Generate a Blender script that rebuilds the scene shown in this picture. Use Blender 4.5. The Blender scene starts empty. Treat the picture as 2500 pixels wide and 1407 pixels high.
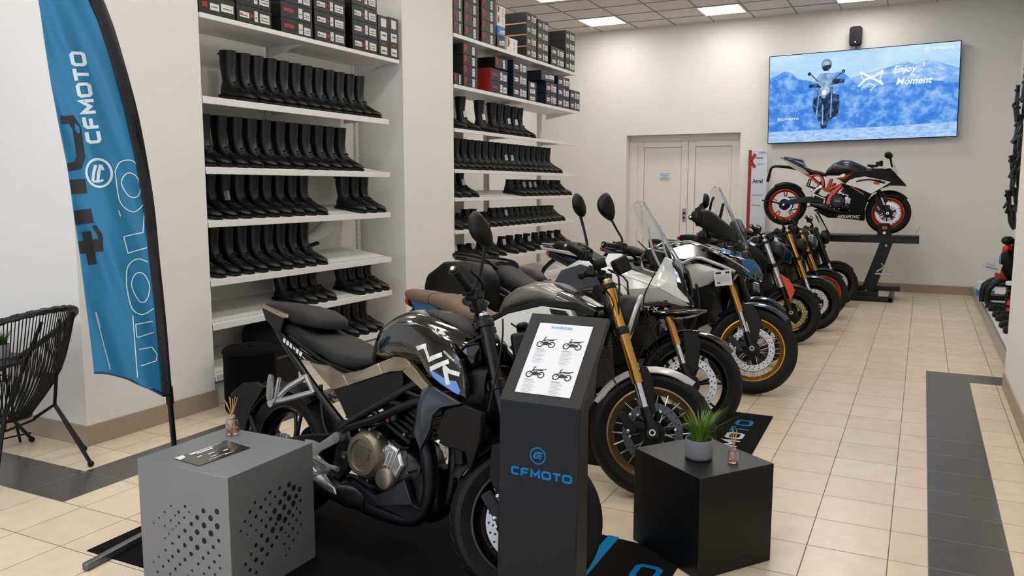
import bpy, math, random
from mathutils import Vector, Matrix, Euler
from mathutils.bvhtree import BVHTree
from math import sin, cos, pi, radians, sqrt, atan2, hypot
SC = bpy.context.scene; COL = SC.collection
random.seed(7)
# ---------------------------------------------------------------- camera, light, exposure
CAMH = 1.55
cd = bpy.data.cameras.new('camera'); cam = bpy.data.objects.new('camera', cd); COL.objects.link(cam)
cam.location = (0, 0, CAMH)
cam.rotation_euler = (radians(90 - 7.05), 0, radians(26.7))
cd.sensor_width = 36; cd.lens = 36 * 1985 / 2500; cd.clip_start = .05; cd.clip_end = 100
SC.camera = cam
SC.view_settings.view_transform = 'Standard'; SC.view_settings.look = 'None'
SC.view_settings.exposure = 1.13; SC.view_settings.gamma = 1; SC.view_settings.use_curve_mapping = False
w = bpy.data.worlds.new('world'); SC.world = w; w.use_nodes = True
w.node_tree.nodes['Background'].inputs[0].default_value = (.62, .76, 1, 1)
w.node_tree.nodes['Background'].inputs[1].default_value = .6
LAMP = 8.5      # strength of the ceiling panels
def area(name, loc, rot, sx, sy, e, col):
    l = bpy.data.lights.new(name, 'AREA'); l.shape = 'RECTANGLE'; l.size = sx; l.size_y = sy; l.energy = e; l.color = col
    o = bpy.data.objects.new(name, l); COL.objects.link(o); o.location = loc; o.rotation_euler = rot; return o
# daylight coming through the shop windows behind and left of the camera
area('window_daylight', (-3.0, -2.45, 1.75), (radians(90), 0, 0), 6.0, 2.6, 40, (.74, .85, 1))
area('window_daylight', (-8.2, 0.4, 1.75), (radians(90), 0, radians(-90)), 4.0, 2.6, 6, (.78, .87, 1))

# ---------------------------------------------------------------- materials
def lin(c):
    if isinstance(c, str): c = tuple(int(c[i:i+2], 16) / 255 for i in (0, 2, 4))
    return tuple(x / 12.92 if x <= .04045 else ((x + .055) / 1.055) ** 2.4 for x in c) + (1,)
def mat(name, col, rough=.5, metal=0, coat=0, noise=0, scale=40, bump=0, bscale=200, trans=0, ior=1.45, emit=0, spec=.5, sheen=0, alpha=1):
    m = bpy.data.materials.new(name); m.use_nodes = True; nt = m.node_tree; b = nt.nodes['Principled BSDF']
    c = lin(col); b.inputs['Base Color'].default_value = c
    b.inputs['Roughness'].default_value = rough; b.inputs['Metallic'].default_value = metal
    b.inputs['Coat Weight'].default_value = coat; b.inputs['Coat Roughness'].default_value = .06
    b.inputs['Transmission Weight'].default_value = trans; b.inputs['IOR'].default_value = ior
    b.inputs['Specular IOR Level'].default_value = spec; b.inputs['Sheen Weight'].default_value = sheen
    if emit:
        b.inputs['Emission Color'].default_value = c; b.inputs['Emission Strength'].default_value = emit
    tc = None
    if noise or bump:
        tc = nt.nodes.new('ShaderNodeTexCoord')
    if noise:
        n = nt.nodes.new('ShaderNodeTexNoise'); n.inputs['Scale'].default_value = scale; n.inputs['Detail'].default_value = 5
        nt.links.new(tc.outputs['Object'], n.inputs['Vector'])
        mx = nt.nodes.new('ShaderNodeMix'); mx.data_type = 'RGBA'
        mx.inputs['A'].default_value = tuple(max(0, x * (1 - noise)) for x in c[:3]) + (1,)
        mx.inputs['B'].default_value = tuple(min(1, x * (1 + noise)) for x in c[:3]) + (1,)
        nt.links.new(n.outputs['Fac'], mx.inputs['Factor']); nt.links.new(mx.outputs['Result'], b.inputs['Base Color'])
    if bump:
        n2 = nt.nodes.new('ShaderNodeTexNoise'); n2.inputs['Scale'].default_value = bscale; n2.inputs['Detail'].default_value = 3
        nt.links.new(tc.outputs['Object'], n2.inputs['Vector'])
        bp = nt.nodes.new('ShaderNodeBump'); bp.inputs['Strength'].default_value = bump; bp.inputs['Distance'].default_value = .004
        nt.links.new(n2.outputs['Fac'], bp.inputs['Height']); nt.links.new(bp.outputs['Normal'], b.inputs['Normal'])
    return m
WALL = mat('wall_paint', 'dcdad6', .85, noise=.015, scale=3, bump=.15, bscale=120)
WHITE = mat('white_powdercoat', 'dad9d7', .42, noise=.01, scale=20)
PANEL = mat('shelf_backing', 'dbd8d3', .6, noise=.02, scale=8)
DOORM = mat('door_laminate', 'dad6cf', .5, noise=.01, scale=5)
BASEB = mat('stone_baseboard', '9c8c77', .5, noise=.12, scale=60)
CEIL = mat('ceiling_tile', 'd0ccc5', .9, noise=.03, scale=60)
GRID = mat('ceiling_grid', '8a867f', .6)
ALU = mat('aluminium_trim', 'b4b3b1', .35, metal=.8, noise=.03)
LAMPM = mat('lamp_diffuser', 'fffaf4', .5, emit=LAMP)
BLK = mat('black_plastic', '060606', .45, noise=.1, scale=60, bump=.1, bscale=600, spec=.3)
BLKM = mat('black_matte_metal', '060607', .42, metal=.0, noise=.08, spec=.3)
SATIN = mat('black_satin_frame', '0a0a0b', .33, metal=.2, noise=.06)
GLOSS = mat('gloss_black_paint', '030303', .12, coat=1.0, noise=.03)
RUB = mat('tyre_rubber', '080808', .6, noise=.12, scale=40, bump=.15, bscale=300, spec=.3)
SEATM = mat('seat_vinyl', '0f0e0e', .6, noise=.08, scale=120, bump=.35, bscale=900, spec=.4)
BROWN = mat('brown_seat_vinyl', '64503f', .62, noise=.06, scale=100, bump=.3, bscale=900)
CHROME = mat('polished_metal', 'c9c9cb', .16, metal=1, noise=.02)
SILV = mat('cast_aluminium', 'bcbcbd', .3, metal=.9, noise=.06, scale=90, bump=.15, bscale=400)
BRONZE = mat('bronze_cover', '80786b', .36, metal=.85, noise=.05, scale=70, bump=.1, bscale=500)
GOLD = mat('gold_anodised', 'b98a44', .22, metal=1, noise=.05, scale=30)
BRASS = mat('brass_disc', '8f7c4c', .35, metal=.9, noise=.05)
GOLDR = mat('gold_rim', 'c9993a', .3, metal=.9, noise=.04)
BRRIM = mat('bronze_rim', '8f7552', .35, metal=.85, noise=.05)
CHAMP = mat('champagne_paint', '85745e', .24, metal=.55, coat=.8, noise=.03, scale=400)
GREYM = mat('gunmetal_paint', '3a3f47', .3, metal=.6, coat=.5, noise=.05, scale=400)
GREYT = mat('silver_grey_paint', '73716c', .36, metal=.7, coat=.25, noise=.03, scale=400)
PWHITE = mat('pearl_white_paint', 'dcdbd6', .2, coat=.8, noise=.01)
PSILV = mat('silver_paint', 'b4b4b3', .38, metal=.35, coat=.25, noise=.03, scale=400)
PBLUE = mat('petrol_blue_paint', '064a70', .45, coat=.1, noise=.05)
DBLUE = mat('navy_paint', '0c1b30', .2, coat=.9, noise=.05)
ORANGE = mat('orange_paint', 'bd3c0c', .3, coat=.3, noise=.03)
REDM = mat('red_plastic', 'a3201c', .3, coat=.4, noise=.04)
AMBER = mat('amber_lens', 'e08b2c', .2, coat=.5, noise=.03)
DISC = mat('brake_disc_steel', 'b9babc', .25, metal=1, noise=.06, scale=100)
GLASS = mat('clear_glass', 'ffffff', .02, trans=1, ior=1.45)
DISCD = mat('dark_disc_steel', '55565a', .3, metal=.95, noise=.06, scale=100)
SCREEN = mat('clear_windscreen', 'eef2f5', .03, trans=1, ior=1.12)
LEATH = mat('boot_leather', '040404', .36, noise=.15, scale=30, bump=.35, bscale=160)
SOLE = mat('boot_sole', '040404', .55, noise=.1, scale=60)
PAPER = mat('white_paper', 'd8d8da', .7, noise=.01)
INK = mat('black_ink', '1a1a1c', .6, noise=.05)
INKG = mat('grey_ink', '9a9aa0', .7, noise=.05)
INKB = mat('blue_ink', '4c9bd0', .6, noise=.03)
CYAN = mat('cyan_print', '006a9e', .55, noise=.03, spec=.2)
FLAGB = mat('blue_flag_fabric', '07688f', .42, noise=.05, scale=6, bump=.15, bscale=700, sheen=.1)
FLAGK = mat('black_flag_sleeve', '060608', .6, noise=.1, scale=30, bump=.3, bscale=500)
FWHITE = mat('white_flag_print', 'c3d0d8', .5, noise=.02)
GBOX = mat('grey_metal_box', '7f8286', .42, metal=.5, noise=.03, scale=20)
HOLE = mat('perforation_shadow_box', '050506', .8, noise=.1)
KBOX = mat('anthracite_box', '0b0c0e', .36, noise=.04, scale=20, spec=.35)
KIOSK = mat('anthracite_kiosk', '070a11', .45, noise=.04, scale=20, spec=.3)
KIOSKT = mat('graphite_kiosk_head', '252524', .5, noise=.04, scale=40, spec=.3)
MATM = mat('black_floor_mat', '080706', .85, noise=.25, scale=30, bump=.3, bscale=500, spec=.15)
LEAF = mat('grass_leaf', '56781d', .45, noise=.35, scale=25)
LEAFD = mat('dark_leaf', '2a451c', .5, noise=.35, scale=40)
POTM = mat('grey_ceramic', '7f8084', .4, noise=.03)
REED = mat('wooden_reed', 'c99a63', .7, noise=.15, scale=80)
OIL = mat('perfume_oil', 'e3a851', .05, trans=.85, ior=1.4)
STOOLM = mat('black_velvet', '020203', .8, noise=.15, scale=20, spec=.12)
CORD = mat('black_cord', '070707', .45, noise=.1)
WOODK = mat('dark_table_top', '2b2723', .4, noise=.2, scale=30)
NAVYBOX = mat('navy_cardboard', '0e1729', .45, noise=.06)
BLKBOX = mat('black_cardboard', '0b0b0b', .4, noise=.08)
GRYBOX = mat('charcoal_cardboard', '1c1b1b', .45, noise=.06)
BRNBOX = mat('brown_cardboard', '8a6442', .7, noise=.08)
STICK = mat('white_label', 'cdcdcb', .6, noise=.02)
PINK = mat('red_print', '94211f', .5, noise=.05)
GREYS = mat('metal_sign_panel', 'c3c6ca', .35, metal=.35, noise=.02)
BLUBOX = mat('blue_card', '2d78ae', .5, noise=.04)

# ---------------------------------------------------------------- mesh toolkit
def V(*a): return Vector(a)
class MB:
    def __init__(s): s.v = []; s.f = []; s.m = []; s.mi = 0; s.T = None
    def add(s, vs, fs):
        o = len(s.v)
        for p in vs:
            p = Vector(p)
            s.v.append(s.T @ p if s.T is not None else p)
        for f in fs: s.f.append([o + i for i in f]); s.m.append(s.mi)
    def box(s, c, d, rot=None, taper=1):
        hx, hy, hz = d[0] / 2, d[1] / 2, d[2] / 2
        R = Euler(rot).to_matrix() if rot else Matrix.Identity(3); c = Vector(c)
        vs = [c + R @ Vector((x * hx * (taper if z > 0 else 1), y * hy * (taper if z > 0 else 1), z * hz)) for z in (-1, 1) for x, y in ((-1, -1), (1, -1), (1, 1), (-1, 1))]
        s.add(vs, [(3, 2, 1, 0), (4, 5, 6, 7), (0, 1, 5, 4), (1, 2, 6, 5), (2, 3, 7, 6), (3, 0, 4, 7)])
    def b(s, x0, x1, y0, y1, z0, z1): s.box(((x0+x1)/2, (y0+y1)/2, (z0+z1)/2), (abs(x1-x0), abs(y1-y0), abs(z1-z0)))
    def rings(s, rs, caps=True, closed=False):
        n = len(rs[0]); vs = [p for r in rs for p in r]; fs = []
        k = len(rs)
        for i in range(k if closed else k - 1):
            a = i * n; b = ((i + 1) % k) * n
            for j in range(n): fs.append((a + j, a + (j + 1) % n, b + (j + 1) % n, b + j))
        if caps and not closed:
            fs.append(tuple(range(n))[::-1]); fs.append(tuple((k - 1) * n + j for j in range(n)))
        s.add(vs, fs)
    def tube(s, pts, r, n=8, caps=True, closed=False, flat=1.0, smooth=0):
        P = [Vector(p) for p in pts]
        if smooth: P, r = spline(P, r, smooth, closed)
        k = len(P); rs = r if isinstance(r, (list, tuple)) else [r] * k
        out = []; up = None
        for i in range(k):
            if closed: t = P[(i + 1) % k] - P[i - 1]
            else: t = P[min(i + 1, k - 1)] - P[max(i - 1, 0)]
            t = t.normalized() if t.length > 1e-9 else Vector((0, 0, 1))
            if up is None:
                a = Vector((0, 0, 1)) if abs(t.z) < .9 else Vector((0, 1, 0))
                up = (a - t * a.dot(t)).normalized()
            else:
                up = (up - t * up.dot(t)); up = up.normalized() if up.length > 1e-6 else t.orthogonal().normalized()
            sd = t.cross(up)
            out.append([P[i] + (up * cos(2*pi*j/n) * flat + sd * sin(2*pi*j/n)) * rs[i] for j in range(n)])
        s.rings(out, caps, closed)
    def lathe(s, prof, c=(0, 0, 0), axis='z', n=24, a0=0, a1=2*pi, closed_prof=False):
        c = Vector(c); full = abs(a1 - a0 - 2*pi) < 1e-6; k = n if full else n + 1; rs = []
        for i in range(k):
            a = a0 + (a1 - a0) * i / n; ring = []
            for r, h in prof:
                if axis == 'z': p = Vector((r*cos(a), r*sin(a), h))
                elif axis == 'y': p = Vector((r*cos(a), h, r*sin(a)))
                else: p = Vector((h, r*cos(a), r*sin(a)))
                ring.append(c + p)
            rs.append(ring)
        m = len(prof); vs = [p for r in rs for p in r]; fs = []
        for i in range(k if full else k - 1):
            a = i*m; b = ((i+1) % k)*m
            for j in range(m if closed_prof else m - 1):
                j2 = (j+1) % m; fs.append((a+j, b+j, b+j2, a+j2))
        s.add(vs, fs)
    def cyl(s, p0, p1, r, r1=None, n=16):
        p0, p1 = Vector(p0), Vector(p1); s.tube([p0, p1], [r, r if r1 is None else r1], n)
    def prism(s, poly, y0, y1, inset=0):
        # polygon in x,z extruded along y, with an optional chamfer on the y1 side
        n = len(poly); c = (sum(p[0] for p in poly)/n, sum(p[1] for p in poly)/n)
        def off(p, d):
            dx, dz = p[0]-c[0], p[1]-c[1]; l = hypot(dx, dz) or 1; return (p[0]-dx/l*d, p[1]-dz/l*d)
        A = [Vector((x, y0, z)) for x, z in poly]
        if inset:
            ym = y1 - (y1 - y0) * min(.6, inset / max(abs(y1-y0), 1e-4))
            s.rings([A, [Vector((x, ym, z)) for x, z in poly], [Vector((q[0], y1, q[1])) for q in (off(p, inset) for p in poly)]])
        else: s.rings([A, [Vector((x, y1, z)) for x, z in poly]])
    def sphere(s, c, r, n=12, sc=(1, 1, 1)):
        c = Vector(c); rs = []
        for i in range(1, n//2):
            a = pi*i/(n//2); rs.append([c + Vector((r*sin(a)*cos(2*pi*j/n)*sc[0], r*sin(a)*sin(2*pi*j/n)*sc[1], r*cos(a)*sc[2])) for j in range(n)])
        s.rings(rs)
    def body(s, st, e=2.4, n=20):
        # stations (x, zb, zt, halfwidth[, exponent, y]) joined into one closed hull
        rs = []
        for q in st:
            x, zb, zt, w = q[:4]; ee = q[4] if len(q) > 4 and q[4] else e; y0 = q[5] if len(q) > 5 else 0
            sh = q[6] if len(q) > 6 else 0
            zc, h = (zb+zt)/2, (zt-zb)/2; ring = []
            for j in range(n):
                a = 2*pi*j/n; ca, sa = cos(a), sin(a)
                yy = w*abs(ca)**(2/ee)*(1 if ca >= 0 else -1); zz = h*abs(sa)**(2/ee)*(1 if sa >= 0 else -1)
                ring.append(Vector((x + sh*zz, y0+yy, zc+zz)))
            rs.append(ring)
        s.rings(rs)
    def facet(s, out, ctr, thick=.006, inner=None):
        # raised faceted panel: outline points (x,y,z), centre list (ridge) fan, thickness towards +-y
        n = len(out); o = [Vector(p) for p in out]; c = Vector(ctr)
        sg = 1 if c.y > 0 else -1
        bk = [p - Vector((0, sg*thick, 0)) for p in o]
        ar = [(o[i].x-c.x)*(o[(i+1) % n].z-c.z) - (o[i].z-c.z)*(o[(i+1) % n].x-c.x) for i in range(n)]
        if min(ar) < -1e-6 and max(ar) > 1e-6:      # not star shaped: keep it one plain face
            s.add(o + bk, [tuple(range(n))] + [(i, n+i, n+(i+1) % n, (i+1) % n) for i in range(n)] + [tuple(range(n, 2*n))[::-1]]); return
        s.add(o + [c] + bk, [(i, (i+1) % n, n) for i in range(n)] + [(i, n+1+i, n+1+(i+1) % n, (i+1) % n) for i in range(n)] + [tuple(range(n+1, 2*n+1))])
def spline(P, r, sub, closed=False):
    out = []; rr = []; k = len(P); isl = isinstance(r, (list, tuple))
    rng = range(k if closed else k - 1)
    for i in rng:
        p0 = P[(i-1) % k] if (closed or i > 0) else P[0]; p1 = P[i]; p2 = P[(i+1) % k]
        p3 = P[(i+2) % k] if (closed or i + 2 < k) else P[-1]
        for j in range(sub):
            t = j / sub
            out.append(.5*((2*p1) + (p2-p0)*t + (2*p0-5*p1+4*p2-p3)*t*t + (3*p1-p0-3*p2+p3)*t**3))
            rr.append((r[i]*(1-t) + r[(i+1) % k]*t) if isl else r)
    if not closed: out.append(P[-1]); rr.append(r[-1] if isl else r)
    return out, (rr if isl else r)
def cr(pts, sub=6, closed=False):
    P = [Vector((p[0], p[1], 0)) if len(p) == 2 else Vector(p) for p in pts]
    o, _ = spline(P, 0, sub, closed)
    return [(p.x, p.y) for p in o] if len(pts[0]) == 2 else o
def obj(name, m, mats, parent=None, bevel=0, ang=35, sub=0, loc=None, rot=None, seg=2):
    me = bpy.data.meshes.new(name); me.from_pydata([tuple(p) for p in m.v], [], m.f)
    if not isinstance(mats, (list, tuple)): mats = [mats]
    for q in mats: me.materials.append(q)
    for p, i in zip(me.polygons, m.m): p.material_index = i; p.use_smooth = True
    import bmesh
    bm = bmesh.new(); bm.from_mesh(me); bmesh.ops.recalc_face_normals(bm, faces=bm.faces); bm.to_mesh(me); bm.free()
    if ang: me.set_sharp_from_angle(angle=radians(ang))
    me.update()
    o = bpy.data.objects.new(name, me); COL.objects.link(o)
    if parent: o.parent = parent
    if loc: o.location = loc
    if rot: o.rotation_euler = rot
    if bevel:
        md = o.modifiers.new('bevel', 'BEVEL'); md.width = bevel; md.segments = seg; md.limit_method = 'ANGLE'; md.angle_limit = radians(40)
    if sub:
        md = o.modifiers.new('sub', 'SUBSURF'); md.levels = sub; md.render_levels = sub
    return o
def tag(o, label, cat, group=None):
    o['label'] = label; o['category'] = cat
    if group: o['group'] = group
    return o
def thing(name, label, cat, loc=(0, 0, 0), rot=(0, 0, 0), group=None):
    o = bpy.data.objects.new(name, None); COL.objects.link(o); o.location = loc; o.rotation_euler = rot; o.empty_display_size = .1
    return tag(o, label, cat, group)
KIDS = {}
def dup(root, loc, rot, label, group=None, scale=None):
    r = root.copy(); COL.objects.link(r); r.location = loc; r.rotation_euler = rot; r['label'] = label
    if scale: r.scale = scale
    if group: r['group'] = group
    for ch in KIDS.get(root.name, []):
        c = ch.copy(); COL.objects.link(c); c.parent = r
    return r
def note(root): KIDS[root.name] = [c for c in bpy.data.objects if c.parent == root]
def structure(name, m, mats, **k):
    o = obj(name, m, mats, **k); o['kind'] = 'structure'; return o
# lettering ------------------------------------------------------------------
def ribbon(path, w, closed=False, sub=.02):
    # 2D stroke -> quads (list of verts, faces) with mitred joins
    P = [Vector((p[0], p[1])) for p in path]
    Q = []
    k = len(P)
    for i in range(k if closed else k-1):
        a, b = P[i], P[(i+1) % k]; n = max(1, int((b-a).length / sub)) if sub else 1
        for j in range(n): Q.append(a.lerp(b, j/n))
    if not closed: Q.append(P[-1])
    k = len(Q); vs = []; fs = []
    for i in range(k):
        if closed: a, b, c = Q[i-1], Q[i], Q[(i+1) % k]
        else: a, b, c = Q[max(i-1, 0)], Q[i], Q[min(i+1, k-1)]
        d1 = (b-a).normalized() if (b-a).length > 1e-9 else (c-b).normalized()
        d2 = (c-b).normalized() if (c-b).length > 1e-9 else d1
        n1 = Vector((-d1.y, d1.x)); n2 = Vector((-d2.y, d2.x)); nn = n1 + n2
        if nn.length < 1e-6: nn = n1
        nn.normalize(); l = w/2 / max(.45, nn.dot(n1))
        vs += [b + nn*l, b - nn*l]
    for i in range(k if closed else k-1):
        j = (i+1) % k; fs.append((2*i, 2*i+1, 2*j+1, 2*j))
    return vs, fs
def poly2(poly, sub=None):
    return [Vector(p) for p in poly], [tuple(range(len(poly)))]
GL = {
 'C': ([[(1, .89), (.24, .89), (.1, .75), (.1, .25), (.24, .11), (1, .11)]], 1.05),
 'F': ([[(.1, 0), (.1, .75), (.24, .89), (1, .89)], [(.1, .45), (.85, .45)]], 1.05),
 'M': ([[(.1, 0), (.1, .88), (.6, .3), (1.1, .88), (1.1, 0)]], 1.2),
 'O': ([[(.24, .89), (.96, .89), (1.1, .75), (1.1, .25), (.96, .11), (.24, .11), (.1, .25), (.1, .75)], 'c'], 1.2),
 'T': ([[(0, .89), (1.0, .89)], [(.5, .89), (.5, 0)]], 1.0)}
def word(m, txt, x0, y0, h, mapf, wt=.2, gap=.28, shear=0):
    x = x0
    for ch in txt:
        g, wd = GL[ch]; cl = 'c' in g
        for st in g:
            if st == 'c': continue
            vs, fs = ribbon([(x + (p[0] + shear*p[1])*h, y0 + p[1]*h) for p in st], wt*h, cl, sub=h*.2)
            m.add([mapf(v.x, v.y) for v in vs], fs)
        x += (wd + gap)*h
    return x
def emblem(m, cx, cy, r, mapf):
    vs, fs = ribbon([(cx + r*cos(2*pi*i/32), cy + r*sin(2*pi*i/32)) for i in range(32)], r*.17, True, 0)
    m.add([mapf(v.x, v.y) for v in vs], fs)
    for pth, wd in (([(-.55, -.35), (-.35, .28), (.1, .42), (.62, .35)], .24), ([(-.15, -.05), (.15, .05), (.5, -.02)], .2), ([(-.42, -.32), (0, -.22), (.42, -.34)], .18)):
        vs, fs = ribbon([(cx + p[0]*r, cy + p[1]*r) for p in pth], wd*r, False, r*.3)
        m.add([mapf(v.x, v.y) for v in vs], fs)
def text_mesh(m, txt, size, mapf, shear=0, bold=0, align='LEFT'):
    c = bpy.data.curves.new('t', 'FONT'); c.body = txt; c.size = size; c.shear = shear; c.offset = bold; c.align_x = align; c.resolution_u = 3
    o = bpy.data.objects.new('t', c); COL.objects.link(o)
    me = bpy.data.meshes.new_from_object(o.evaluated_get(bpy.context.evaluated_depsgraph_get()))
    m.add([mapf(v.co.x, v.co.y) for v in me.vertices], [tuple(p.vertices) for p in me.polygons])
    bpy.data.objects.remove(o); bpy.data.curves.remove(c); bpy.data.meshes.remove(me)
# ================================================================ ROOM
XW = -4.42
def floor_mat(name, cols, grout, off=0):
    m = bpy.data.materials.new(name); m.use_nodes = True; nt = m.node_tree; b = nt.nodes['Principled BSDF']
    tc = nt.nodes.new('ShaderNodeTexCoord'); br = nt.nodes.new('ShaderNodeTexBrick'); br.offset = 0; br.squash = 1
    nt.links.new(tc.outputs['UV'], br.inputs['Vector'])
    br.inputs['Color1'].default_value = lin(cols[0]); br.inputs['Color2'].default_value = lin(cols[1]); br.inputs['Mortar'].default_value = lin(grout)
    br.inputs['Scale'].default_value = 1; br.inputs['Mortar Size'].default_value = .008; br.inputs['Mortar Smooth'].default_value = .2
    br.inputs['Brick Width'].default_value = 1; br.inputs['Row Height'].default_value = 1
    n = nt.nodes.new('ShaderNodeTexNoise'); n.inputs['Scale'].default_value = 9; n.inputs['Detail'].default_value = 8
    nt.links.new(tc.outputs['Object'], n.inputs['Vector'])
    mx = nt.nodes.new('ShaderNodeMix'); mx.data_type = 'RGBA'; mx.blend_type = 'MULTIPLY'; mx.inputs['Factor'].default_value = .35
    cr_ = nt.nodes.new('ShaderNodeValToRGB'); cr_.color_ramp.elements[0].position = .3; cr_.color_ramp.elements[0].color = (.72, .7, .67, 1); cr_.color_ramp.elements[1].position = .7
    nt.links.new(n.outputs['Fac'], cr_.inputs['Fac']); nt.links.new(cr_.outputs['Color'], mx.inputs['B']); nt.links.new(br.outputs['Color'], mx.inputs['A'])
    nt.links.new(mx.outputs['Result'], b.inputs['Base Color'])
    rr = nt.nodes.new('ShaderNodeMapRange'); rr.inputs['To Min'].default_value = .26; rr.inputs['To Max'].default_value = .7
    nt.links.new(br.outputs['Fac'], rr.inputs['Value']); nt.links.new(rr.outputs['Result'], b.inputs['Roughness'])
    bp = nt.nodes.new('ShaderNodeBump'); bp.invert = True; bp.inputs['Strength'].default_value = .4; bp.inputs['Distance'].default_value = .002
    nt.links.new(br.outputs['Fac'], bp.inputs['Height']); nt.links.new(bp.outputs['Normal'], b.inputs['Normal'])
    b.inputs['Specular IOR Level'].default_value = .5
    return m
FBEI = floor_mat('beige_floor_tile', ('d3c3ab', 'd9cab3'), '6f604e')
FDRK = floor_mat('dark_floor_tile', ('464443', '4b4947'), '706a64')
def floor_piece(name, rects, m, du, dv, u0, v0):
    me = bpy.data.meshes.new(name); vs = []; fs = []
    for x0, x1, y0, y1 in rects:
        o = len(vs); vs += [(x0, y0, 0), (x1, y0, 0), (x1, y1, 0), (x0, y1, 0)]; fs.append((o, o+1, o+2, o+3))
    me.from_pydata(vs, [], fs); uv = me.uv_layers.new(name='UVMap')
    for l in me.loops:
        p = me.vertices[l.vertex_index].co; uv.data[l.index].uv = ((p.x-u0)/du, (p.y-v0)/dv)
    me.materials.append(m); o = bpy.data.objects.new(name, me); COL.objects.link(o); o['kind'] = 'structure'; return o
# beige fields around the dark strips (the strips are laid flush between them)
floor_piece('floor', [(-2.6, .10, -2.6, 13.7), (.412, 1.2, -2.6, 7.32), (.10, 1.2, 7.65, 13.7), (.10, .412, -2.6, -2.0)], FBEI, .3214, .325, -.05, .031)
floor_piece('trim_1', [(.10, .412, -2.0, 7.65), (.412, 1.2, 7.32, 7.65)], FDRK, .312, .325, .10, .031)
floor_piece('floor_left', [(-3.73, -2.6, -2.6, 13.7), (-9, -3.73, -2.6, 2.46), (-9, -4.04, 2.80, 13.7)], FBEI, .312, .33, -3.585, 2.46)
floor_piece('trim_2', [(-9, -3.73, 2.46, 2.80), (-4.04, -3.73, 2.80, 13.7)], FDRK, .312, .34, -4.04, 2.46)
m = MB(); m.b(-9, 1.3, -2.6, 13.8, -.1, -.002); structure('floor_slab', m, BASEB)
# walls
m = MB(); m.b(-9, XW, 3.1, 4.095, 0, 4.3); structure('wall_left', m, WALL)
m = MB(); m.b(XW-1.2, -4.965, 4.095, 6.51, 0, 4.3); structure('wall_left_recess', m, WALL)
m = MB(); m.b(-6.2, XW, 6.51, 7.43, 0, 4.3); structure('wall_left_pillar', m, WALL)
m = MB(); m.b(-6.4, -6.2, 6.51, 13.8, 0, 4.3); structure('wall_left_far', m, WALL)
m = MB(); m.b(-9.2, -9, -2.6, 3.1, 0, 4.3); structure('wall_left_near', m, WALL)
# back wall with the door recess
m = MB()
for a in ((-6.3, -4.56, 0, 4.3), (-4.56, -2.66, 2.425, 4.3), (-2.66, 1.3, 0, 4.3)): m.b(a[0], a[1], 13.4, 13.75, a[2], a[3])
structure('wall_back', m, WALL)
m = MB(); m.b(.64, 1.3, -2.6, 7.25, 0, 4.3); structure('wall_right', m, WALL)
m = MB(); m.b(1.105, 1.3, 7.25, 13.4, 0, 4.3); structure('wall_right_recess', m, WALL)
m = MB()  # wall behind the camera with a wide window opening
m.b(-9, 1.0, -2.75, -2.6, 3.2, 4.3); m.b(-9, 1.0, -2.75, -2.6, 0, .35); m.b(-9, -6.3, -2.75, -2.6, .35, 3.2); m.b(.3, 1.0, -2.75, -2.6, .35, 3.2)
structure('wall_behind', m, WALL)
m = MB()
for x in (-6.3, -4.1, -1.9, .22): m.b(x, x+.08, -2.72, -2.62, .35, 3.2)
m.b(-6.3, .3, -2.72, -2.62, .35, .43); m.b(-6.3, .3, -2.72, -2.62, 3.12, 3.2)
structure('window_1', m, WHITE)
# baseboards
m = MB(); m.b(-9, XW+.012, 3.088, 3.1, 0, .125); m.b(XW, XW+.012, 3.1, 4.11, 0, .125); structure('baseboard_left', m, BASEB, bevel=.002)
m = MB(); m.b(XW, XW+.012, 6.5, 7.44, 0, .125); structure('baseboard_left_pillar', m, BASEB, bevel=.002)
m = MB(); m.b(-6.2, -4.56, 13.388, 13.4, 0, .125); m.b(-2.66, .70, 13.388, 13.4, 0, .125); structure('baseboard_back', m, BASEB, bevel=.002)
m = MB(); m.b(.628, .64, -2.6, 7.25, 0, .125); structure('baseboard_right', m, BASEB, bevel=.002)
# ceiling with its grid and light panels
m = MB(); m.b(-9, 1.3, -2.6, 13.75, 4.18, 4.3); structure('ceiling', m, CEIL)
m = MB()
XS = [-5.02 + .63*k for k in range(-6, 11)]
YS = [12.26 + .6*k for k in range(-24, 3)]
for x in XS: m.b(x-.008, x+.008, -2.6, 13.4, 4.174, 4.181)
for y in YS: m.b(-9, 1.2, y-.008, y+.008, 4.173, 4.181)
structure('trim_3', m, GRID)
first = None
for i, x in enumerate((-4.71, -2.83, -.94)):
    for j in range(8):
        y = 12.56 - 1.95*j
        if x == -.94 and j == -1: continue
        lab = 'square ceiling light panel, ' + ('left', 'middle', 'right')[i] + ' column, ' + ('nearest the back wall', 'second row from the back wall', 'third row', 'fourth row', 'fifth row', 'sixth row', 'seventh row', 'eighth row')[j]
        if first is None:
            first = thing('ceiling_light', lab, 'ceiling light', (x, y, 4.17), group='recessed ceiling light panels')
            m = MB(); m.b(-.295, .295, -.285, .285, -.002, .006); obj('diffuser', m, LAMPM, first)
            m = MB()
            for a in ((-.31, -.295, -.3, .3), (.295, .31, -.3, .3), (-.31, .31, -.3, -.285), (-.31, .31, .285, .3)): m.b(*a, -.006, .008)
            obj('frame', m, WHITE, first); note(first)
        else: dup(first, (x, y, 4.17), (0, 0, 0), lab, 'recessed ceiling light panels')
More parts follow.
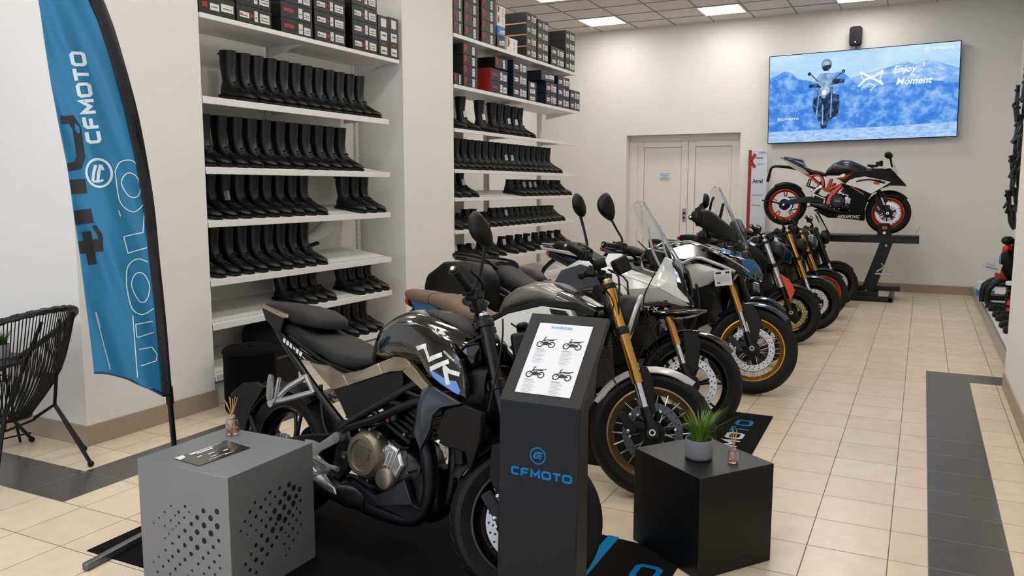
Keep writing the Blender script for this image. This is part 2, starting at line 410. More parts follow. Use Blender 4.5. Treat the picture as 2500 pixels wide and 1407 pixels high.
# door in the back wall
m = MB()
for a in ((-4.56, -4.42, 0, 2.425), (-2.72, -2.66, 0, 2.425), (-4.42, -2.72, 2.33, 2.425)): m.b(a[0], a[1], 13.58, 13.7, a[2], a[3])
structure('trim_4', m, DOORM, bevel=.004)
def leaf(name, x0, x1):
    m = MB(); m.b(x0, x0+.11, 13.6, 13.66, .02, 2.33); m.b(x1-.11, x1, 13.6, 13.66, .02, 2.33); m.b(x0+.11, x1-.11, 13.6, 13.66, 2.23, 2.33); m.b(x0+.11, x1-.11, 13.6, 13.66, .02, .14)
    o = structure(name, m, DOORM, bevel=.004)
    m = MB(); m.b(x0+.115, x1-.115, 13.615, 13.65, .14, 2.225); obj('door_panel', m, DOORM, o)
    m = MB()
    for z in (.14, 2.223): m.b(x0+.11, x1-.11, 13.605, 13.615, z-.004, z+.004)
    for x in (x0+.112, x1-.112): m.b(x-.003, x+.003, 13.605, 13.615, .14, 2.225)
    obj('gasket', m, INKG, o); return o
d1 = leaf('door_1', -4.42, -3.55); d2 = leaf('door_2', -3.54, -2.72)
m = MB(); m.b(-3.62, -3.56, 13.585, 13.6, .98, 1.2); m.mi = 1; m.b(-3.61, -3.57, 13.575, 13.59, 1.1, 1.14); m.b(-3.61, -3.57, 13.575, 13.59, 1.03, 1.06); obj('handle', m, [ALU, INK], d1)
m = MB(); m.box((-3.6, 13.57, 2.39), (.16, .06, .05)); tag(obj('door_sensor', m, WHITE, bevel=.008), 'small white box sensor above the double door', 'sensor')
sg = thing('door_notice', 'small white and blue notice stuck on the left door leaf', 'notice', (-3.94, 13.597, 1.75))
m = MB(); m.box((0, 0, 0), (.19, .004, .1)); obj('notice_sheet', m, PAPER, sg)
m = MB()
for k in range(3): m.box((0, -.003, .03-.03*k), (.17 - .02*k, .001, .013))
obj('notice_print', m, INKB, sg)

# ================================================================ SHELVING
def boot_mesh(h, tall=True):
    R = []
    def ring(b, f, w, n=12, e=2.3):
        bx, bz = b; fx, fz = f; cx, cz = (bx+fx)/2, (bz+fz)/2; hx, hz = (fx-bx)/2, (fz-bz)/2; out = []
        for j in range(n):
            a = 2*pi*j/n; ca, sa = cos(a), sin(a)
            k = abs(ca)**(2/e)*(1 if ca >= 0 else -1); l = abs(sa)**(2/e)*(1 if sa >= 0 else -1)
            out.append(Vector((cx + hx*k, w*l, cz + hz*k)))
        return out
    if tall:
        L = [((-.048, h), (.076, h+.016), .052), ((-.036, h*.76), (.082, h*.79), .049), ((-.020, h*.58), (.084, h*.63), .046), ((-.004, h*.44), (.094, h*.49), .045), ((.002, h*.34), (.106, h*.41), .043)]
    else:
        L = [((-.004, h), (.098, h+.012), .044), ((.0, h*.7), (.1, h*.8), .043)]
    L += [((-.008, .055), (.132, .112), .043), ((-.004, .02), (.16, .092), .043), ((.06, .016), (.188, .08), .045), ((.12, .016), (.218, .071), .049), ((.18, .016), (.25, .062), .051), ((.235, .017), (.276, .05), .044), ((.268, .02), (.29, .036), .028)]
    R = [ring(*q) for q in L]
    top = [p.lerp(sum(R[0], Vector())/12, .12) for p in R[0]]; low = [p + Vector((0, 0, -.05)) for p in top]
    m = MB(); m.rings([low, top] + R); 
    return m
def boot_proto(name, h, tall, label, group, patch=None):
    t = thing(name, label, 'boot' if tall or h > .15 else 'shoe', (0, 0, -20), group=group)
    obj('upper', boot_mesh(h, tall), LEATH, t, ang=60)
    m = MB(); rs = []
    for x, wd in ((-.012, .025), (0, .037), (.06, .036), (.1, .036), (.16, .05), (.21, .053), (.255, .046), (.285, .03), (.296, .012)):
        zb = .0 if x < .08 or x > .12 else .006
        rs.append([Vector((x, -wd, zb)), Vector((x, wd, zb)), Vector((x, wd, .022)), Vector((x, -wd, .022))])
    m.rings(rs); obj('sole', m, SOLE, t, ang=50)
    m = MB()
    if tall:
        m.tube([(-.043, 0, h*.93), (-.043, -.03, h*.93)], .008, 6)
        m.box((.028, -.046, h*.62), (.008, .006, h*.5), (0, radians(-8), 0))          # side zip
        m.tube([(.112, -.03, h*.36), (.118, 0, h*.38), (.112, .03, h*.36)], .009, 6)
        m.tube([(.122, -.03, h*.3), (.13, 0, h*.31), (.122, .03, h*.3)], .008, 6)
        for k in range(3): m.tube([(.15+.02*k, -.038, .082-.008*k), (.158+.02*k, 0, .094-.008*k), (.15+.02*k, .038, .082-.008*k)], .004, 5)
    else:
        for k in range(4): m.tube([(.1+.022*k, -.03, .125-.015*k), (.112+.022*k, 0, .135-.016*k), (.1+.022*k, .03, .125-.015*k)], .005, 5)
    obj('strap' if tall else 'lacing', m, SOLE, t)
    if patch:
        m = MB(); z = h*.42 if tall else .1
        if patch == 'red': m.box((.15, -.036, .06), (.07, .012, .03), (0, radians(25), 0))
        else:
            m.box((.1, -.04, z+.02), (.035, .02, .07), (0, radians(-18), radians(12)))
        obj('hang_tag' if patch != 'red' else 'red_trim', m, {'white': PAPER, 'red': REDM, 'brown': BRNBOX, 'silver': SILV}[patch], t, bevel=.002)
    note(t); return t
BK = {}
def boot(kind, loc, yaw, pitch, label, group):
    h, tall, patch = kind
    key = kind
    if key not in BK:
        BK[key] = boot_proto('motorcycle_boot' if h > .15 else 'riding_shoe', h, tall, label, group, patch); o = BK[key]
        o.location = loc; o.rotation_euler = (0, pitch, yaw); o['group'] = group; return o
    return dup(BK[key], loc, (0, pitch, yaw), label, group)
SLOPE = radians(9)
def shelf(y0, y1, z, d, label, t=.03, slope=0, brackets=(), lip=.04):
    # front edge top at x=XW+.02, z
    t0 = thing('shelf', label, 'shelf', (XW, (y0+y1)/2, z))
    L = (y1-y0)/2; c, s_ = cos(slope), sin(slope)
    def P_(u, y, v): return Vector((-u*c - v*s_*0, y, u*s_ + v))
    m = MB(); zt = 0
    for a, b_ in (((0, -.006), (0, 0)),):
        pass
    rs = []
    poly = [(0, 0), (0, -.004), (-d, -.004), (-d, 0)]
    A = [P_(0, -L, 0), P_(d, -L, 0), P_(d, L, 0), P_(0, L, 0)]; B = [p + Vector((0, 0, -t*.7 if not slope else -.012)) for p in A]
    m.rings([B, A]); obj('shelf_board', m, WHITE, t0, bevel=.002)
    m = MB(); m.b(-.002, .012, -L, L, -lip, .004); obj('front_edge', m, WHITE, t0, bevel=.003)
    for y in brackets:
        m = MB(); yy = y - (y0+y1)/2
        m.add([(-d+.02, yy-.004, d*s_-.012), (-.05, yy-.004, .05*s_-.012), (-d+.02, yy-.004, d*s_-.1), (-d+.02, yy+.004, d*s_-.012), (-.05, yy+.004, .05*s_-.012), (-d+.02, yy+.004, d*s_-.1)],
              [(0, 1, 2), (5, 4, 3), (0, 3, 4, 1), (1, 4, 5, 2), (2, 5, 3, 0)])
        obj('bracket', m, WHITE, t0)
    if slope:
        m = MB()
        k = int((y1-y0)/.03)
        for i in range(k):
            for j in range(2):
                y = -L + .02 + i*.03 + (.015 if j else 0); u = .03 + .022*j
                p = P_(u, y, .0015); m.box(p, (.008, .012, .001), (0, slope, 0))
        ho = obj('perforations', m, INKG, t0); ho['kind'] = 'stuff'
    return t0
NM = ['top', 'second', 'third', 'fourth', 'fifth', 'sixth', 'seventh', 'lowest']
# left bay
m = MB(); m.b(-4.962, -4.945, 4.1, 6.5, .1, 3.3); o = structure('trim_5', m, PANEL)
rack = thing('shelf_uprights', 'white slotted uprights and kickboard of the left boot rack', 'shelf frame', (-4.94, 4.1, 0))
for y in (.02, 1.17, 2.35):
    m = MB(); m.b(-.0, .025, y-.018, y+.018, .0, 3.2); m.mi = 1
    for k in range(60): m.b(.025, .0256, y-.003, y+.003, .12+k*.05, .145+k*.05)
    obj('upright', m, [WHITE, INKG], rack)
m = MB(); m.b(.0, .5, .02, 2.1, .0, .16); obj('kickboard', m, PANEL, rack, bevel=.003)
LZ = [2.718, 2.165, 1.687, 1.318, .905, .592, .225]
for i, z in enumerate(LZ):
    y1 = 6.44 if i == 0 else 6.26
    shelf(4.1, y1, z, .5, f'long white metal shelf, {NM[i]} one from the top in the left boot rack' if i else 'long flat white top shelf of the left boot rack under the shoe boxes', slope=0 if i == 0 else SLOPE, brackets=(4.14, 5.27, y1-.03), lip=.03 if i == 0 else .045)
def row(ys, z, kinds, where, yaw=.22, sl=SLOPE, jit=.03, x=None):
    for i, y in enumerate(ys):
        k = kinds[i % len(kinds)] if isinstance(kinds, list) else kinds
        px = x if x is not None else XW - .01
        yw = yaw + random.uniform(-jit, jit)
        # origin = heel; toe tip .29 in front of it, resting on the sloping board
        ox = px - .285*cos(yw); oz = z + .003 + (XW - ox)*math.tan(sl) 
        n = len(ys); pos = 'leftmost' if i == 0 else 'rightmost' if i == n-1 else ('second', 'third', 'fourth', 'fifth', 'sixth', 'seventh', 'eighth', 'ninth', 'tenth')[i-1] + ' from left' if i < n/2 else ('second', 'third', 'fourth', 'fifth', 'sixth', 'seventh', 'eighth', 'ninth', 'tenth')[n-2-i] + ' from right'
        wh, pl = where.split('|')
        lab = wh + (' with ' + {'white': 'white tag', 'red': 'red trim', 'brown': 'brown tag', 'silver': 'silver tag'}[k[2]] if k[2] else '') + ', ' + pos + pl
        boot(k, (ox, y - .285*sin(yw), oz), yw, sl, lab, wh + 's' + pl)
T = (.335, True, None); T2 = (.29, True, None); T3 = (.33, True, None); S6 = (.25, True, None)
row([4.61 + .141*i for i in range(12)], LZ[1], [T], 'tall black boot| on second shelf of left rack')
row([4.185 + .154*i for i in range(12)], LZ[2], [(.335, True, 'white') if False else T], 'tall black boot| on third shelf of left rack')
row([4.225 + .144*i for i in range(9)], LZ[3], [T2, T2, (.29, True, 'silver'), T2, T2, T2, T2, T2, T2], 'black boot| in nine on fourth shelf of left rack')
row([5.91, 6.06, 6.2], LZ[3], [T2], 'black boot| of the three at right end of fourth shelf, left rack')
row([4.235 + .14*i for i in range(9)], LZ[4], [T3], 'tall black boot| on fifth shelf of left rack')
row([5.09, 5.22, 5.34, 5.46], LZ[5], [S6], 'short black boot| of the four mid sixth shelf, left rack')
row([5.86, 5.99, 6.11, 6.23], LZ[5], [S6], 'short black boot| of right four on sixth shelf, left rack')
row([5.6, 5.76, 5.9, 6.03, 6.15], LZ[6], [S6], 'short black boot| on lowest shelf of left rack behind front bike')
# bag on the lowest shelf and the pale shoe lying behind the fifth shelf
t = thing('holdall_bag', 'black soft bag on the lowest shelf behind the round stool', 'bag', (-4.65, 4.95, .25), (0, 0, .2))
m = MB(); m.body([(-.2, 0, .1, .1), (-.17, 0, .22, .2), (0, 0, .24, .22), (.15, 0, .2, .2), (.2, 0, .1, .1)], e=3); obj('bag_body', m, SEATM, t)
m = MB(); m.tube([(-.08, -.12, .2), (-.04, -.16, .27), (.04, -.16, .27), (.08, -.12, .2)], .01, 6, smooth=4); obj('handle', m, BLK, t)
t = thing('sports_shoe', 'white shoe with black sole lying behind the fifth shelf of the left rack', 'shoe', (-4.86, 5.62, 1.01), (0, 0, radians(75)))
m = MB(); m.body([(-.14, .0, .06, .035), (-.06, .02, .11, .045), (.05, .05, .15, .045), (.16, .08, .24, .05), (.26, .13, .27, .045)], e=2.4); obj('upper', m, PAPER, t)
m = MB(); m.body([(-.15, -.01, .02, .035), (-.05, -.005, .03, .046), (.1, .03, .06, .04)], e=3); obj('sole', m, SOLE, t)

# right bay
rack = thing('shelf_uprights', 'white slotted uprights and thin back of the far boot rack', 'shelf frame', (-4.97, 7.45, 0))
m = MB(); m.b(-.02, -.01, 0, 1.15, .1, 3.2); obj('back_panel', m, PANEL, rack)
for y in (.03, 1.66, 3.25):
    m = MB(); m.b(0, .05, y-.03, y+.03, 0, 3.1); m.mi = 1
    for k in range(60): m.b(.05, .0506, y-.004, y+.004, .1+k*.05, .125+k*.05)
    obj('upright', m, [WHITE, INKG], rack)
m = MB(); m.b(.02, .5, 0, 3.2, 0, .14); obj('kickboard', m, PANEL, rack, bevel=.003)
RZ = [3.128, 2.612, 2.163, 1.737, 1.437, 1.09, .735, .40]
for i, z in enumerate(RZ):
    y1 = 10.8 if i == 0 else (10.92 if i == 1 else 10.75)
    shelf(7.44, y1, z, .52, ('long flat white top shelf of the far rack under shoe boxes', 'long flat white second shelf of the far rack under navy boxes')[i] if i < 2 else f'long white metal shelf, {NM[i]} from the top in the far rack', slope=0 if i < 2 else SLOPE, brackets=(7.5, 9.1, y1-.05), lip=.035)
W = (.335, True, 'white'); B1 = (.3, True, 'brown'); D = (.17, False, None); DW = (.17, False, 'white'); DR = (.13, False, 'red'); E_ = (.13, False, None); EW = (.13, False, 'white')
row([7.72, 8.02, 8.45], RZ[2], [W], 'tall boot| of left three on third shelf, far rack', yaw=.35)
row([8.74, 8.92, 9.1, 9.3, 9.47], RZ[2], [T, T, W, W, T], 'tall boot| of middle five on third shelf, far rack')
row([7.55 + .164*i for i in range(18)], RZ[3], [B1, (.3, True, None), (.3, True, None), (.3, True, None)] + [(.3, True, None)]*5 + [(.3, True, 'white')]*2 + [(.3, True, None)]*7, 'black boot| on fourth shelf of far rack')
row([7.6, 7.8, 7.98], RZ[4], [T2, T2, (.29, True, 'silver')], 'black boot| of the three left on fifth shelf, far rack')
row([9.2, 9.38, 9.54, 9.72, 9.87, 10.08, 10.25, 10.5, 10.68], RZ[4], [D, D, DW, DW, DW, D, D, D, D], 'ankle boot| of right group on fifth shelf, far rack')
row([7.62 + .157*i for i in range(19)], RZ[5], [E_, DR, E_, D, (.17, False, 'white'), DR, E_, D, D, DW, D, D, D, D, D, D, D, D, D], 'black riding shoe| on sixth shelf of far rack')
row([7.8, 8.0, 8.2, 8.45, 8.65, 8.98, 9.2, 9.45, 9.7, 9.95, 10.2, 10.45, 10.7], RZ[6], [EW, E_, EW, E_, D, DW, D, D, DW, D, D, DW, D], 'black riding shoe| on seventh shelf of far rack')
# boxes -----------------------------------------------------------------
BXP = {}
def shoebox(y0, y1, z, h, d, mtl, style, label, group, x=XW+.005):
    key = (mtl.name, style)
    if key not in BXP:
        t = thing('shoe_box', label, 'shoe box', (0, 0, -20), group=group)
        m = MB(); m.b(-1, 0, 0, 1, 0, .97); obj('carton', m, mtl, t)
        m = MB(); m.b(-1, .003, -.004, 1.004, .72, .985); obj('lid', m, mtl, t)
        m = MB()
        for a in {'a': ((.55, .68, .15, .8), (.72, .93, .15, .65)), 'b': ((.08, .35, .3, .62), (.5, .6, .2, .8), (.66, .94, .22, .72)), 'c': ((.62, .78, .1, .85),), 'v': ((.2, .8, .06, .24), (.2, .8, .4, .6), (.25, .75, .72, .92)),
                  'd': ((.3, .55, .25, .6), (.6, .95, .3, .7))}[style]: m.b(.003, .006, a[0], a[1], a[2], a[3])
        obj('sticker', m, STICK, t)
        m = MB()
        for a in {'a': ((.08, .4, .38, .62),), 'b': ((.37, .47, .38, .56), (.1, .16, .42, .52)), 'c': ((.06, .2, .3, .95), (.2, .26, .5, .8)), 'v': ((.3, .7, .29, .34), (.4, .6, .65, .69)), 'd': ((.08, .22, .35, .6),)}[style]: m.b(.0035, .0065, a[0], a[1], a[2], a[3])
        obj('print', m, PINK, t)
        m = MB()
        for a in {'a': ((.57, .66, .4, .45), (.75, .9, .3, .34), (.75, .9, .42, .46)), 'b': ((.1, .3, .4, .44), (.52, .58, .4, .45), (.69, .91, .34, .38), (.69, .91, .5, .54)), 'c': ((.65, .75, .3, .34), (.65, .75, .6, .64)), 'v': ((.3, .7, .12, .15), (.3, .7, .5, .53)), 'd': ((.33, .5, .4, .44), (.65, .9, .45, .49))}[style]: m.b(.006, .0075, a[0], a[1], a[2], a[3])
        obj('barcode', m, INK, t); note(t); BXP[key] = t
        t.location = (x, y0, z); t.scale = (d, y1-y0, h); return t
    return dup(BXP[key], (x, y0, z), (0, 0, 0), label, group, (d, y1-y0, h))
def stack(y0, y1, z, n, h, mtl, style, where, d=.34, gap=.002):
    for i in range(n):
        pos = ('bottom', 'second', 'third', 'fourth', 'fifth', 'sixth')[i] if i < n-1 or n == 1 else 'top'
        shoebox(y0, y1-.006, z + .004 + i*(h+gap), h, d, mtl, style, f'{mtl.name.split("_")[0]} shoe box, ' + (f'{pos} of ' if n > 1 else 'in ') + where, 'shoe boxes stacked on the racks')
z = LZ[0]
stack(4.1, 4.43, z, 2, .13, BLKBOX, 'd', 'leftmost stack on left rack')
stack(4.44, 4.79, z, 2, .125, BLKBOX, 'b', 'second stack from left on left rack')
stack(4.89, 5.25, z, 3, .115, BLKBOX, 'a', 'third stack from left on left rack')
stack(5.275, 5.665, z, 4, .117, BLKBOX, 'b', 'fourth stack from left on left rack')
stack(5.76, 6.12, z, 5, .125, BLKBOX, 'b', 'fifth stack from left on left rack')
shoebox(6.13, 6.29, z+.004, .36, .34, BLKBOX, 'v', 'narrow black shoe box on end beside the fifth stack on the left rack', 'shoe boxes stacked on the racks')
shoebox(6.295, 6.44, z+.004, .37, .34, BLKBOX, 'v', 'rightmost narrow black shoe box on end on the left rack', 'shoe boxes stacked on the racks')
z = RZ[0]
stack(7.44, 7.63, z, 4, .125, BLKBOX, 'c', 'leftmost stack on far rack top')
stack(7.66, 7.98, z, 4, .122, GRYBOX, 'c', 'second stack on far rack top')
stack(8.04, 8.37, z, 5, .122, GRYBOX, 'c', 'third stack on far rack top')
shoebox(8.4, 8.59, z+.004, .13, .3, BLKBOX, 'd', 'small black and white carton between stacks on top of the far rack', 'shoe boxes stacked on the racks')
shoebox(8.41, 8.6, z+.14, .1, .3, BLUBOX, 'd', 'white and blue carton on the small one on top of the far rack', 'shoe boxes stacked on the racks')
for i in range(2): shoebox(8.41, 8.6, z+.245+i*.115, .112, .3, WHITE, 'c', 'plain white carton, %s of two on the blue one' % ('lower', 'upper')[i], 'shoe boxes stacked on the racks')
shoebox(8.65, 8.92, z+.004, .155, .3, WHITE, 'c', 'low white carton in front of the tall brown striped stack', 'shoe boxes stacked on the racks')
for i in range(4):
    stack(9.17, 9.46, z + i*.137, 1, .12, BLKBOX, 'b', 'the tall brown striped stack' if i == 0 else f'the tall brown striped stack, level {("", "two", "three", "four")[i]}', d=.5)
    if i: 
        m = MB(); m.b(XW-.5, XW, 9.17, 9.455, z+i*.137-.0125, z+i*.137+.0035); tag(obj('cardboard_sheet', m, BRNBOX), f'brown cardboard layer in the tall striped stack, {("", "lowest", "middle", "highest")[i]} one', 'cardboard')
stack(9.49, 9.82, z, 4, .125, GRYBOX, 'b', 'stack right of brown striped one')
stack(9.9, 10.35, z, 2, .12, BLKBOX, 'b', 'low stack near far end of far rack top')
stack(10.38, 10.71, z, 4, .128, BLKBOX, 'b', 'rightmost stack on far rack top')
z = RZ[1]
stack(7.44, 7.615, z, 1, .12, BLKBOX, 'c', 'the left end of second shelf, far rack')
stack(7.635, 7.95, z, 4, .11, GRYBOX, 'c', 'charcoal stack on second shelf, far rack')
stack(8.25, 8.67, z, 2, .135, NAVYBOX, 'a', 'red sided pair on second shelf, far rack')
m = MB(); m.b(XW-.345, XW+.002, 8.238, 8.249, z+.004, z+.275); tag(obj('carton_side_card', m, PINK), 'red card side of the navy box pair on the second shelf', 'card')
shoebox(8.35, 8.66, z+.29, .12, .34, BLKBOX, 'c', 'black shoe box lying on the red sided pair', 'shoe boxes stacked on the racks')
stack(8.81, 9.19, z, 3, .145, NAVYBOX, 'b', 'three high navy stack, second shelf of far rack')
shoebox(9.23, 9.46, z+.004, .24, .2, BLKBOX, 'v', 'black carton on end between the navy stacks', 'shoe boxes stacked on the racks')
stack(9.75, 10.1, z, 2, .145, NAVYBOX, 'b', 'middle navy stack, second shelf of far rack')
shoebox(9.6, 10.02, z+.3, .12, .34, NAVYBOX, 'd', 'navy shoe box lying across the middle navy stack', 'shoe boxes stacked on the racks')
stack(10.13, 10.53, z, 3, .135, NAVYBOX, 'b', 'the navy stack second from the right end')
stack(10.56, 10.91, z, 2, .135, NAVYBOX, 'b', 'the rightmost navy stack')
# ================================================================ FLOOR ITEMS
def mat_rug(name, quad, label, word_fn):
    t = thing(name, label, 'floor mat', (quad[0][0], quad[0][1], 0), group=None)
    o = Vector((quad[0][0], quad[0][1], 0)); m = MB()
    A = [Vector((x, y, .004)) - o for x, y in quad]; B_ = [Vector((x, y, .0)) - o for x, y in quad]
    m.rings([[p.copy() for p in B_], A]); obj('mat_sheet', m, MATM, t, bevel=.001)
    m = MB(); m2 = MB(); word_fn(m, m2, o); 
    if m.v: obj('blue_print', m, CYAN, t)
    if m2.v: obj('white_print', m2, FWHITE, t)
def w1(m, m2, o):
    mp = lambda u, v: Vector((-.86 - v, 2.2 + u, .0052)) - o
    word(m, 'CFMOTO', 0, 0, .115, mp, wt=.22, gap=.22)
    vs, fs = ribbon([(-1.15, 3.30), (-1.145, 2.4)], .05, False, .1); m.add([Vector((v.x, v.y, .0052)) - o for v in vs], fs)
mat_rug('floor_mat', [(-3.125, 2.15), (-.80, 2.15), (-.82, 3.265), (-3.17, 3.46)], 'black floor mat with blue stripe and lettering under the front black motorcycle', w1)
def w2(m, m2, o):
    mp = lambda u, v: Vector((-.92 - v, 4.52 + u, .0052)) - o
    x = word(m2, 'CFMO', .0, 0, .11, mp, wt=.22, gap=.3); word(m, 'TO', x, 0, .11, mp, wt=.22, gap=.3)
mat_rug('floor_mat', [(-3.0, 4.15), (-.80, 4.15), (-.83, 5.61), (-3.0, 5.61)], 'black floor mat with blue and white lettering behind the plant pedestal', w2)

# grey perforated display box, camera side corner at (-2.208, 2.078)
t = thing('display_box', 'grey metal cube table with round perforations and a leaflet on top', 'display box', (-2.447, 2.315, 0))
L_, D_ = .239, .232
HL = [(-0.063,0.339,0.0041), (0.014,0.351,0.0063), (-0.099,0.308,0.0046), (-0.022,0.322,0.0059), (0.034,0.333,0.004), (-0.132,0.278,0.0037), (-0.043,0.304,0.0041), (0.006,0.305,0.0045), (-0.164,0.251,0.0037), (-0.068,0.28,0.0046), (-0.103,0.251,0.0046), (-0.024,0.278,0.005), (-0.041,0.261,0.0032), (-0.059,0.246,0.0032), (-0.082,0.223,0.0037), (-0.105,0.201,0.0037), (0.11,0.351,0.0098), (0.179,0.361,0.011), (0.075,0.319,0.0098), (0.145,0.329,0.0115), (0.042,0.287,0.009), (0.109,0.294,0.0116), (0.177,0.304,0.0119), (0.006,0.253,0.0082), (0.071,0.26,0.0113), (0.143,0.269,0.012), (-0.028,0.222,0.0069), (0.037,0.228,0.0104), (0.106,0.233,0.0117), (0.182,0.249,0.0075), (-0.066,0.188,0.006), (0.001,0.194,0.0091), (0.068,0.199,0.0109), (0.152,0.218,0.0076), (-0.106,0.152,0.0051), (-0.035,0.163,0.0078), (0.033,0.166,0.0091), (0.125,0.189,0.0067), (0.183,0.191,0.0058), (-0.145,0.117,0.0042), (-0.069,0.134,0.007), (0.096,0.163,0.0068), (-0.177,0.088,0.0033), (-0.092,0.111,0.0061), (-0.001,0.136,0.0078), (0.069,0.134,0.0064), (0.154,0.161,0.0067), (-0.125,0.082,0.0061), (-0.03,0.11,0.0065), (0.126,0.132,0.0063), (0.183,0.142,0.0049), (-0.158,0.052,0.0057), (-0.057,0.086,0.0065), (0.034,0.099,0.005), (0.097,0.101,0.0055), (-0.088,0.058,0.0052), (0.154,0.111,0.005), (0.011,0.076,0.0032)]
HR = [(0.086,0.368,0.0115), (0.112,0.345,0.0126), (0.145,0.328,0.0117), (0.032,0.371,0.0082), (-0.021,0.373,0.0076), (0.06,0.339,0.0124), (0.124,0.307,0.0112), (0.006,0.346,0.0063), (0.083,0.313,0.0129), (-0.047,0.354,0.0067), (0.031,0.314,0.0114), (0.106,0.282,0.0135), (0.148,0.279,0.0075), (-0.101,0.36,0.0066), (-0.023,0.325,0.0063), (0.054,0.285,0.0124), (-0.073,0.33,0.008), (0.124,0.254,0.0056), (0.0,0.289,0.0113), (0.081,0.254,0.0116), (-0.13,0.333,0.007), (-0.046,0.301,0.0062), (0.145,0.228,0.0071), (0.102,0.233,0.0079), (-0.1,0.304,0.0075), (0.024,0.254,0.0151), (-0.024,0.265,0.0086), (0.056,0.232,0.0129), (-0.071,0.277,0.0058), (0.122,0.206,0.0066), (-0.156,0.306,0.0061), (0.004,0.234,0.0073), (0.077,0.206,0.006), (0.146,0.177,0.0057), (-0.127,0.279,0.0052), (-0.049,0.246,0.0081), (0.033,0.203,0.0106), (0.099,0.179,0.0066), (-0.178,0.277,0.0056), (-0.014,0.217,0.0122), (-0.102,0.251,0.0048), (0.054,0.179,0.0046), (0.126,0.15,0.0052), (-0.147,0.25,0.0039), (-0.074,0.218,0.0089), (0.073,0.157,0.0061), (0.006,0.179,0.0082), (-0.126,0.226,0.0031), (-0.045,0.188,0.0103), (0.1,0.128,0.0056), (0.048,0.133,0.0056), (-0.106,0.192,0.0088), (-0.021,0.155,0.0086), (0.075,0.103,0.0051), (-0.076,0.162,0.0098), (-0.132,0.166,0.0066), (-0.048,0.131,0.0081), (0.055,0.083,0.0042), (-0.109,0.134,0.0098), (-0.077,0.107,0.0076), (-0.162,0.139,0.0074), (-0.141,0.106,0.0079), (-0.11,0.083,0.0071)]
def holes(m, tab, mp):
    for u, z, r in tab:
        m.add([mp(u + r*cos(2*pi*a/14), z + r*sin(2*pi*a/14)) for a in range(14)], [tuple(range(14))])
m = MB(); m.b(-L_, L_, -D_, D_, .0, .5); obj('box_body', m, GBOX, t, bevel=.002)
m = MB(); holes(m, HL, lambda u, z: Vector((u, -D_-.0008, z)))
o = obj('perforation', m, HOLE, t, ang=0); o['kind'] = 'stuff'
m = MB(); holes(m, HR, lambda u, z: Vector((L_+.0008, u, z)))
o = obj('perforation', m, HOLE, t, ang=0); o['kind'] = 'stuff'
# leaflet
t = thing('leaflet', 'glossy black leaflet with white print lying on the grey cube', 'leaflet', (-2.468, 2.262, .5), (0, 0, radians(0)))
LF = mat('glossy_black_leaflet', '1e1d1c', .18, coat=.6, noise=.05)
m = MB(); q = [(-2.552, 2.144), (-2.397, 2.127), (-2.383, 2.375), (-2.542, 2.403)]
m.rings([[Vector((x+2.468, y-2.262, .0006)) for x, y in q], [Vector((x+2.468, y-2.262, .003)) for x, y in q]]); obj('leaflet_sheet', m, LF, t)
m = MB(); mp = lambda u, v: Vector((-.06 + .0 + v, -.09 + u, .0035))
m.T = Matrix.Translation((0, 0, .0036))
m.add([(-.084, -.118, 0), (-.045, -.122, 0), (-.052, -.09, 0), (-.08, -.078, 0)], [(0, 1, 2, 3)])
for a in ((-.062, -.045, .03, .014), (-.045, 0.0, .08, .008), (-.01, -.06, .022, .008), (.0, -.01, .03, .007), (.02, .045, .025, .008), (.035, -.03, .035, .005), (.055, -.03, .09, .003), (-.066, .075, .06, .003), (.06, .02, .03, .005)):
    m.b(a[0]-a[3]/2, a[0]+a[3]/2, a[1]-a[2]/2, a[1]+a[2]/2, 0, .0004)
text_mesh(m, 'T.EKOMA', .026, lambda u, v: Vector((-.052 - v, -.06 + u, .0006)), bold=.001)
obj('leaflet_print', m, PAPER, t)
# reed diffusers
def diffuser(loc, label, sc, oil_h, nst, hst):
    t = thing('reed_diffuser', label, 'reed diffuser', loc, group=None)
    m = MB(); m.lathe([(0, .002), (.026, .002), (.028, .006), (.028, .055), (.024, .064), (.012, .068), (.012, .082), (.014, .083), (.0115, .085), (.010, .083), (.010, .068), (.022, .062), (.0255, .054), (.0255, .008), (0, .008)], n=28); obj('glass_bottle', m, GLASS, t, ang=50)
    m = MB(); m.lathe([(0, .0083), (.0252, .0083), (.0252, oil_h), (0, oil_h)], n=24); obj('oil', m, OIL, t)
    for k in range(nst):
        a = 2*pi*k/nst + .4; m = MB(); top = Vector((.032*cos(a)*(.4+.6*(k % 3)/2), .032*sin(a), hst - .008*(k % 3))); bot = Vector((-.017*cos(a), -.017*sin(a), .011))
        m.tube([bot, Vector((-.001*cos(a), 0, .078)), top], .0016, 6); obj('reed', m, REED, t)
    m = MB(); m.tube([(0.0125*cos(a), .0125*sin(a), .076) for a in [2*pi*i/12 for i in range(12)]], .0022, 6, closed=True); obj('neck_cord', m, REED, t)
    t.scale = (sc, sc, sc); return t
diffuser((-2.592, 2.486, .5), 'glass reed diffuser with amber oil at the back of the grey cube', .98, .03, 7, .165)
diffuser((-.643, 3.314, .42), 'small glass reed diffuser beside the plant on the dark pedestal', .72, .02, 8, .195)
# dark pedestal
c0 = Vector((-.7785, 3.347, 0)); ang = atan2(3.053-3.305, -.701+1.051)
t = thing('display_box', 'dark anthracite cube pedestal carrying a potted grass plant', 'display box', c0, (0, 0, ang))
m = MB(); m.b(-.2156, .2156, -.1945, .1945, .0, .42); obj('box_body', m, KBOX, t, bevel=.002)
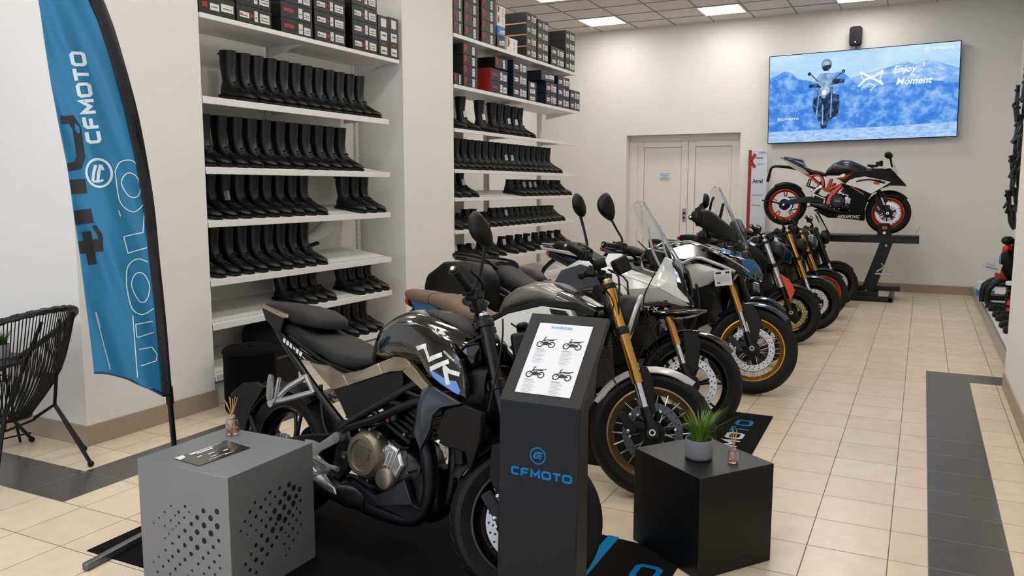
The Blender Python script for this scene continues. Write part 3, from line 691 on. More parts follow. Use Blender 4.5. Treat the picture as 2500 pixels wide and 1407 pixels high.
# potted grass
def grass(loc, label, sc, n, hmin, hmax, lm, pot_r, spread):
    t = thing('potted_plant', label, 'plant', loc)
    m = MB(); R_ = pot_r; m.lathe([(0, .0), (R_*.86, .0), (R_*.97, .006), (R_, .02), (R_, .088), (R_*.99, .092), (R_*.95, .092), (R_*.94, .075), (0, .073)], n=36); obj('pot', m, POTM, t, ang=50)
    m = MB(); m.lathe([(0, .076), (R_*.93, .076)], n=20); obj('soil', m, SOLE, t)
    m = MB()
    for k in range(n):
        a = random.uniform(0, 2*pi); r0 = R_*.55*sqrt(random.random()); h = random.uniform(hmin, hmax); ln = spread*random.uniform(.3, 1)*(r0/R_+.3); w0 = random.uniform(.0022, .0042)
        d = Vector((cos(a), sin(a), 0)); sd = Vector((-sin(a), cos(a), 0)); b0 = d*r0 + Vector((0, 0, .075)); vs = []; fs = []
        for i in range(5):
            f = i/4; p = b0 + d*ln*h*f**1.8*1.2 + Vector((0, 0, h*(f - .22*ln*f*f))); wd = w0*(1 - f**2*.95); vs += [p - sd*wd, p + d*wd*.3, p + sd*wd]
        for i in range(4):
            for j in range(2): q = i*3 + j; fs.append((q, q+1, q+4, q+3))
        m.add(vs, fs)
    o = obj('leaves', m, lm, t, ang=0); t.scale = (sc,)*3; return t
random.seed(3)
grass((-.785, 3.311, .42), 'green grass plant in a round grey pot on the dark pedestal', .92, 150, .09, .175, LEAF, .062, 1.0)
grass((-4.93, 2.93, .523), 'small bushy green plant in a grey pot on the round side table', .95, 110, .06, .12, LEAFD, .05, 1.0)
m = MB(); m.b(-.03, .03, -.01, .01, 0, .1); 
t = thing('table_card', 'white card standing behind the pot on the side table', 'card', (-5.05, 2.93, .523), (0, 0, .3)); obj('card_sheet', m, PAPER, t)
# side table
t = thing('side_table', 'round dark side table with thin black legs behind the string chair', 'side table', (-4.98, 2.86, 0))
m = MB(); m.lathe([(0, .497), (.225, .497), (.23, .503), (.23, .516), (.225, .522), (0, .522)], n=40); obj('table_top', m, WOODK, t)
for k in range(3):
    a = 2*pi*k/3 + .5; m = MB(); m.tube([(.1*cos(a), .1*sin(a), .497), (.17*cos(a), .17*sin(a), .01)], .008, 8); obj('leg', m, BLKM, t)
m = MB(); m.tube([(.12*cos(a), .12*sin(a), .4) for a in [2*pi*i/20 for i in range(20)]], .005, 6, closed=True); obj('ring', m, BLKM, t)
# string chair
CC = Vector((-4.5, 2.66, 0)); t = thing('string_chair', 'black string lounge chair with a wide oval back by the left wall', 'chair', CC)
def rim(a):
    u = cos(a); v = sin(a); return Vector((.52*u + .04*u*u - .03, .335*v*(1 - .12*u), .655 + .27*u + .045*v*v*1.0))
RP = [rim(2*pi*i/72) for i in range(72)]
m = MB(); m.tube(RP, .0155, 10, closed=True)
for i in range(0, 72): m.tube([RP[i] , RP[(i+1) % 72]], .0185, 6) if i % 2 else None
obj('rim', m, CORD, t)
BR = [Vector((-.02 + .16*cos(2*pi*i/36), .13*sin(2*pi*i/36), .27 + .02*cos(2*pi*i/36))) for i in range(36)]
m = MB(); m.tube(BR, .0105, 8, closed=True); obj('base_ring', m, BLKM, t)
m = MB()
for i in range(72):
    a = 2*pi*i/72; q = Vector((-.02 + .16*cos(a), .13*sin(a), .27 + .02*cos(a))); p = rim(a); mid = p.lerp(q, .5) + Vector((.05*cos(a), .035*sin(a), -.03))
    m.tube([p, mid, q], .0034, 5, smooth=4, caps=False)
    p2 = rim(a + .045); m.tube([p2, p2.lerp(q, .5) + Vector((.05*cos(a), .035*sin(a), -.03)), q + Vector((0, 0, .006))], .003, 5, smooth=3, caps=False)
o = obj('cord_seat', m, CORD, t); o['kind'] = 'stuff'
nd = Vector((.25, .13, .345))
for s in (1, -1):
    m = MB(); n_ = Vector((.24, .14*s, .35)); m.tube([(.47, .05*s, .86), n_, (.10, .11*s, .262)], .0095, 8, smooth=1); obj('back_support', m, BLKM, t)
for f in ((.425, .203), (.15, .36), (-.30, .333), (-.42, -.30), (.38, -.3)):
    m = MB(); s = 1 if f[1] > 0 else -1; top = Vector((.24, .14*s, .35)) if f[0] > 0 else Vector((-.13, .09*s, .27))
    m.tube([top, (f[0], f[1], .02)], .0105, 8); obj('leg', m, BLKM, t)
    m = MB(); m.sphere((f[0], f[1], .018), .018, 12); obj('foot_cap', m, BLK, t)
m = MB(); m.tube([(-.30, .333, .06), (-.42, -.3, .06)], .005, 6); m.tube([(-.13, .09, .27), (.0, 0, .2), (.12, .1, .26)], .007, 6); m.tube([(-.13, -.09, .27), (.0, 0, .2), (.12, -.1, .26)], .007, 6); obj('cross_brace', m, BLKM, t)
# stool
t = thing('round_stool', 'black velvet round stool in front of the left boot rack', 'stool', (-4.14, 4.16, 0))
m = MB(); m.lathe([(0, .0), (.165, .0), (.178, .02), (.18, .06), (.18, .405), (.186, .412), (.186, .425), (.18, .44), (.165, .452), (.12, .456), (0, .452)], n=48); obj('upholstery', m, STOOLM, t, ang=60)
m = MB(); m.tube([(.186*cos(2*pi*i/48), .186*sin(2*pi*i/48), .418) for i in range(48)], .005, 6, closed=True); obj('piping', m, STOOLM, t)
m = MB(); m.lathe([(0, .446), (.014, .452), (.018, .458), (0, .462)], n=16); obj('button', m, STOOLM, t)
t = thing('black_case', 'small black case with a silver latch beside the round stool', 'case', (-4.30, 4.47+.0, 0), (0, 0, .1))
m = MB(); m.b(-.1, .1, -.06, .28, 0, .30); obj('case_body', m, BLK, t, bevel=.02)
m = MB(); m.lathe([(0, .0), (.014, .0), (.012, .012), (0, .014)], (.1, -.02, .26), 'x', n=12); obj('latch', m, CHROME, t)

# ================================================================ FEATHER FLAG
FB = Vector((-3.04, 2.57, 0)); FE = Vector((.646, .764, 0)); FN = Vector((.764, -.646, 0))   # FN points to the camera
t = thing('feather_flag', 'tall blue feather flag with white lettering on a black pole', 'flag', FB)
PO = [(.004, .02), (-.009, .366), (-.018, .611), (-.026, .917), (-.037, 1.217), (-.048, 1.474), (-.069, 1.69), (-.095, 1.884), (-.131, 2.066), (-.172, 2.243), (-.225, 2.40), (-.30, 2.54), (-.40, 2.62), (-.47, 2.6)]
LE = [(-.32, .731), (-.33, .974), (-.346, 1.264), (-.373, 1.651), (-.412, 1.974), (-.438, 2.322), (-.47, 2.6)]
def interp(tab, z, zi=1):
    if z <= tab[0][zi]: return tab[0][1-zi]
    for a, b in zip(tab, tab[1:]):
        if a[zi] <= z <= b[zi]: f = (z - a[zi])/max(1e-6, b[zi]-a[zi]); return a[1-zi]*(1-f) + b[1-zi]*f
    return tab[-1][1-zi]
PZ = PO[:12]
def fold(u, z):
    # gentle fabric folds running diagonally from the tip
    return .010*sin((u*1.0 + (z-.7)*.16)*42) + .008*sin((u + z*.33)*70 + 1)*(.3 + .35*(z-.7)) + .012*sin((u + .1)*17 + z*2)
def F3(u, z, off=0): return FE*u + Vector((0, 0, z)) + FN*(fold(u, z) + off + .012)
def pe(z): return interp(PZ, z)
BT = [(-.32, .731), (-.263, .725), (-.19, .694), (-.149, .671), (-.091, .647), (-.058, .624), (-.03, .602)]
def fsurf(m, u0f, u1f, z0f, zt, nu, nz, off):
    rows = []
    for i in range(nz+1):
        r = []
        for j in range(nu+1):
            fu = j/nu; 
            zb = z0f(fu); z = zb + (zt - zb)*(i/nz); a, b = u0f(z), u1f(z); r.append(F3(a + (b-a)*fu, z, off))
        rows.append(r)
    vs = [p for r in rows for p in r]; n = nu+1
    m.add(vs, [(i*n+j, i*n+j+1, (i+1)*n+j+1, (i+1)*n+j) for i in range(nz) for j in range(nu)])
def zbot(fu):
    u = -.32 + fu*.295; return interp([(b, a) for a, b in BT][::-1] if False else BT, u, 0)
SW = lambda z: .026 + .012*max(0, z-1)
m = MB(); fsurf(m, lambda z: interp(LE, z), lambda z: pe(z) - SW(z), zbot, 2.55, 40, 150, 0)
fl = obj('flag_cloth', m, FLAGB, t, ang=0)
md = fl.modifiers.new('s', 'SOLIDIFY'); md.thickness = .0012
m = MB(); fsurf(m, lambda z: pe(z) - SW(z) - .004, lambda z: pe(z) + .008, lambda f: .60, 2.5, 4, 100, .003)
o = obj('sleeve', m, FLAGK, t, ang=0); md = o.modifiers.new('s', 'SOLIDIFY'); md.thickness = .004
m = MB()
for i in range(len(BT)-1): m.tube([F3(*BT[i], .001), F3(*BT[i+1], .001)], .0035, 5)
obj('hem', m, DBLUE, t)
m = MB(); m.tube([FE*a + Vector((0, 0, b)) for a, b in PO], [.0125]*4 + [.01]*10, 10, smooth=4); obj('pole', m, BLKM, t)
m = MB(); m.cyl(FE*-.0165 + Vector((0, 0, .56)), FE*-.0185 + Vector((0, 0, .64)), .017); obj('pole_collar', m, BLK, t)
# base legs: square grey tubes
GST = mat('grey_steel_tube', '6e7074', .35, metal=.8, noise=.05)
for (p, q) in ((Vector((.079, -.545, .018)), Vector((-.03, .25, .018))), (Vector((.4, .06, .018)), Vector((-.12, .0, .018)))):
    m = MB(); d = (q - p); m.box((p+q)/2, (d.length, .032, .03), (0, 0, atan2(d.y, d.x))); obj('base_leg', m, GST, t, bevel=.004)
m = MB(); m.cyl((0, 0, .02), (0, 0, .12), .02); obj('pole_socket', m, GST, t)
# prints on the cloth
class FM:  # maps flag text coordinates: s along the flag upwards, v across
    pass
def strip_map(x0, z0, x1, z1):
    d = Vector((x1-x0, z1-z0)).normalized(); nrm = Vector((-d.y, d.x))
    return lambda s, v: F3(x0 + d.x*s + nrm.x*v, z0 + d.y*s + nrm.y*v, .0022)
m = MB(); mp = strip_map(-.2385, 1.742, -.297, 2.235); word(m, 'CFMOTO', 0, -.006, .056, lambda s, v: mp(s*.86, v), wt=.27, gap=.24)
obj('lettering', m, FWHITE, t, ang=0)
m = MB(); mp = lambda s, v: F3(-.25 + s, 1.612 + v, .0022)
for i in range(40):
    a, b = 2*pi*i/40, 2*pi*(i+1)/40; m.add([mp(.054*cos(a), .064*sin(a)), mp(.054*cos(b), .064*sin(b)), mp(.044*cos(b), .054*sin(b)), mp(.044*cos(a), .054*sin(a))], [(0, 1, 2, 3)])
for pth, wd in (([(-.026, -.034), (-.020, .0), (-.010, .034)], .012), ([(-.006, -.036), (.000, .0), (.008, .036)], .012), ([(-.026, -.036), (.0, -.036), (.016, -.030)], .009), ([(.010, .034), (.018, .012)], .010)):
    vs, fs = ribbon(pth, wd, False, .006); m.add([mp(v.x, v.y) for v in vs], fs)
obj('emblem', m, FWHITE, t, ang=0)
m = MB()
def st(path, wd, closed=False, fn=None):
    vs, fs = ribbon(path, wd, closed, .012); m.add([F3(max(v.x, interp(LE, v.y)+.002), v.y, .002) for v in vs], fs)
st([(-.385, 1.835), (-.345, 1.838), (-.325, 1.80), (-.318, 1.68), (-.332, 1.645), (-.375, 1.635)], .034)
st([(-.375, 1.59), (-.31, 1.592)], .0); 
st([(-.372, 1.552), (-.305, 1.556)], .062)
st([(-.36, 1.42), (-.288, 1.428)], .062)
st([(-.365, 1.29), (-.255, 1.30)], .055); st([(-.315, 1.36), (-.298, 1.215)], .033); st([(-.262, 1.30), (-.262, 1.345), (-.285, 1.385)], .018)
obj('black_lettering', m, INK, t, ang=0)
m = MB(); LW = .0042
def so(path, closed=False, sub=.01):
    P = cr(path, 4, closed) if sub else path
    vs, fs = ribbon(P, LW, closed, .012); m.add([F3(min(v.x, pe(v.y)-SW(v.y)-.001), v.y, .0021) for v in vs], fs)
so([(-.187, 1.62), (-.165, 1.66), (-.12, 1.668), (-.09, 1.64)]); so([(-.187, 1.62), (-.178, 1.5), (-.15, 1.455), (-.115, 1.445), (-.082, 1.475)])
so([(-.165, 1.57), (-.14, 1.612), (-.105, 1.6), (-.09, 1.55), (-.105, 1.51), (-.14, 1.515)], True); so([(-.182, 1.45), (-.176, 1.425)])
so([(-.168, 1.335), (-.155, 1.262), (-.075, 1.285)], False, 0); so([(-.168, 1.335), (-.09, 1.352), (-.08, 1.442), (-.076, 1.44)], False, 0)
so([(-.168, 1.12), (-.16, 1.2), (-.12, 1.235), (-.078, 1.22)]); so([(-.168, 1.12), (-.152, 1.02), (-.11, .985), (-.062, 1.01)])
so([(-.148, 1.12), (-.128, 1.17), (-.095, 1.165), (-.075, 1.11), (-.09, 1.05), (-.12, 1.045)], True)
so([(-.15, .985), (-.145, .70)], False, 0); so([(-.14, .945), (-.07, .95)], False, 0); so([(-.138, .885), (-.068, .9)], False, 0); so([(-.14, .945), (-.138, .885)], False, 0)
so([(-.132, .83), (-.08, .835), (-.06, .80), (-.065, .77), (-.128, .755)], False, 0)
P = [(-.309, 1.0 - .006*k) for k in range(0, 46)]
for k in range(0, 45, 1):
    z_ = 1.0 - .0058*k; uu = -.300 + .0010*k; L2 = .007 if k < 12 else .004
    m.add([F3(uu, z_, .0022), F3(uu+L2, z_, .0022), F3(uu+L2, z_+.0038, .0022), F3(uu, z_+.0038, .0022)], [(0, 1, 2, 3)])
obj('outline_lettering', m, FWHITE, t, ang=0)

# ================================================================ KIOSK
t = thing('info_stand', 'dark anthracite info stand with slanted head and blue logo in front of the black bike', 'info stand', (-1.053, 2.35, 0))
m = MB(); x0, x1 = -.139, .139
m.rings([[Vector((x, y, z)) for y, z in ((-.10, 0), (-.065, .87), (.01, .87), (.01, 0))] for x in (x0, x1)]); obj('stand_body', m, KIOSK, t, bevel=.002)
PN = Vector((0, -1, 1)).normalized(); PU = Vector((0, 1, 1)).normalized(); P0 = Vector((0, -.067, .868))
def KP(x, s, o): return P0 + Vector((x, 0, 0)) + PU*s + PN*o
m = MB(); m.rings([[KP(x, s, o) for s, o in ((0, 0), (.352, 0), (.352, -.022), (0, -.03))] for x in (x0-.002, x1+.002)]); obj('slanted_head', m, KIOSKT, t, bevel=.002)
m = MB(); m.rings([[KP(x, s, o) for s, o in ((.02, -.02), (.3, -.02), (.12, -.14), (.0, -.09))] for x in (x0+.02, x1-.02)]); obj('head_support', m, KIOSK, t, bevel=.002)
m = MB()
def KF(x, z): return Vector((x, -.10 + .035*z/.87 - .0012, z))
word(m, 'CFMOTO', -.093, .627, .0268, KF, wt=.27, gap=.24); emblem(m, 0, .700, .026, KF); obj('logo', m, CYAN, t, ang=0)
pg = thing('price_sheet', 'white price sheet with four small motorcycle pictures on the info stand', 'sheet', (-1.053, 2.35, 0))
m = MB(); m.rings([[KP(x, s, o) for s, o in ((.034, .0008), (.312, .0008), (.312, .0022), (.034, .0022))] for x in (-.0965, .0965)]); obj('paper', m, PAPER, pg)
m = MB(); q = lambda u, v: KP(u, v, .0028)
text_mesh(m, '25 ADVENTURES', .0145, lambda u, v: q(-.05+u*.72, .291+v), bold=.0004); obj('headline', m, INKB, pg, ang=0)
m = MB(); mo = MB()
for cx, cy in ((-.048, .225), (.047, .225), (-.048, .105), (.047, .105)):
    for dx in (-.021, .021):
        vs, fs = ribbon([(cx+dx+.0105*cos(2*pi*i/16), cy+.0*dx+.0105*sin(2*pi*i/16)) for i in range(16)], .004, True, 0); m.add([q(v.x, v.y) for v in vs], fs)
    for pth, wd in (([(-.021, 0), (-.012, .018), (-.009, .03)], .003), ([(-.012, .024), (-.004, .03)], .002), ([(-.012, .016), (.004, .018), (.024, .019)], .006), ([(-.01, .004), (.008, .004)], .013), ([(.008, .006), (.02, .001)], .005), ([(.02, .02), (.034, .024)], .003)):
        vs, fs = ribbon([(cx+a, cy+b) for a, b in pth], wd, False, 0); m.add([q(v.x, v.y) for v in vs], fs)
    vs, fs = ribbon([(cx-.006, cy+.014), (cx+.006, cy+.013)], .007, False, 0); mo.add([KP(v.x, v.y, .0031) for v in vs], fs)
    for k in range(11):
        L2 = .03 + .012*((k*7) % 3)/2
        vs, fs = ribbon([(cx-.03, cy-.02-.0052*k), (cx-.03+L2, cy-.02-.0052*k)], .0012 if k else .003, False, 0); mo.add([q(v.x, v.y) for v in vs], fs)
obj('bike_pictures', m, INK, pg, ang=0); obj('small_print', mo, INKG, pg, ang=0)

# ================================================================ BACK WALL ITEMS
YT = 13.28
# screen
t = thing('wall_screen', 'huge wall mounted screen showing a rider and blue mountains', 'television', (-.93, YT, 2.91), (0, radians(-.9), 0))
W2, H2 = 1.30, .665
m = MB(); m.b(-W2, W2, .0, .06, -H2, H2); obj('casing', m, BLK, t, bevel=.004)
m = MB(); m.b(-.5, .5, .06, .12, -.3, .3); obj('wall_bracket', m, BLKM, t)
def emi(name, cols, scale=3, st_=.45, vec=None, dist=0):
    mm = bpy.data.materials.new(name); mm.use_nodes = True; nt = mm.node_tree; nt.nodes.clear()
    out = nt.nodes.new('ShaderNodeOutputMaterial'); e = nt.nodes.new('ShaderNodeEmission'); e.inputs['Strength'].default_value = st_
    if len(cols) == 1: e.inputs['Color'].default_value = lin(cols[0])
    else:
        tc = nt.nodes.new('ShaderNodeTexCoord'); mp_ = nt.nodes.new('ShaderNodeMapping'); nt.links.new(tc.outputs['Object'], mp_.inputs['Vector'])
        mp_.inputs['Scale'].default_value = vec or (1, 1, 1)
        n = nt.nodes.new('ShaderNodeTexNoise'); n.inputs['Scale'].default_value = scale; n.inputs['Detail'].default_value = 9; n.inputs['Roughness'].default_value = .62; n.inputs['Distortion'].default_value = dist
        nt.links.new(mp_.outputs['Vector'], n.inputs['Vector']); r = nt.nodes.new('ShaderNodeValToRGB'); el = r.color_ramp.elements
        el[0].position = .36; el[0].color = lin(cols[0]); el[1].position = .66; el[1].color = lin(cols[-1])
        for i, c in enumerate(cols[1:-1]): q_ = el.new(.36 + .3*(i+1)/(len(cols)-1)); q_.color = lin(c)
        nt.links.new(n.outputs['Fac'], r.inputs['Fac']); nt.links.new(r.outputs['Color'], e.inputs['Color'])
    nt.links.new(e.outputs['Emission'], out.inputs['Surface']); return mm
E_SKY = emi('screen_sky', ['9fd0fa', 'bfe3fd', 'd9f1fd'], .9, .45, (1, 1, 2.2)); E_M1 = emi('screen_mountain', ['3f7fdc', '4f8de6', '78adf2', '9cc6f6'], 5.5, .45, (1, 1, 1.2), .25)
E_M2 = emi('screen_far_mountain', ['6da4ee', '8fbcf5', 'cfe6fc'], 4.5, .45, (1, 1, 2), .3); E_RD = emi('screen_road', ['7fb0f4', 'a9cdfa', 'c9e1fc'], 9, .45, (1, 1, 4))
E_W = emi('screen_white', ['f4fbff'], 1); E_K = emi('screen_dark', ['1b2a3c', '2c435f', '5d82a8'], 14, .45); E_G = emi('screen_grey', ['6287b5', '8fb2d8', 'b7cfe6'], 12, .45); E_Y = emi('screen_yellow', ['d6cf8a'])
def SP(x, z, k=0): return Vector((x + .93, -.002 - .0012*k, z - 2.91))
def splane(name, polys, mm, k, parent):
    m = MB()
    for p in polys: m.add([SP(x, z, k) for x, z in p], [tuple(range(len(p)))])
    return obj(name, m, mm, parent, ang=0)
m = MB(); m.b(-W2+.012, W2-.012, -.004, 0, -H2+.012, H2-.012); scr = obj('display', m, E_SKY, t)
xl, xr = -2.217, .357
def scp(polys, nm, mm, k): return splane(nm, polys, mm, k + 3, scr)
scp([[(xl, 3.0), (-1.2, 3.12), (-.9, 3.2), (-.55, 3.28), (-.31, 3.34), (-.2, 3.29), (-.05, 3.34), (.08, 3.31), (.2, 3.26), (xr, 3.2), (xr, 2.9), (xl, 2.9)]], 'far_mountains', E_M2, 0)
scp([[(xl, 3.24), (-2.12, 3.27), (-2.0, 3.33), (-1.9, 3.30), (-1.8, 3.2), (-1.62, 3.16), (-1.5, 3.10), (-1.35, 3.24), (-1.2, 3.27), (-1.1, 3.20), (-.98, 3.08), (-.85, 3.0), (-.72, 3.01), (-.55, 3.06), (-.3, 3.05), (-.1, 3.07), (.1, 3.04), (xr, 3.0), (xr, 2.44), (xl, 2.42)]], 'mountains', E_M1, 1)
scp([[(xl, 2.425), (-.6, 2.43), (xr, 2.46), (xr, 2.262), (xl, 2.262)]], 'road', E_RD, 2)
RX = -1.40
def pl(*a): return [(RX + x, z) for x, z in a]
scp([pl((-.13, 3.2), (-.09, 3.26), (.06, 3.26), (.12, 3.2), (.16, 3.05), (.08, 3.02), (-.1, 3.02), (-.19, 3.08))], 'rider_jacket', E_G, 3)
scp([pl((-.24, 3.10), (-.12, 3.12), (-.06, 3.05), (-.24, 3.06)), pl((.26, 3.15), (.14, 3.17), (.06, 3.08), (.26, 3.1)), pl(*[(-.235 + .026*cos(a), 3.262 + .026*sin(a)) for a in [2*pi*i/12 for i in range(12)]]), pl(*[(.24 + .026*cos(a), 3.27 + .026*sin(a)) for a in [2*pi*i/12 for i in range(12)]]),
     pl((-.215, 3.245), (-.2, 3.25), (-.1, 3.14), (-.12, 3.14)), pl((.2, 3.25), (.22, 3.24), (.1, 3.12), (.08, 3.13)),
     pl((-.1, 3.05), (.1, 3.05), (.11, 2.85), (.14, 2.62), (.06, 2.55), (-.09, 2.55), (-.13, 2.7), (-.12, 2.9)), pl((.1, 2.95), (.19, 2.93), (.2, 2.75), (.18, 2.62), (.1, 2.6)), pl((-.1, 2.93), (-.17, 2.88), (-.18, 2.76), (-.13, 2.64), (-.08, 2.66)),
     pl((-.06, 2.82), (.02, 2.84), (.05, 2.6), (.03, 2.45), (-.05, 2.44), (-.08, 2.6))], 'rider_motorcycle', E_K, 4)
scp([pl((-.1, 3.04), (.05, 3.1), (.06, 2.98), (-.02, 2.88), (-.1, 2.96))] + [pl((-.105, 2.95), (-.085, 2.95), (-.115, 2.6), (-.13, 2.6)), pl((.08, 3.0), (.095, 3.0), (.09, 2.6), (.07, 2.6)), pl((-.045, 2.8), (-.025, 2.8), (-.02, 2.5), (-.04, 2.5))], 'fairing_highlight', E_G, 5)
scp([pl(*[(-.02 + .034*cos(a), 2.975 + .04*sin(a)) for a in [2*pi*i/14 for i in range(14)]])], 'headlamp', E_W, 6)
scp([pl(*[(.005 + .075*cos(a), 3.385 + .085*sin(a)) for a in [2*pi*i/18 for i in range(18)]])], 'helmet', E_G, 6)
scp([pl((-.06, 3.37), (.07, 3.375), (.065, 3.33), (.03, 3.29), (-.03, 3.29), (-.058, 3.33))], 'visor', E_K, 7)
scp([pl((-.03, 3.42), (.04, 3.42), (.035, 3.385), (-.02, 3.385))], 'helmet_mark', E_Y, 7)
m = MB(); mp = lambda u, v: SP(u, v, 8)
text_mesh(m, 'Enjoy', .135, lambda u, v: mp(-.49+u, 3.195+v), shear=.25, bold=.003); text_mesh(m, 'Its', .07, lambda u, v: mp(-.27+u, 3.125+v), shear=.3, bold=.002); text_mesh(m, '2', .07, lambda u, v: mp(-.115+u, 3.26+v), shear=.3, bold=.002)
text_mesh(m, 'Moment', .135, lambda u, v: mp(-.45+u, 3.02+v), shear=.25, bold=.003)
obj('slogan', m, E_W, scr, ang=0)
m = MB(); word(m, 'CFMOTO', -2.02, 2.59, .03, mp, wt=.24); emblem(m, -2.055, 2.605, .026, mp); word(m, 'CFMOTO', -.01, 3.475, .036, mp, wt=.24); emblem(m, -.06, 3.492, .036, mp); obj('brand_lettering', m, E_W, scr, ang=0)
m = MB()
for pth, wd in (([(-.93, 3.24), (-.8, 3.16), (-.66, 3.08), (-.62, 3.04)], .035), ([(-.95, 3.03), (-.85, 3.13), (-.72, 3.17), (-.62, 3.24)], .03), ([(-.9, 3.0), (-.8, 3.06), (-.72, 3.03), (-.78, 2.96)], .012), ([(-.93, 3.24), (-.88, 3.12)], .014), ([(-.62, 3.24), (-.66, 3.12), (-.62, 3.04)], .014)):
    vs, fs = ribbon(pth, wd, False, .02); m.add([mp(v.x, v.y) for v in vs], fs)
obj('cross_symbol', m, E_W, scr, ang=0)
# speaker
t = thing('wall_speaker', 'black wall speaker above the big screen', 'speaker', (-1.02, 13.3, 3.76))
m = MB(); 
def rr2(w, h, r, n=6): return [(sx*(w-r) + r*cos(a0 + pi/2*i/n)*1, sz*(h-r) + r*sin(a0 + pi/2*i/n)) for sx, sz, a0 in ((1, 1, 0), (-1, 1, pi/2), (-1, -1, pi), (1, -1, 3*pi/2)) for i in range(n+1)]
m.rings([[Vector((x*s, y, z*s)) for x, z in rr2(.088, .14, .045)] for s, y in ((.7, .08), (.95, .04), (1, -.0), (.97, -.06), (.9, -.075))]); obj('speaker_body', m, BLK, t, ang=50)
m = MB(); m.lathe([(0, -.078), (.01, -.078), (.011, -.07)], (0, 0, -.09), 'y', n=12); obj('badge', m, CHROME, t)
m = MB(); m.tube([(0, .06, -.12), (.01, .06, -.2)], .006, 6); m.cyl((0, .04, 0), (0, .1, 0), .03); obj('mount_cable', m, BLK, t)
# slim info sign
t = thing('logo_sign', 'slim silver sign panel with a red stripe beside the lifted motorcycle', 'sign', (-2.35, 13.2, 0))
m = MB(); m.b(-.13, .155, .0, .03, .02, 2.13); obj('sign_panel', m, GREYS, t, bevel=.003)
m = MB(); m.b(-.2, .2, -.1, .14, 0, .02); obj('sign_foot', m, BLKM, t)
m = MB(); m.b(-.135, -.085, -.003, .0, .05, 2.13)
for pth in ([(-.1, 1.96), (-.03, 2.07)], [(-.1, 1.96), (-.03, 1.86)]):
    vs, fs = ribbon(pth, .05, False, 0); m.add([Vector((v.x, -.004, v.y)) for v in vs], fs)
obj('red_stripe', m, PINK, t)
m = MB(); mp = lambda u, v: Vector((u, -.004, v))
text_mesh(m, 'KAPPA', .05, lambda u, v: mp(.02+u*.7, 2.07+v), shear=.3); text_mesh(m, 'Rizoma', .035, lambda u, v: mp(-.02+u, 2.0+v), shear=.2, bold=.001); text_mesh(m, 'HEPCO', .03, lambda u, v: mp(.0+u, 1.9+v)); text_mesh(m, 'Arrel', .09, lambda u, v: mp(-.06+u*.8, 1.62+v), bold=.002)
text_mesh(m, 'TECH SYSTEM', .032, lambda u, v: mp(-.06+u*.8, 1.42+v)); text_mesh(m, 'Dainese', .04, lambda u, v: mp(-.06+u, 1.26+v)); obj('sign_lettering', m, INK, t, ang=0)

# ================================================================ PLATFORM AND GEAR AT THE RIGHT
t = thing('display_platform', 'long low white display platform with aluminium edge along the right wall', 'platform', (.70, 7.26, 0))
m = MB(); m.b(0.012, .4, .0, 6.1, .0, .135); obj('platform_top', m, WHITE, t)
m = MB(); m.b(-.0, .03, -.0, 6.1, .012, .142); obj('platform_edge', m, ALU, t, bevel=.004)
def slab(y, x, z, label):
    t = thing('protector_pad', label, 'protector', (x, y, z), group='black padded protectors lying on the platform')
    m = MB(); m.body([(-.0, .0, .03, .05), (.01, -.005, .055, .075), (.1, -.005, .065, .08), (.3, -.005, .06, .08), (.33, .0, .03, .05)], e=3); obj('pad', m, BLK, t)
    m = MB(); m.b(.05, .07, -.082, .082, -.004, .068); m.b(.22, .24, -.082, .082, -.004, .066); obj('strap', m, SEATM, t); note(t); return t
p0 = None
for i, (y, x) in enumerate(((11.05, .73), (10.8, .74), (10.3, .75), (10.02, .76), (9.55, .76), (9.2, .77), (8.75, .78), (8.42, .79))):
    lab = f'black padded protector on the platform, {("back", "front")[i % 2]} one of the {("furthest", "second", "third", "nearest")[i//2]} pair'
    if p0 is None: p0 = slab(y, x, .14, lab)
    else: dup(p0, (x, y, .14), (0, 0, 0), lab)
t = thing('product_box', 'white and blue product box at the far end of the platform', 'box', (.80, 12.4, .14))
m = MB(); m.b(-.1, .1, -.15, .15, .07, .17); obj('white_upper', m, PAPER, t); m = MB(); m.b(-.102, .102, -.152, .152, 0.0, .07); obj('blue_lower', m, BLUBOX, t)
t = thing('product_tray', 'long flat black tray behind the product box', 'tray', (.74, 11.9, .14)); m = MB(); m.b(0, .33, -.1, .1, .0, .06); m.mi = 0; obj('tray', m, BLK, t, bevel=.01)
# armour suit stand: dark protective gear hanging upright
t = thing('armour_vest', 'black red and blue body armour standing on the platform against the wall', 'body armour', (.93, 11.35, .14))
m = MB(); m.body([(-.06, .35, .62, .1), (0, .3, .7, .15), (.08, .32, .66, .12)], e=2.6); obj('chest_plate', m, BLK, t)
m = MB(); m.body([(-.07, .42, .60, .06), (-.03, .40, .64, .1), (.02, .42, .62, .08)], e=2.6); obj('blue_panel', m, BLUBOX, t)
m = MB(); m.body([(-.11, .30, .42, .07), (-.05, .26, .47, .13), (.02, .3, .42, .1)], e=2.6); m.body([(-.05, .60, .7, .04), (0, .58, .74, .09), (.05, .62, .72, .06)], e=2.4); obj('red_panel', m, REDM, t)
m = MB(); m.tube([(-.05, -.1, .32), (-.17, -.12, .2), (-.17, -.12, .02)], [.035, .04, .03], 8, smooth=3); m.tube([(-.05, .1, .32), (-.2, .08, .22), (-.22, .07, .02)], [.035, .04, .03], 8, smooth=3); m.body([(-.14, .22, .3, .1), (.06, .22, .32, .14)], e=2.6); obj('leg_guard', m, SATIN, t)
m = MB(); m.sphere((0, 0, .78), .07, 12, (1, 1, .8)); m.b(.05, .075, -.12, .12, 0, .8); obj('collar', m, BLK, t)
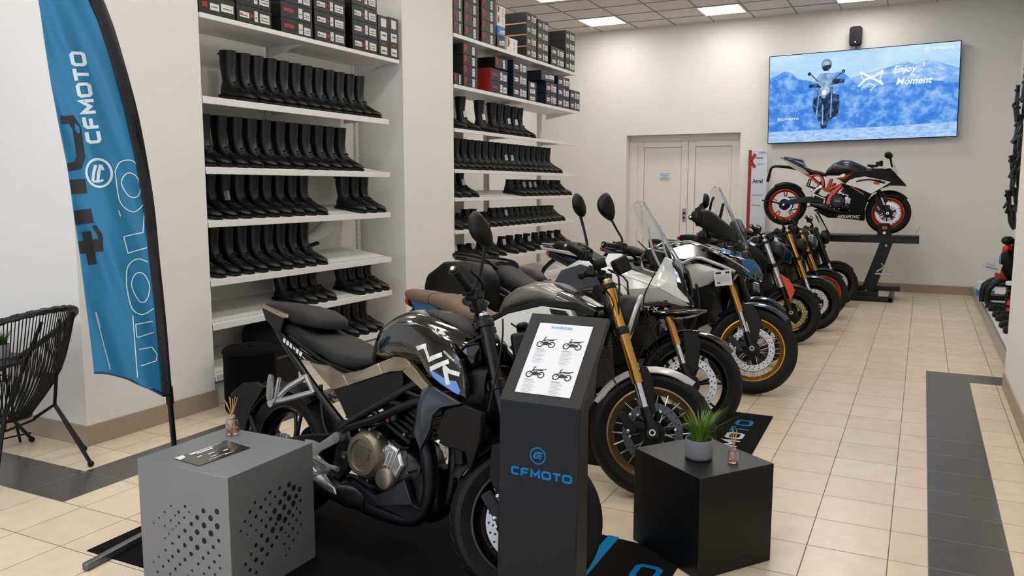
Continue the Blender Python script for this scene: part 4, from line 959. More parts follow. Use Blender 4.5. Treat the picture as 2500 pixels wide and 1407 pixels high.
t = thing('swing_tag', 'white printed tag hanging from the body armour', 'tag', (.80, 11.2, .60), (0, .25, .3)); m = MB(); m.b(-.14, .08, -.003, .003, -.05, .06); obj('card', m, PAPER, t); m = MB(); m.b(-.1, .04, -.005, -.003, -.02, .0); m.b(-.1, .0, -.005, -.003, .02, .03); obj('print', m, INKG, t)
def guard(loc, label, c1, c2):
    t = thing('knee_guard', label, 'knee guard', loc, group=None)
    m = MB(); m.body([(-.05, .0, .1, .03), (-.02, -.0, .24, .06), (.03, 0, .3, .06), (.07, .05, .28, .04)], e=2.4); obj('shell', m, c1, t)
    m = MB(); m.sphere((-.04, 0, .2), .055, 12, (.6, 1, 1.1)); obj('knee_cup', m, c2, t)
    m = MB(); m.b(-.06, .08, -.064, .064, .08, .1); m.b(-.05, .08, -.064, .064, .24, .26); obj('strap', m, BLK, t)
guard((.95, 10.6, .14), 'orange and black knee guard behind the second pair of pads', ORANGE, BLK)
guard((.97, 10.15, .14), 'white and black knee guard standing tall on the platform', PAPER, BLK)
guard((.96, 9.7, .14), 'red and black knee guard with round silver cup on the platform', REDM, SILV)
guard((.98, 9.3, .14), 'black and red knee guard nearest the pillar', BLK, REDM)
t = thing('helmet_box', 'white topped black canister beside the knee guards', 'canister', (.98, 10.85, .14)); m = MB(); m.cyl((0, 0, 0), (0, 0, .3), .07); obj('canister_body', m, BLK, t); m = MB(); m.cyl((0, 0, .3), (0, 0, .34), .08); obj('canister_lid', m, PAPER, t)
# glove wall
t = thing('glove_rack', 'white perforated wall panel carrying the gloves', 'rack', (1.07, 9.2, 0))
m = MB(); m.b(.0, .02, .0, 3.2, .9, 3.2); obj('rack_panel', m, WHITE, t)
m = MB(); m.b(-.16, .02, 1.75, 1.79, 2.5, 3.2); obj('header_sign', m, WHITE, t)
m = MB(); text_mesh(m, 'MATI', .2, lambda u, v: Vector((-.14+v*.9, 1.745, 3.15-u)), bold=.004); obj('header_lettering', m, INK, t, ang=0)
def glove(label):
    t = thing('glove', label, 'glove', (0, 0, -20), group='black gloves hanging on the wall rack')
    m = MB(); m.body([(-.02, -.0, .0, .0)], n=4) if False else None
    m.T = Matrix.Rotation(radians(90), 4, 'Y')
    m.body([(-.13, -.03, .035, .058), (-.1, -.024, .030, .045), (-.06, -.022, .026, .042), (.0, -.022, .024, .05), (.05, -.02, .02, .048), (.07, -.015, .015, .04)], e=2.2, n=14); obj('palm', m, LEATH, t)
    for k, (y, l) in enumerate(((-.038, .07), (-.013, .085), (.013, .08), (.038, .062))):
        m = MB(); m.tube([(0, y, -.06), (-.012, y*1.15, -.06-l*.6), (-.03, y*1.2, -.06-l)], [.015, .014, .011], 8, smooth=2); obj('finger', m, LEATH, t)
    m = MB(); m.tube([(0, -.045, .0), (-.02, -.075, -.04), (-.035, -.08, -.07)], [.015, .014, .01], 8, smooth=2); obj('thumb', m, LEATH, t)
    m = MB(); m.box((-.026, 0, .07), (.008, .06, .03)); obj('cuff_tab', m, SEATM, t)
    note(t); return t
g0 = glove('black motorcycle glove hanging in the furthest column on the wall rack, topmost')
names = ['topmost', 'second down', 'third down', 'fourth down', 'fifth down', 'sixth down', 'seventh down', 'lowest']
random.seed(5)
for c, (y, x) in enumerate(((11.45, .93), (10.95, .95), (10.45, .97), (10.0, .97))):
    for i in range(8):
        z = 2.62 - i*.205 + .03*(c % 2); lab = f'black motorcycle glove on the wall rack, {names[i]} in the {("furthest", "second furthest", "third furthest", "nearest")[c]} column'
        if c == 0 and i == 0: g0.location = (x, y, z); g0.rotation_euler = (.1, 0, .3); continue
        dup(g0, (x + random.uniform(-.02, .02), y + random.uniform(-.04, .04), z), (random.uniform(-.2, .2), random.uniform(-.15, .1), random.uniform(-.5, .5) + (pi if i % 2 else 0)), lab, 'black gloves hanging on the wall rack', (1.15, 1.15, 1.0))
# ================================================================ MOTORCYCLES
LEAN = 8
class Bike:
    def __init__(s, label, F, phi, steer=25, rake=24.5, rf=.293, wf=.11, rr=.3, wr=.15, xr=-1.36, lean=LEAN, zoff=0, zr=None, name='motorcycle'):
        s.t = thing(name, label, 'motorcycle', (F[0], F[1], zoff), (radians(-lean), 0, radians(phi)))
        s.rf, s.wf, s.rr, s.wr, s.xr = rf, wf, rr, wr, xr; s.rake = radians(rake); s.zr = zr if zr is not None else rr
        s.u = Vector((-sin(s.rake), 0, cos(s.rake))); A = Vector((-.02, 0, rf))
        s.S = Matrix.Translation(A) @ Matrix.Rotation(radians(steer), 4, s.u) @ Matrix.Translation(-A)
    LR = {'fork_guard', 'fork_cap', 'rear_axle', 'pivot_bolt', 'fender_stay', 'pillion_footpeg', 'pivot_plate', 'clip_on_bar', 'frame_side_plate', 'turn_signal', 'crash_bar', 'edge_highlight_strip'}
    def part(s, nm, m, mt, **k):
        par = k.pop('parent', s.t)
        if nm in s.LR:      # left and right pieces become parts of their own
            n = len(m.v); up = list(range(n))
            def find(i):
                while up[i] != i: up[i] = up[up[i]]; i = up[i]
                return i
            for f in m.f:
                for i in f[1:]: up[find(i)] = find(f[0])
            inv = m.T.inverted() if m.T is not None else Matrix.Identity(4); ys = {}
            for i in range(n): ys.setdefault(find(i), []).append((inv @ m.v[i]).y)
            sg = {r: sum(l) > 0 for r, l in ys.items()}; o = None
            for side in (False, True):
                q = MB(); q.v = m.v; q.f = [f for f in m.f if sg[find(f[0])] == side]; q.m = [a for f, a in zip(m.f, m.m) if sg[find(f[0])] == side]
                used = sorted({i for f in q.f for i in f}); ix = {a: b for b, a in enumerate(used)}
                q.v = [m.v[i] for i in used]; q.f = [[ix[i] for i in f] for f in q.f]
                if q.f: o = obj(nm, q, mt, par, **k)
            return o
        return obj(nm, m, mt, par, **k)
    def fp(s, d, y=0, f=0):   # point on the fork: d up the leg, y sideways, f forwards of it
        fw = Vector((cos(s.rake), 0, sin(s.rake))); return Vector((0, y, s.rf)) + s.u*d + fw*f
    def wheel(s, front, kind, rimm, disc=True, n=5, dm=None, dr=.15, dual=True, spm=None):
        r, w = (s.rf, s.wf) if front else (s.rr, s.wr); c = Vector((0, 0, s.rf)) if front else Vector((s.xr, 0, s.zr)); T = s.S if front else None
        ri = r - (.1 if r > .31 and kind == 'wire' else .092 if front else .088)
        if kind == 'wire' and not front: ri = r - .1
        m = MB(); m.T = T
        prof = [(ri+.003, -w*.36), (ri+.022, -w*.43), (r-.045, -w*.5), (r-.026, -w*.46), (r-.010, -w*.30), (r-.001, -w*.12), (r, 0), (r-.001, w*.12), (r-.010, w*.30), (r-.026, w*.46), (r-.045, w*.5), (ri+.022, w*.43), (ri+.003, w*.36)]
        m.lathe(prof, c, 'y', 72, closed_prof=True)
        # moulded tread grooves as thin raised-edge cuts
        m.mi = 1
        for k in range(30):
            a = 2*pi*k/30
            for sd in (-1, 1):
                P = []
                for f in (0, .5, 1):
                    hh = sd*w*(.08 + .3*f); aa = a + (.06 + .16*f) + (pi/30 if sd > 0 else 0); rad = r - (abs(hh)/w)**2*.1 + .0002
                    P.append(c + Vector((rad*cos(aa), hh, rad*sin(aa))))
                m.tube(P, .0011, 4)
        wh = s.part('front_wheel' if front else 'rear_wheel', m, [RUB, SOLE], ang=28)
        m = MB(); m.T = T; wr_ = w*.36
        m.lathe([(ri+.007, -wr_-.004), (ri-.001, -wr_-.005), (ri-.010, -wr_+.006), (ri-.014, -wr_*.55), (ri-.03, -wr_*.3), (ri-.03, wr_*.3), (ri-.014, wr_*.55), (ri-.010, wr_-.006), (ri-.001, wr_+.005), (ri+.007, wr_+.004), (ri-.004, 0)], c, 'y', 64, closed_prof=True)
        s.part('rim', m, rimm, parent=wh, ang=40)
        m = MB(); m.T = T
        m.lathe([(.012, -.055), (.034, -.052), (.036, -.03), (.026, -.02), (.026, .02), (.036, .03), (.034, .052), (.012, .055)], c, 'y', 24, closed_prof=True)
        if kind == 'wire':
            for k in range(32):
                a = 2*pi*k/32; sg = 1 if k % 2 else -1; a2 = a + (.55 if (k//2) % 2 else -.55)
                m.tube([c + Vector((.034*cos(a2), sg*.03, .034*sin(a2))), c + Vector(((ri-.02)*cos(a), sg*.012, (ri-.02)*sin(a)))], .0022, 5)
        elif kind == 'hero':       # paired wire style spokes meeting at the rim
            for k in range(11):
                a = 2*pi*k/11; sg = 1 if k % 2 else -1
                for da in (-.16, .16): m.tube([c + Vector((.04*cos(a-da*1.5), sg*.035, .04*sin(a-da*1.5))), c + Vector(((ri-.02)*cos(a+da), sg*.02, (ri-.02)*sin(a+da)))], .0042, 6)
        else:
            for k in range(n):
                a = 2*pi*k/n + .3
                for da in ((-.13, .13) if kind == 'cast2' else (0,)):
                    d0 = Vector((cos(a), 0, sin(a))); d1 = Vector((cos(a+da), 0, sin(a+da)))
                    m.tube([c + d0*.03, c + (d0*.5+d1*.5)*.1, c + d1*(ri-.018)], [.017, .0105, .0125 if kind != 'cast2' else .0095], 8, flat=.8)
        s.part('hub_and_spokes', m, CHROME if kind in ('wire', 'hero') else (spm or rimm), parent=wh, ang=60)
        if disc:
            for sd in ((-1, 1) if (front and dual) else (-1,)):
                y = sd*.068; m = MB(); m.T = T; ir = dr*.74
                m.lathe([(ir, y-.0025), (dr, y-.0025), (dr, y+.0025), (ir, y+.0025)], c, 'y', 48, closed_prof=True)
                m.mi = 1
                for k in range(24):
                    for q in range(2):
                        a = 2*pi*(k+.5*q)/24 + .05*q; rad = ir + (dr-ir)*(.3 + .4*q); cc = c + Vector((rad*cos(a), y+sd*.0029, rad*sin(a)))
                        m.add([cc + Vector((.0048*cos(b), 0, .0048*sin(b))) for b in [2*pi*i/8 for i in range(8)]], [tuple(range(8))])
                m.mi = 2
                for k in range(6):
                    a = 2*pi*k/6 + .2; m.tube([c + Vector((.035*cos(a), sd*.05, .035*sin(a))), c + Vector((ir*1.03*cos(a+.2), y, ir*1.03*sin(a+.2)))], [.008, .006], 6)
                m.lathe([(.03, sd*.05), (.062, sd*.056), (.062, sd*.062), (.03, sd*.062)], c, 'y', 24, closed_prof=True)
                m.mi = 3
                for k in range(6):
                    a = 2*pi*k/6 + .3; cc = c + Vector((ir*1.03*cos(a), y, ir*1.03*sin(a))); m.cyl(cc - Vector((0, .006, 0)), cc + Vector((0, .006, 0)), .007, n=8)
                s.part('brake_disc', m, [dm or DISC, INK, BLKM, CHROME], parent=wh)
        return wh
    def fork(s, gold=GOLD, low=CHROME, top=.78, clamp=.50, gend=.30, foot=.12, y=.1, r=.027, usd=True, topy=None):
        for sd in (-1, 1):
            m = MB(); m.T = s.S
            if usd: m.cyl(s.fp(gend, sd*y), s.fp(top, sd*y), r, n=20); m.cyl(s.fp(gend-.012, sd*y), s.fp(gend+.035, sd*y), r+.003, n=20)
            else: m.cyl(s.fp(foot, sd*y), s.fp(top, sd*y), r*.8, n=20)
            lg = s.part('fork_leg', m, gold, ang=50)
            m = MB(); m.T = s.S; m.cyl(s.fp(foot-.03, sd*y), s.fp(gend+.01 if usd else foot+.02, sd*y), r*.76, n=16); s.part('stanchion', m, low, parent=lg, ang=50)
            m = MB(); m.T = s.S; m.tube([s.fp(-.035, sd*y), s.fp(.0, sd*y), s.fp(.05, sd*y), s.fp(foot if usd else gend, sd*y)], [.024, .034, .026, .026 if usd else .03], 14)
            m.cyl(s.fp(0, sd*(y+.03)), s.fp(0, sd*(y-.04)), .028, n=16)
            m.mi = 1; m.lathe([(.010, 0), (.0165, 0), (.0165, sd*.004), (.010, sd*.004)], s.fp(0, sd*(y+.031)), 'y', 20, closed_prof=True); s.part('axle_clamp', m, [SATIN, CHROME], parent=lg, ang=40)
            if s.caliper:
                m = MB(); m.T = s.S; c = s.fp(.08, sd*(y-.012), -.105); m.box(c, (.045, .055, .12), (0, -s.rake-.35, 0)); m.box(s.fp(.05, sd*(y-.01), -.05), (.09, .02, .04), (0, -s.rake+.3, 0)); m.mi = 1
                for q in (-.04, .04): m.cyl(c + Vector((.01, -.03, q)), c + Vector((.01, .03, q)), .010, n=10)
                s.part('brake_caliper', m, [s.calm, CHROME], parent=lg, bevel=.006)
        m = MB(); m.T = s.S
        for d, h in ((clamp, .04), (top-.03, .028)):
            m.box(s.fp(d, 0, -.02), (.05, 2*y-.02, h), (0, -s.rake, 0))
            for sd in (-1, 1): m.cyl(s.fp(d-h/2, sd*y), s.fp(d+h/2, sd*y), r+.009, n=18)
        m.cyl(s.fp(clamp-.03, 0, -.03), s.fp(top, 0, -.03), .026)
        s.part('triple_clamp', m, SATIN, bevel=.004)
        m = MB(); m.T = s.S
        for sd in (-1, 1): m.cyl(s.fp(top, sd*y), s.fp(top+.012, sd*y), r*.8, n=16)
        s.part('fork_cap', m, CHROME)
    caliper = True; calm = SATIN
    def bars(s, pts, mirror=None, lever=True, guard=False, cap=CHROME, mirror_sides=(-1, 1), stem=None):
        # pts: half handlebar (d, y, f) in fork coordinates; last two are the grip
        m = MB(); m.T = s.S
        H = [s.fp(d, y, f) for d, y, f in pts]; full = [s.fp(d, -y, f) for d, y, f in pts[::-1]] + H
        m.tube(full, .011, 10, smooth=3); m.box((H[0] + s.fp(pts[0][0], -pts[0][1], pts[0][2]))/2, (.04, .11, .04)); hb = s.part('handlebar', m, BLKM)
        for sd in (-1, 1):
            g0, g1 = (s.fp(pts[-2][0], sd*pts[-2][1], pts[-2][2]), s.fp(pts[-1][0], sd*pts[-1][1], pts[-1][2])); d = (g1-g0)
            m = MB(); m.T = s.S; m.tube([g0, g0+d*.06, g0+d*.08, g0+d*.5, g0+d*.94, g1], [.023, .023, .0175, .0182, .0175, .021], 14); gr = s.part('grip', m, BLK)
            m = MB(); m.T = s.S; m.cyl(g1, g1+d.normalized()*.012, .0165, .012, n=14); m.mi = 1; m.cyl(g1+d.normalized()*.012, g1+d.normalized()*.015, .007, n=10); s.part('bar_end_weight', m, [SATIN, cap], parent=gr)
            m = MB(); m.T = s.S; a = g0 - d*.25; m.box(a, (.05, .055, .045), (0, 0, 0)); m.box(a + Vector((0, 0, .02)), (.03, .04, .03)); m.mi = 1; m.box(a + Vector((-.024, -.01*sd, .01)), (.008, .012, .012)); sw = s.part('switchgear', m, [BLK, REDM], bevel=.006)
            if lever:
                m = MB(); m.T = s.S; fw = Vector((cos(s.rake), 0, sin(s.rake))); b0 = a + fw*.04; m.tube([b0, b0 + fw*.02 + d*.3, b0 + fw*.022 + d*.7, b0 + fw*.012 + d*1.1], [.009, .0065, .006, .0055], 8, flat=.6); m.sphere(b0 + d*1.1 + fw*.012, .008, 8); m.box(a + fw*.02, (.05, .04, .03)); s.part('lever', m, SATIN, parent=sw)
            if guard:
                m = MB(); m.T = s.S; fw = Vector((cos(s.rake), 0, sin(s.rake))); rs = []
                for f in [i/6 for i in range(7)]:
                    c = g0 - d*.35 + d*1.55*f + fw*(.055 + .03*sin(pi*f)); h = .045 + .065*sin(pi*min(1, f*1.1)); rs.append([c + s.u*h + fw*.006, c + s.u*h - fw*.006 - s.u*.0, c - s.u*h*.8 - fw*.02, c - s.u*h*.8 - fw*.008, c + fw*.012])
                m.rings(rs); s.part('hand_guard', m, BLK, bevel=.003)
            if mirror and sd in mirror_sides:
                dy, dd, sz, tilt = mirror[:4]; myaw = radians(mirror[4]) if len(mirror) > 4 else 0; mx = mirror[5] if len(mirror) > 5 else 0; b0 = a + Vector((0, 0, .02)); fw = Vector((cos(s.rake), 0, 0)); yy = Vector((0, sd, 0))
                tip = b0 + yy*dy + Vector((.02+mx, 0, dd)); m = MB(); m.T = s.S
                m.tube([b0, b0 + Vector((.01, 0, .03)), b0 + yy*dy*.45 + Vector((.02+mx*.5, 0, dd*.55)), tip], [.012, .007, .0065, .0085], 8, smooth=3); mr = s.part('mirror', m, BLK)
                cc = tip + yy*.03 + Vector((.005, 0, sz*.42)); rs = []
                out = [(-.78, -.62), (-.30, -.72), (.25, -.62), (.68, -.22), (.88, .35), (.80, .85), (.45, .80), (.0, .55), (-.45, .12), (-.72, -.30)]
                out = cr(out, 2, True)
                for xx, sc_ in ((-.012, .90), (-.010, .99), (.0, 1), (.014, .93), (.026, .72), (.033, .4)):
                    rs.append([cc + Vector((xx, 0, 0)) + yy*(p[0]*sz*.84*sc_) + Vector((0, 0, p[1]*sz*.62*sc_*1.0)) + Matrix.Rotation(0, 3, 'Z') @ Vector((0, 0, 0)) for p in [(q[0]*cos(tilt) - q[1]*sin(tilt), q[0]*sin(tilt) + q[1]*cos(tilt)) for q in out]])
                RM = Matrix.Rotation(myaw*-sd, 3, 'Z'); rs = [[tip + RM @ (p - tip) for p in r] for r in rs]
                m = MB(); m.T = s.S; m.rings(rs[::-1]); s.part('mirror_shell', m, BLK, parent=mr, ang=50)
                m = MB(); m.T = s.S; m.rings([[p + Vector((-.0005, 0, 0)) for p in rs[0]], [p + Vector((-.0015, 0, 0)) for p in rs[0]]]); s.part('mirror_glass', m, CHROME, parent=mr, ang=0)
        return hb
    def fender(s, mtl, a0=35, a1=175, off=.018, w=None, tail=0, split=None, front=True, point=True):
        r = (s.rf if front else s.rr) + off; w = w or (s.wf if front else s.wr)*.62; c = Vector((0, 0, s.rf)) if front else Vector((s.xr, 0, s.zr)); rs = []
        for i in range(15):
            f = i/14; a = radians(a0 + (a1-a0)*f); d = Vector((cos(a), 0, sin(a))); ww = w*(sin(pi*min(1, max(.0, f*.94+.03)))**.45 if point else 1); ring = []
            for b in range(-3, 4):
                t_ = b/3; ring.append(c + d*(r - .035*abs(t_)**2.2) + Vector((0, ww*t_, 0)))
            for b in range(3, -4, -1):
                t_ = b/3; ring.append(c + d*(r - .004 - .037*abs(t_)**2.2) + Vector((0, ww*t_*.96, 0)))
            rs.append(ring)
        m = MB(); m.T = s.S if front else None; m.rings(rs); return s.part('front_fender' if front else 'rear_fender', m, mtl, ang=40)
    def fender_stay(s, y=.105, mtl=BLK, hi=.24):
        m = MB(); m.T = s.S
        for sd in (-1, 1): m.prism([( -.08, s.rf+.02), (-.03, s.rf+.06), (-.02, s.rf+hi), (-.07, s.rf+hi+.05), (-.17, s.rf+hi+.02), (-.16, s.rf+.14)], sd*(y-.02), sd*(y-.03) if 0 else sd*(y-.026))
        return s.part('fender_stay', m, mtl, bevel=.002)
    def panel(s, nm, poly, yb, bulge=.012, mtl=None, ctr=None, thick=.03, both=True, ys=None, bevel=0, parent=None, sides=None):
        # poly of (x,z[,y]) ; ridge/centre points raise the face ; mirrored
        k = {}
        o = None
        for sd in (sides or ((-1, 1) if both else (-1,))):
            m = MB(); pts = [(p[0], sd*(p[2] if len(p) > 2 else yb), p[1]) for p in poly]
            if ctr: cx, cz, cy = ctr
            else: cx = sum(p[0] for p in poly)/len(poly); cz = sum(p[1] for p in poly)/len(poly); cy = sum((p[2] if len(p) > 2 else yb) for p in poly)/len(poly) + bulge
            m.facet(pts, (cx, sd*cy, cz), thick); o = s.part(nm, m, mtl, bevel=bevel or .004, parent=parent or s.t, ang=22)
        return o
    def engine(s, cx, cz, case=SATIN, cover=BRONZE, fins=True, ys=.15, cl=.082, second=(.12, -.075, .042), sc=1.0, cyl_mat=SATIN):
        m = MB(); m.body([(cx-.17*sc, cz-.05, cz+.06, .09), (cx-.14*sc, cz-.12, cz+.10, .12), (cx-.02, cz-.15, cz+.11, .13), (cx+.1*sc, cz-.15, cz+.08, .13), (cx+.2*sc, cz-.12, cz+.04, .11), (cx+.24*sc, cz-.08, cz, .08)], e=4)
        e = s.part('engine', m, case, bevel=0, ang=30)
        m = MB(); a = radians(22); 
        for k in range(7):
            q = Vector((cx+.1*sc, 0, cz+.09)) + Vector((sin(a), 0, cos(a)))*(.02 + .028*k); w_ = (.2 if k < 5 else .22)
            m.box(q, (.17 - .006*k, w_, .016 if k < 5 else .026), (0, a, 0)); m.box(q - Vector((0, 0, .012)), (.145, w_-.025, .014), (0, a, 0))
        s.part('cylinder', m, cyl_mat, parent=e, bevel=.002)
        for sd in (-1, 1):
            y0 = sd*.115; y1 = sd*(ys+.035)
            m = MB(); c = (cx, 0, cz); prof = [(0, y0), (cl+.016, y0), (cl+.016, y1-sd*.03), (cl+.010, y1-sd*.014), (cl, y1), (cl*.80, y1+sd*.001), (cl*.76, y1-sd*.008), (cl*.72, y1-sd*.008), (0, y1-sd*.006)]
            m.lathe(prof, c, 'y', 44)
            m.mi = 1; m.box((cx, y1-sd*.004, cz+.002), (cl*.95, .006, .03), (0, radians(7), 0)); m.box((cx, y1-sd*.003, cz+.032), (cl*1.1, .005, .006), (0, radians(7), 0)); m.mi = 0
            s.part('clutch_cover' if sd < 0 else 'alternator_cover', m, [cover, mat_emb], parent=e, ang=40)
            m = MB(); x2, z2, r2 = second; c = (cx+x2, 0, cz+z2); m.lathe([(0, y0), (r2+.008, y0), (r2+.008, y1-sd*.035), (r2, y1-sd*.02), (r2*.92, y1-sd*.018), (0, y1-sd*.018)], c, 'y', 28); s.part('pump_cover', m, cover, parent=e, ang=40)
            m = MB(); m.prism([(cx+.06, cz-.09), (cx+.155, cz-.085), (cx+.20, cz-.01), (cx+.175, cz+.045), (cx+.11, cz+.07), (cx+.075, cz+.045)], sd*.1, sd*(ys-.005), .01); [m.box((cx+.105+.026*q, sd*(ys-.002), cz-.02+.012*q), (.008, .012, .11), (0, .35, 0)) for q in range(3)]; s.part('timing_cover', m, SILV, parent=e, bevel=.003)
            m = MB()
            for k in range(11):
                aa = radians(20 + 32.7*k); m.cyl((cx+(cl+.024)*cos(aa), sd*.12, cz+(cl+.024)*sin(aa)), (cx+(cl+.024)*cos(aa), sd*(ys+.008), cz+(cl+.024)*sin(aa)), .0062, n=8)
            for q in ((.19, -.1), (.235, -.03), (.18, .055), (.12, .075), (.2, .12), (.02, .14), (.16, -.13)): m.cyl((cx+q[0], sd*.1, cz+q[1]), (cx+q[0], sd*(ys+.002), cz+q[1]), .006, n=8)
            s.part('cover_bolts', m, CHROME, parent=e)
        return e
    def frame(s, paths, mtl=SATIN, r=.017, name='frame'):
        m = MB()
        for p in paths:
            rr = p[2] if len(p) > 2 else r
            for sd in (-1, 1): m.tube([(x, sd*y, z) for x, y, z in p[0]], rr, 10, smooth=p[1] if len(p) > 1 and p[1] else 0)
        return s.part(name, m, mtl, ang=50)
    def swingarm(s, piv, mtl=SATIN, h=.035):
        px, pz = piv; m = MB()
        for sd in (-1, 1):
            rs = []
            for f in [i/6 for i in range(7)]:
                x = px + (s.xr-.05-px)*f; z = pz + (s.zr-pz)*f + .03*sin(pi*f); y = sd*(.09 + .04*min(1, f*2)); hh = h*(1.15-.45*f); rs.append([(x, y-.016, z-hh), (x, y+.016, z-hh), (x, y+.016, z+hh), (x, y-.016, z+hh)])
            m.rings([[Vector(p) for p in r] for r in rs])
        m.b(px-.12, px+.02, -.1, .1, pz-.03, pz+.03); sw = s.part('swingarm', m, mtl, bevel=.008)
        m = MB()
        for sd in (-1, 1):
            m.cyl((s.xr, sd*.10, s.zr), (s.xr, sd*.15, s.zr), .022, n=16); m.mi = 1; m.cyl((s.xr, sd*.15, s.zr), (s.xr, sd*.158, s.zr), .013, n=12); m.mi = 0
        s.part('rear_axle', m, [SATIN, CHROME], parent=sw)
        m = MB(); c = Vector((s.xr, .1, s.zr)); m.lathe([(.02, .098), (.1, .1), (.105, .103), (.1, .106), (.02, .108)], (s.xr, 0, s.zr), 'y', 40, closed_prof=True); m.tube([(s.xr, .103, s.zr+.1), (px+.08, .103, pz+.045)], .007, 6); m.tube([(s.xr, .103, s.zr-.1), (px+.08, .103, pz-.035)], .007, 6); s.part('chain', m, BLKM)
        m = MB(); pts = [(px-.10, 0, pz+.02), (px-.02, 0, pz+.26)]; a_, b_ = Vector(pts[0]), Vector(pts[1])
        m.cyl(a_, b_, .018); sp = []
        for k in range(64): aa = k*.75; q = a_.lerp(b_, .15 + .75*k/63); sp.append(q + Vector((.034*cos(aa), .034*sin(aa), 0)))
        m.tube(sp, .006, 5); s.part('rear_shock', m, SATIN)
        return sw
    def radiator(s, x=-.27, z0=.48, z1=.74, w=.17):
        m = MB(); m.box((x, 0, (z0+z1)/2), (.035, 2*w, z1-z0), (0, radians(-12), 0)); m.mi = 1
        for k in range(14): m.box((x+.02+.0, 0, z0+.02+(z1-z0-.04)*k/13), (.006, 2*w-.03, .004), (0, radians(-12), 0))
        s.part('radiator', m, [BLK, SATIN], bevel=.004)
    def pegs(s, x, z, mtl=SILV, bracket=True, px=None, pz=None):
        for sd in (-1, 1):
            m = MB()
            if bracket:
                m.tube([(x+.03, sd*.15, z+.10), (x-.04, sd*.165, z+.045), (x-.08, sd*.165, z)], [.018, .014, .018], 8, flat=1.2); m.tube([(x-.09, sd*.165, z+.06), (x-.06, sd*.165, z-.05)], [.016, .014], 8); m.tube([(x-.07, sd*.165, z), (x+.04, sd*.18, z-.05)], [.012, .009], 8); m.cyl((x+.03, sd*.14, z+.10), (x+.03, sd*.175, z+.10), .022, n=16)
            m.tube([(x-.05, sd*.16, z-.035), (x-.045, sd*.25, z-.04)], [.013, .012], 8, flat=.7); m.tube([(x+.04, sd*.18, z-.05), (x+.1, sd*.19, z-.07)], [.008, .010], 8)
            p = s.part('footpeg_bracket', m, mtl, bevel=0)
            m = MB(); m.mi = 0
            for q in ((x+.03, z+.10), (x-.06, z-.02), (x-.085, z+.05)): m.cyl((q[0], sd*.17, q[1]), (q[0], sd*.183, q[1]), .009, n=10)
            s.part('bolt', m, CHROME, parent=p)
    def stand(s, x=-.75, z=.25):
        a = radians(LEAN); m = MB(); m.tube([(x, .12, z), (x-.06, .30, .3*0+.012+0*.3 - .30*sin(a)*0 + .04)], .012, 8); m.box((x-.065, .31, .045), (.07, .05, .01)); s.part('side_stand', m, SATIN)
    def chin(s): pass
    def hugger(s, a0=60, a1=165, mtl=BLK): return s.fender(mtl, a0, a1, .022, s.wr*.6, front=False, point=False)
    def plate(s, x0, z0, x1, z1, mtl=BLK):
        m = MB(); m.tube([(x0, 0, z0), ((x0+x1)/2-.02, 0, (z0+z1)/2+.02), (x1, 0, z1)], [.035, .028, .02], 8, flat=.5, smooth=2); m.box((x1-.0, 0, z1-.07), (.012, .19, .15), (0, radians(22), 0)); p = s.part('plate_holder', m, mtl, bevel=.003)
        m = MB()
        for sd in (-1, 1): m.body([(x1+.01-.02, z1-.0, z1+.03, .02, 2, sd*.10), (x1+.04, z1, z1+.03, .02, 2, sd*.12)], n=10); m.sphere((x1+.02, sd*.15, z1+.02), .016, 10, (1, 1.6, .8))
        s.part('turn_signal', m, AMBER, parent=p); return p
    def cables(s, pts, r=.004):
        m = MB(); m.T = None
        for p in pts: m.tube(p, r, 6, smooth=4)
        s.part('cables', m, BLK)
mat_emb = mat('embossed_dark_metal', '6f675a', .4, metal=.8)
def decal(m2d, target_objs, sd=-1, off=.0016, y0=.6):
    # lay flat shapes (x,z) onto the side of the given meshes
    tr = []
    for o in target_objs:
        vs = [v.co.copy() for v in o.data.vertices]; fs = [tuple(p.vertices) for p in o.data.polygons]; tr.append(BVHTree.FromPolygons(vs, fs))
    out = MB()
    for v in m2d.v:
        best = None
        for b in tr:
            h = b.ray_cast(Vector((v.x, sd*y0, v.z)), Vector((0, -sd, 0)))
            if h[0] is not None and (best is None or (h[0].y*sd > best.y*sd)): best = h[0]
        out.v.append(Vector((v.x, (best.y + sd*off) if best is not None else sd*.18, v.z)))
    out.f = m2d.f; out.m = m2d.m; return out
def xz(u, v): return Vector((u, 0, v))
def arc_pts(c, r, a0, a1, n): return [(c[0]+r*cos(radians(a0+(a1-a0)*i/n)), c[1]+r*sin(radians(a0+(a1-a0)*i/n))) for i in range(n+1)]

# ------------------------------------------------------------ 1. black naked bike in front
b = Bike('gloss black naked motorcycle with champagne side panel, nearest the camera on the black mat', (-1.295, 2.63), -10, steer=36, rake=20.5, rf=.293, wf=.11, rr=.3, wr=.14, xr=-1.36)
b.wheel(1, 'cast2', SATIN, n=5, dual=False, dr=.15); b.wheel(0, 'cast2', SATIN, n=5, dr=.09)
b.fork(gold=SATIN, low=SATIN, top=.79, clamp=.52, gend=.30, foot=.12, r=.0265, y=.1)
b.bars([(.80, .04, -.02), (.82, .10, -.02), (.875, .155, -.03), (.89, .172, -.035), (.945, .315, -.07)], mirror=(.04, .175, .105, .25, -45), mirror_sides=(-1,))
b.fender(BLK, 55, 158, .045, .075); b.fender_stay(.1)
m = MB(); m.body([(-.84, .78, .815, .06), (-.79, .78, .90, .10), (-.73, .80, .98, .14), (-.66, .80, 1.025, .16), (-.60, .80, 1.046, .17), (-.52, .80, 1.044, .175), (-.43, .80, 1.028, .165), (-.35, .81, 1.008, .15), (-.28, .82, .985, .13), (-.23, .84, .965, .10), (-.20, .87, .94, .05)], e=2.7, n=28)
tank = b.part('fuel_tank', m, GLOSS, ang=50)
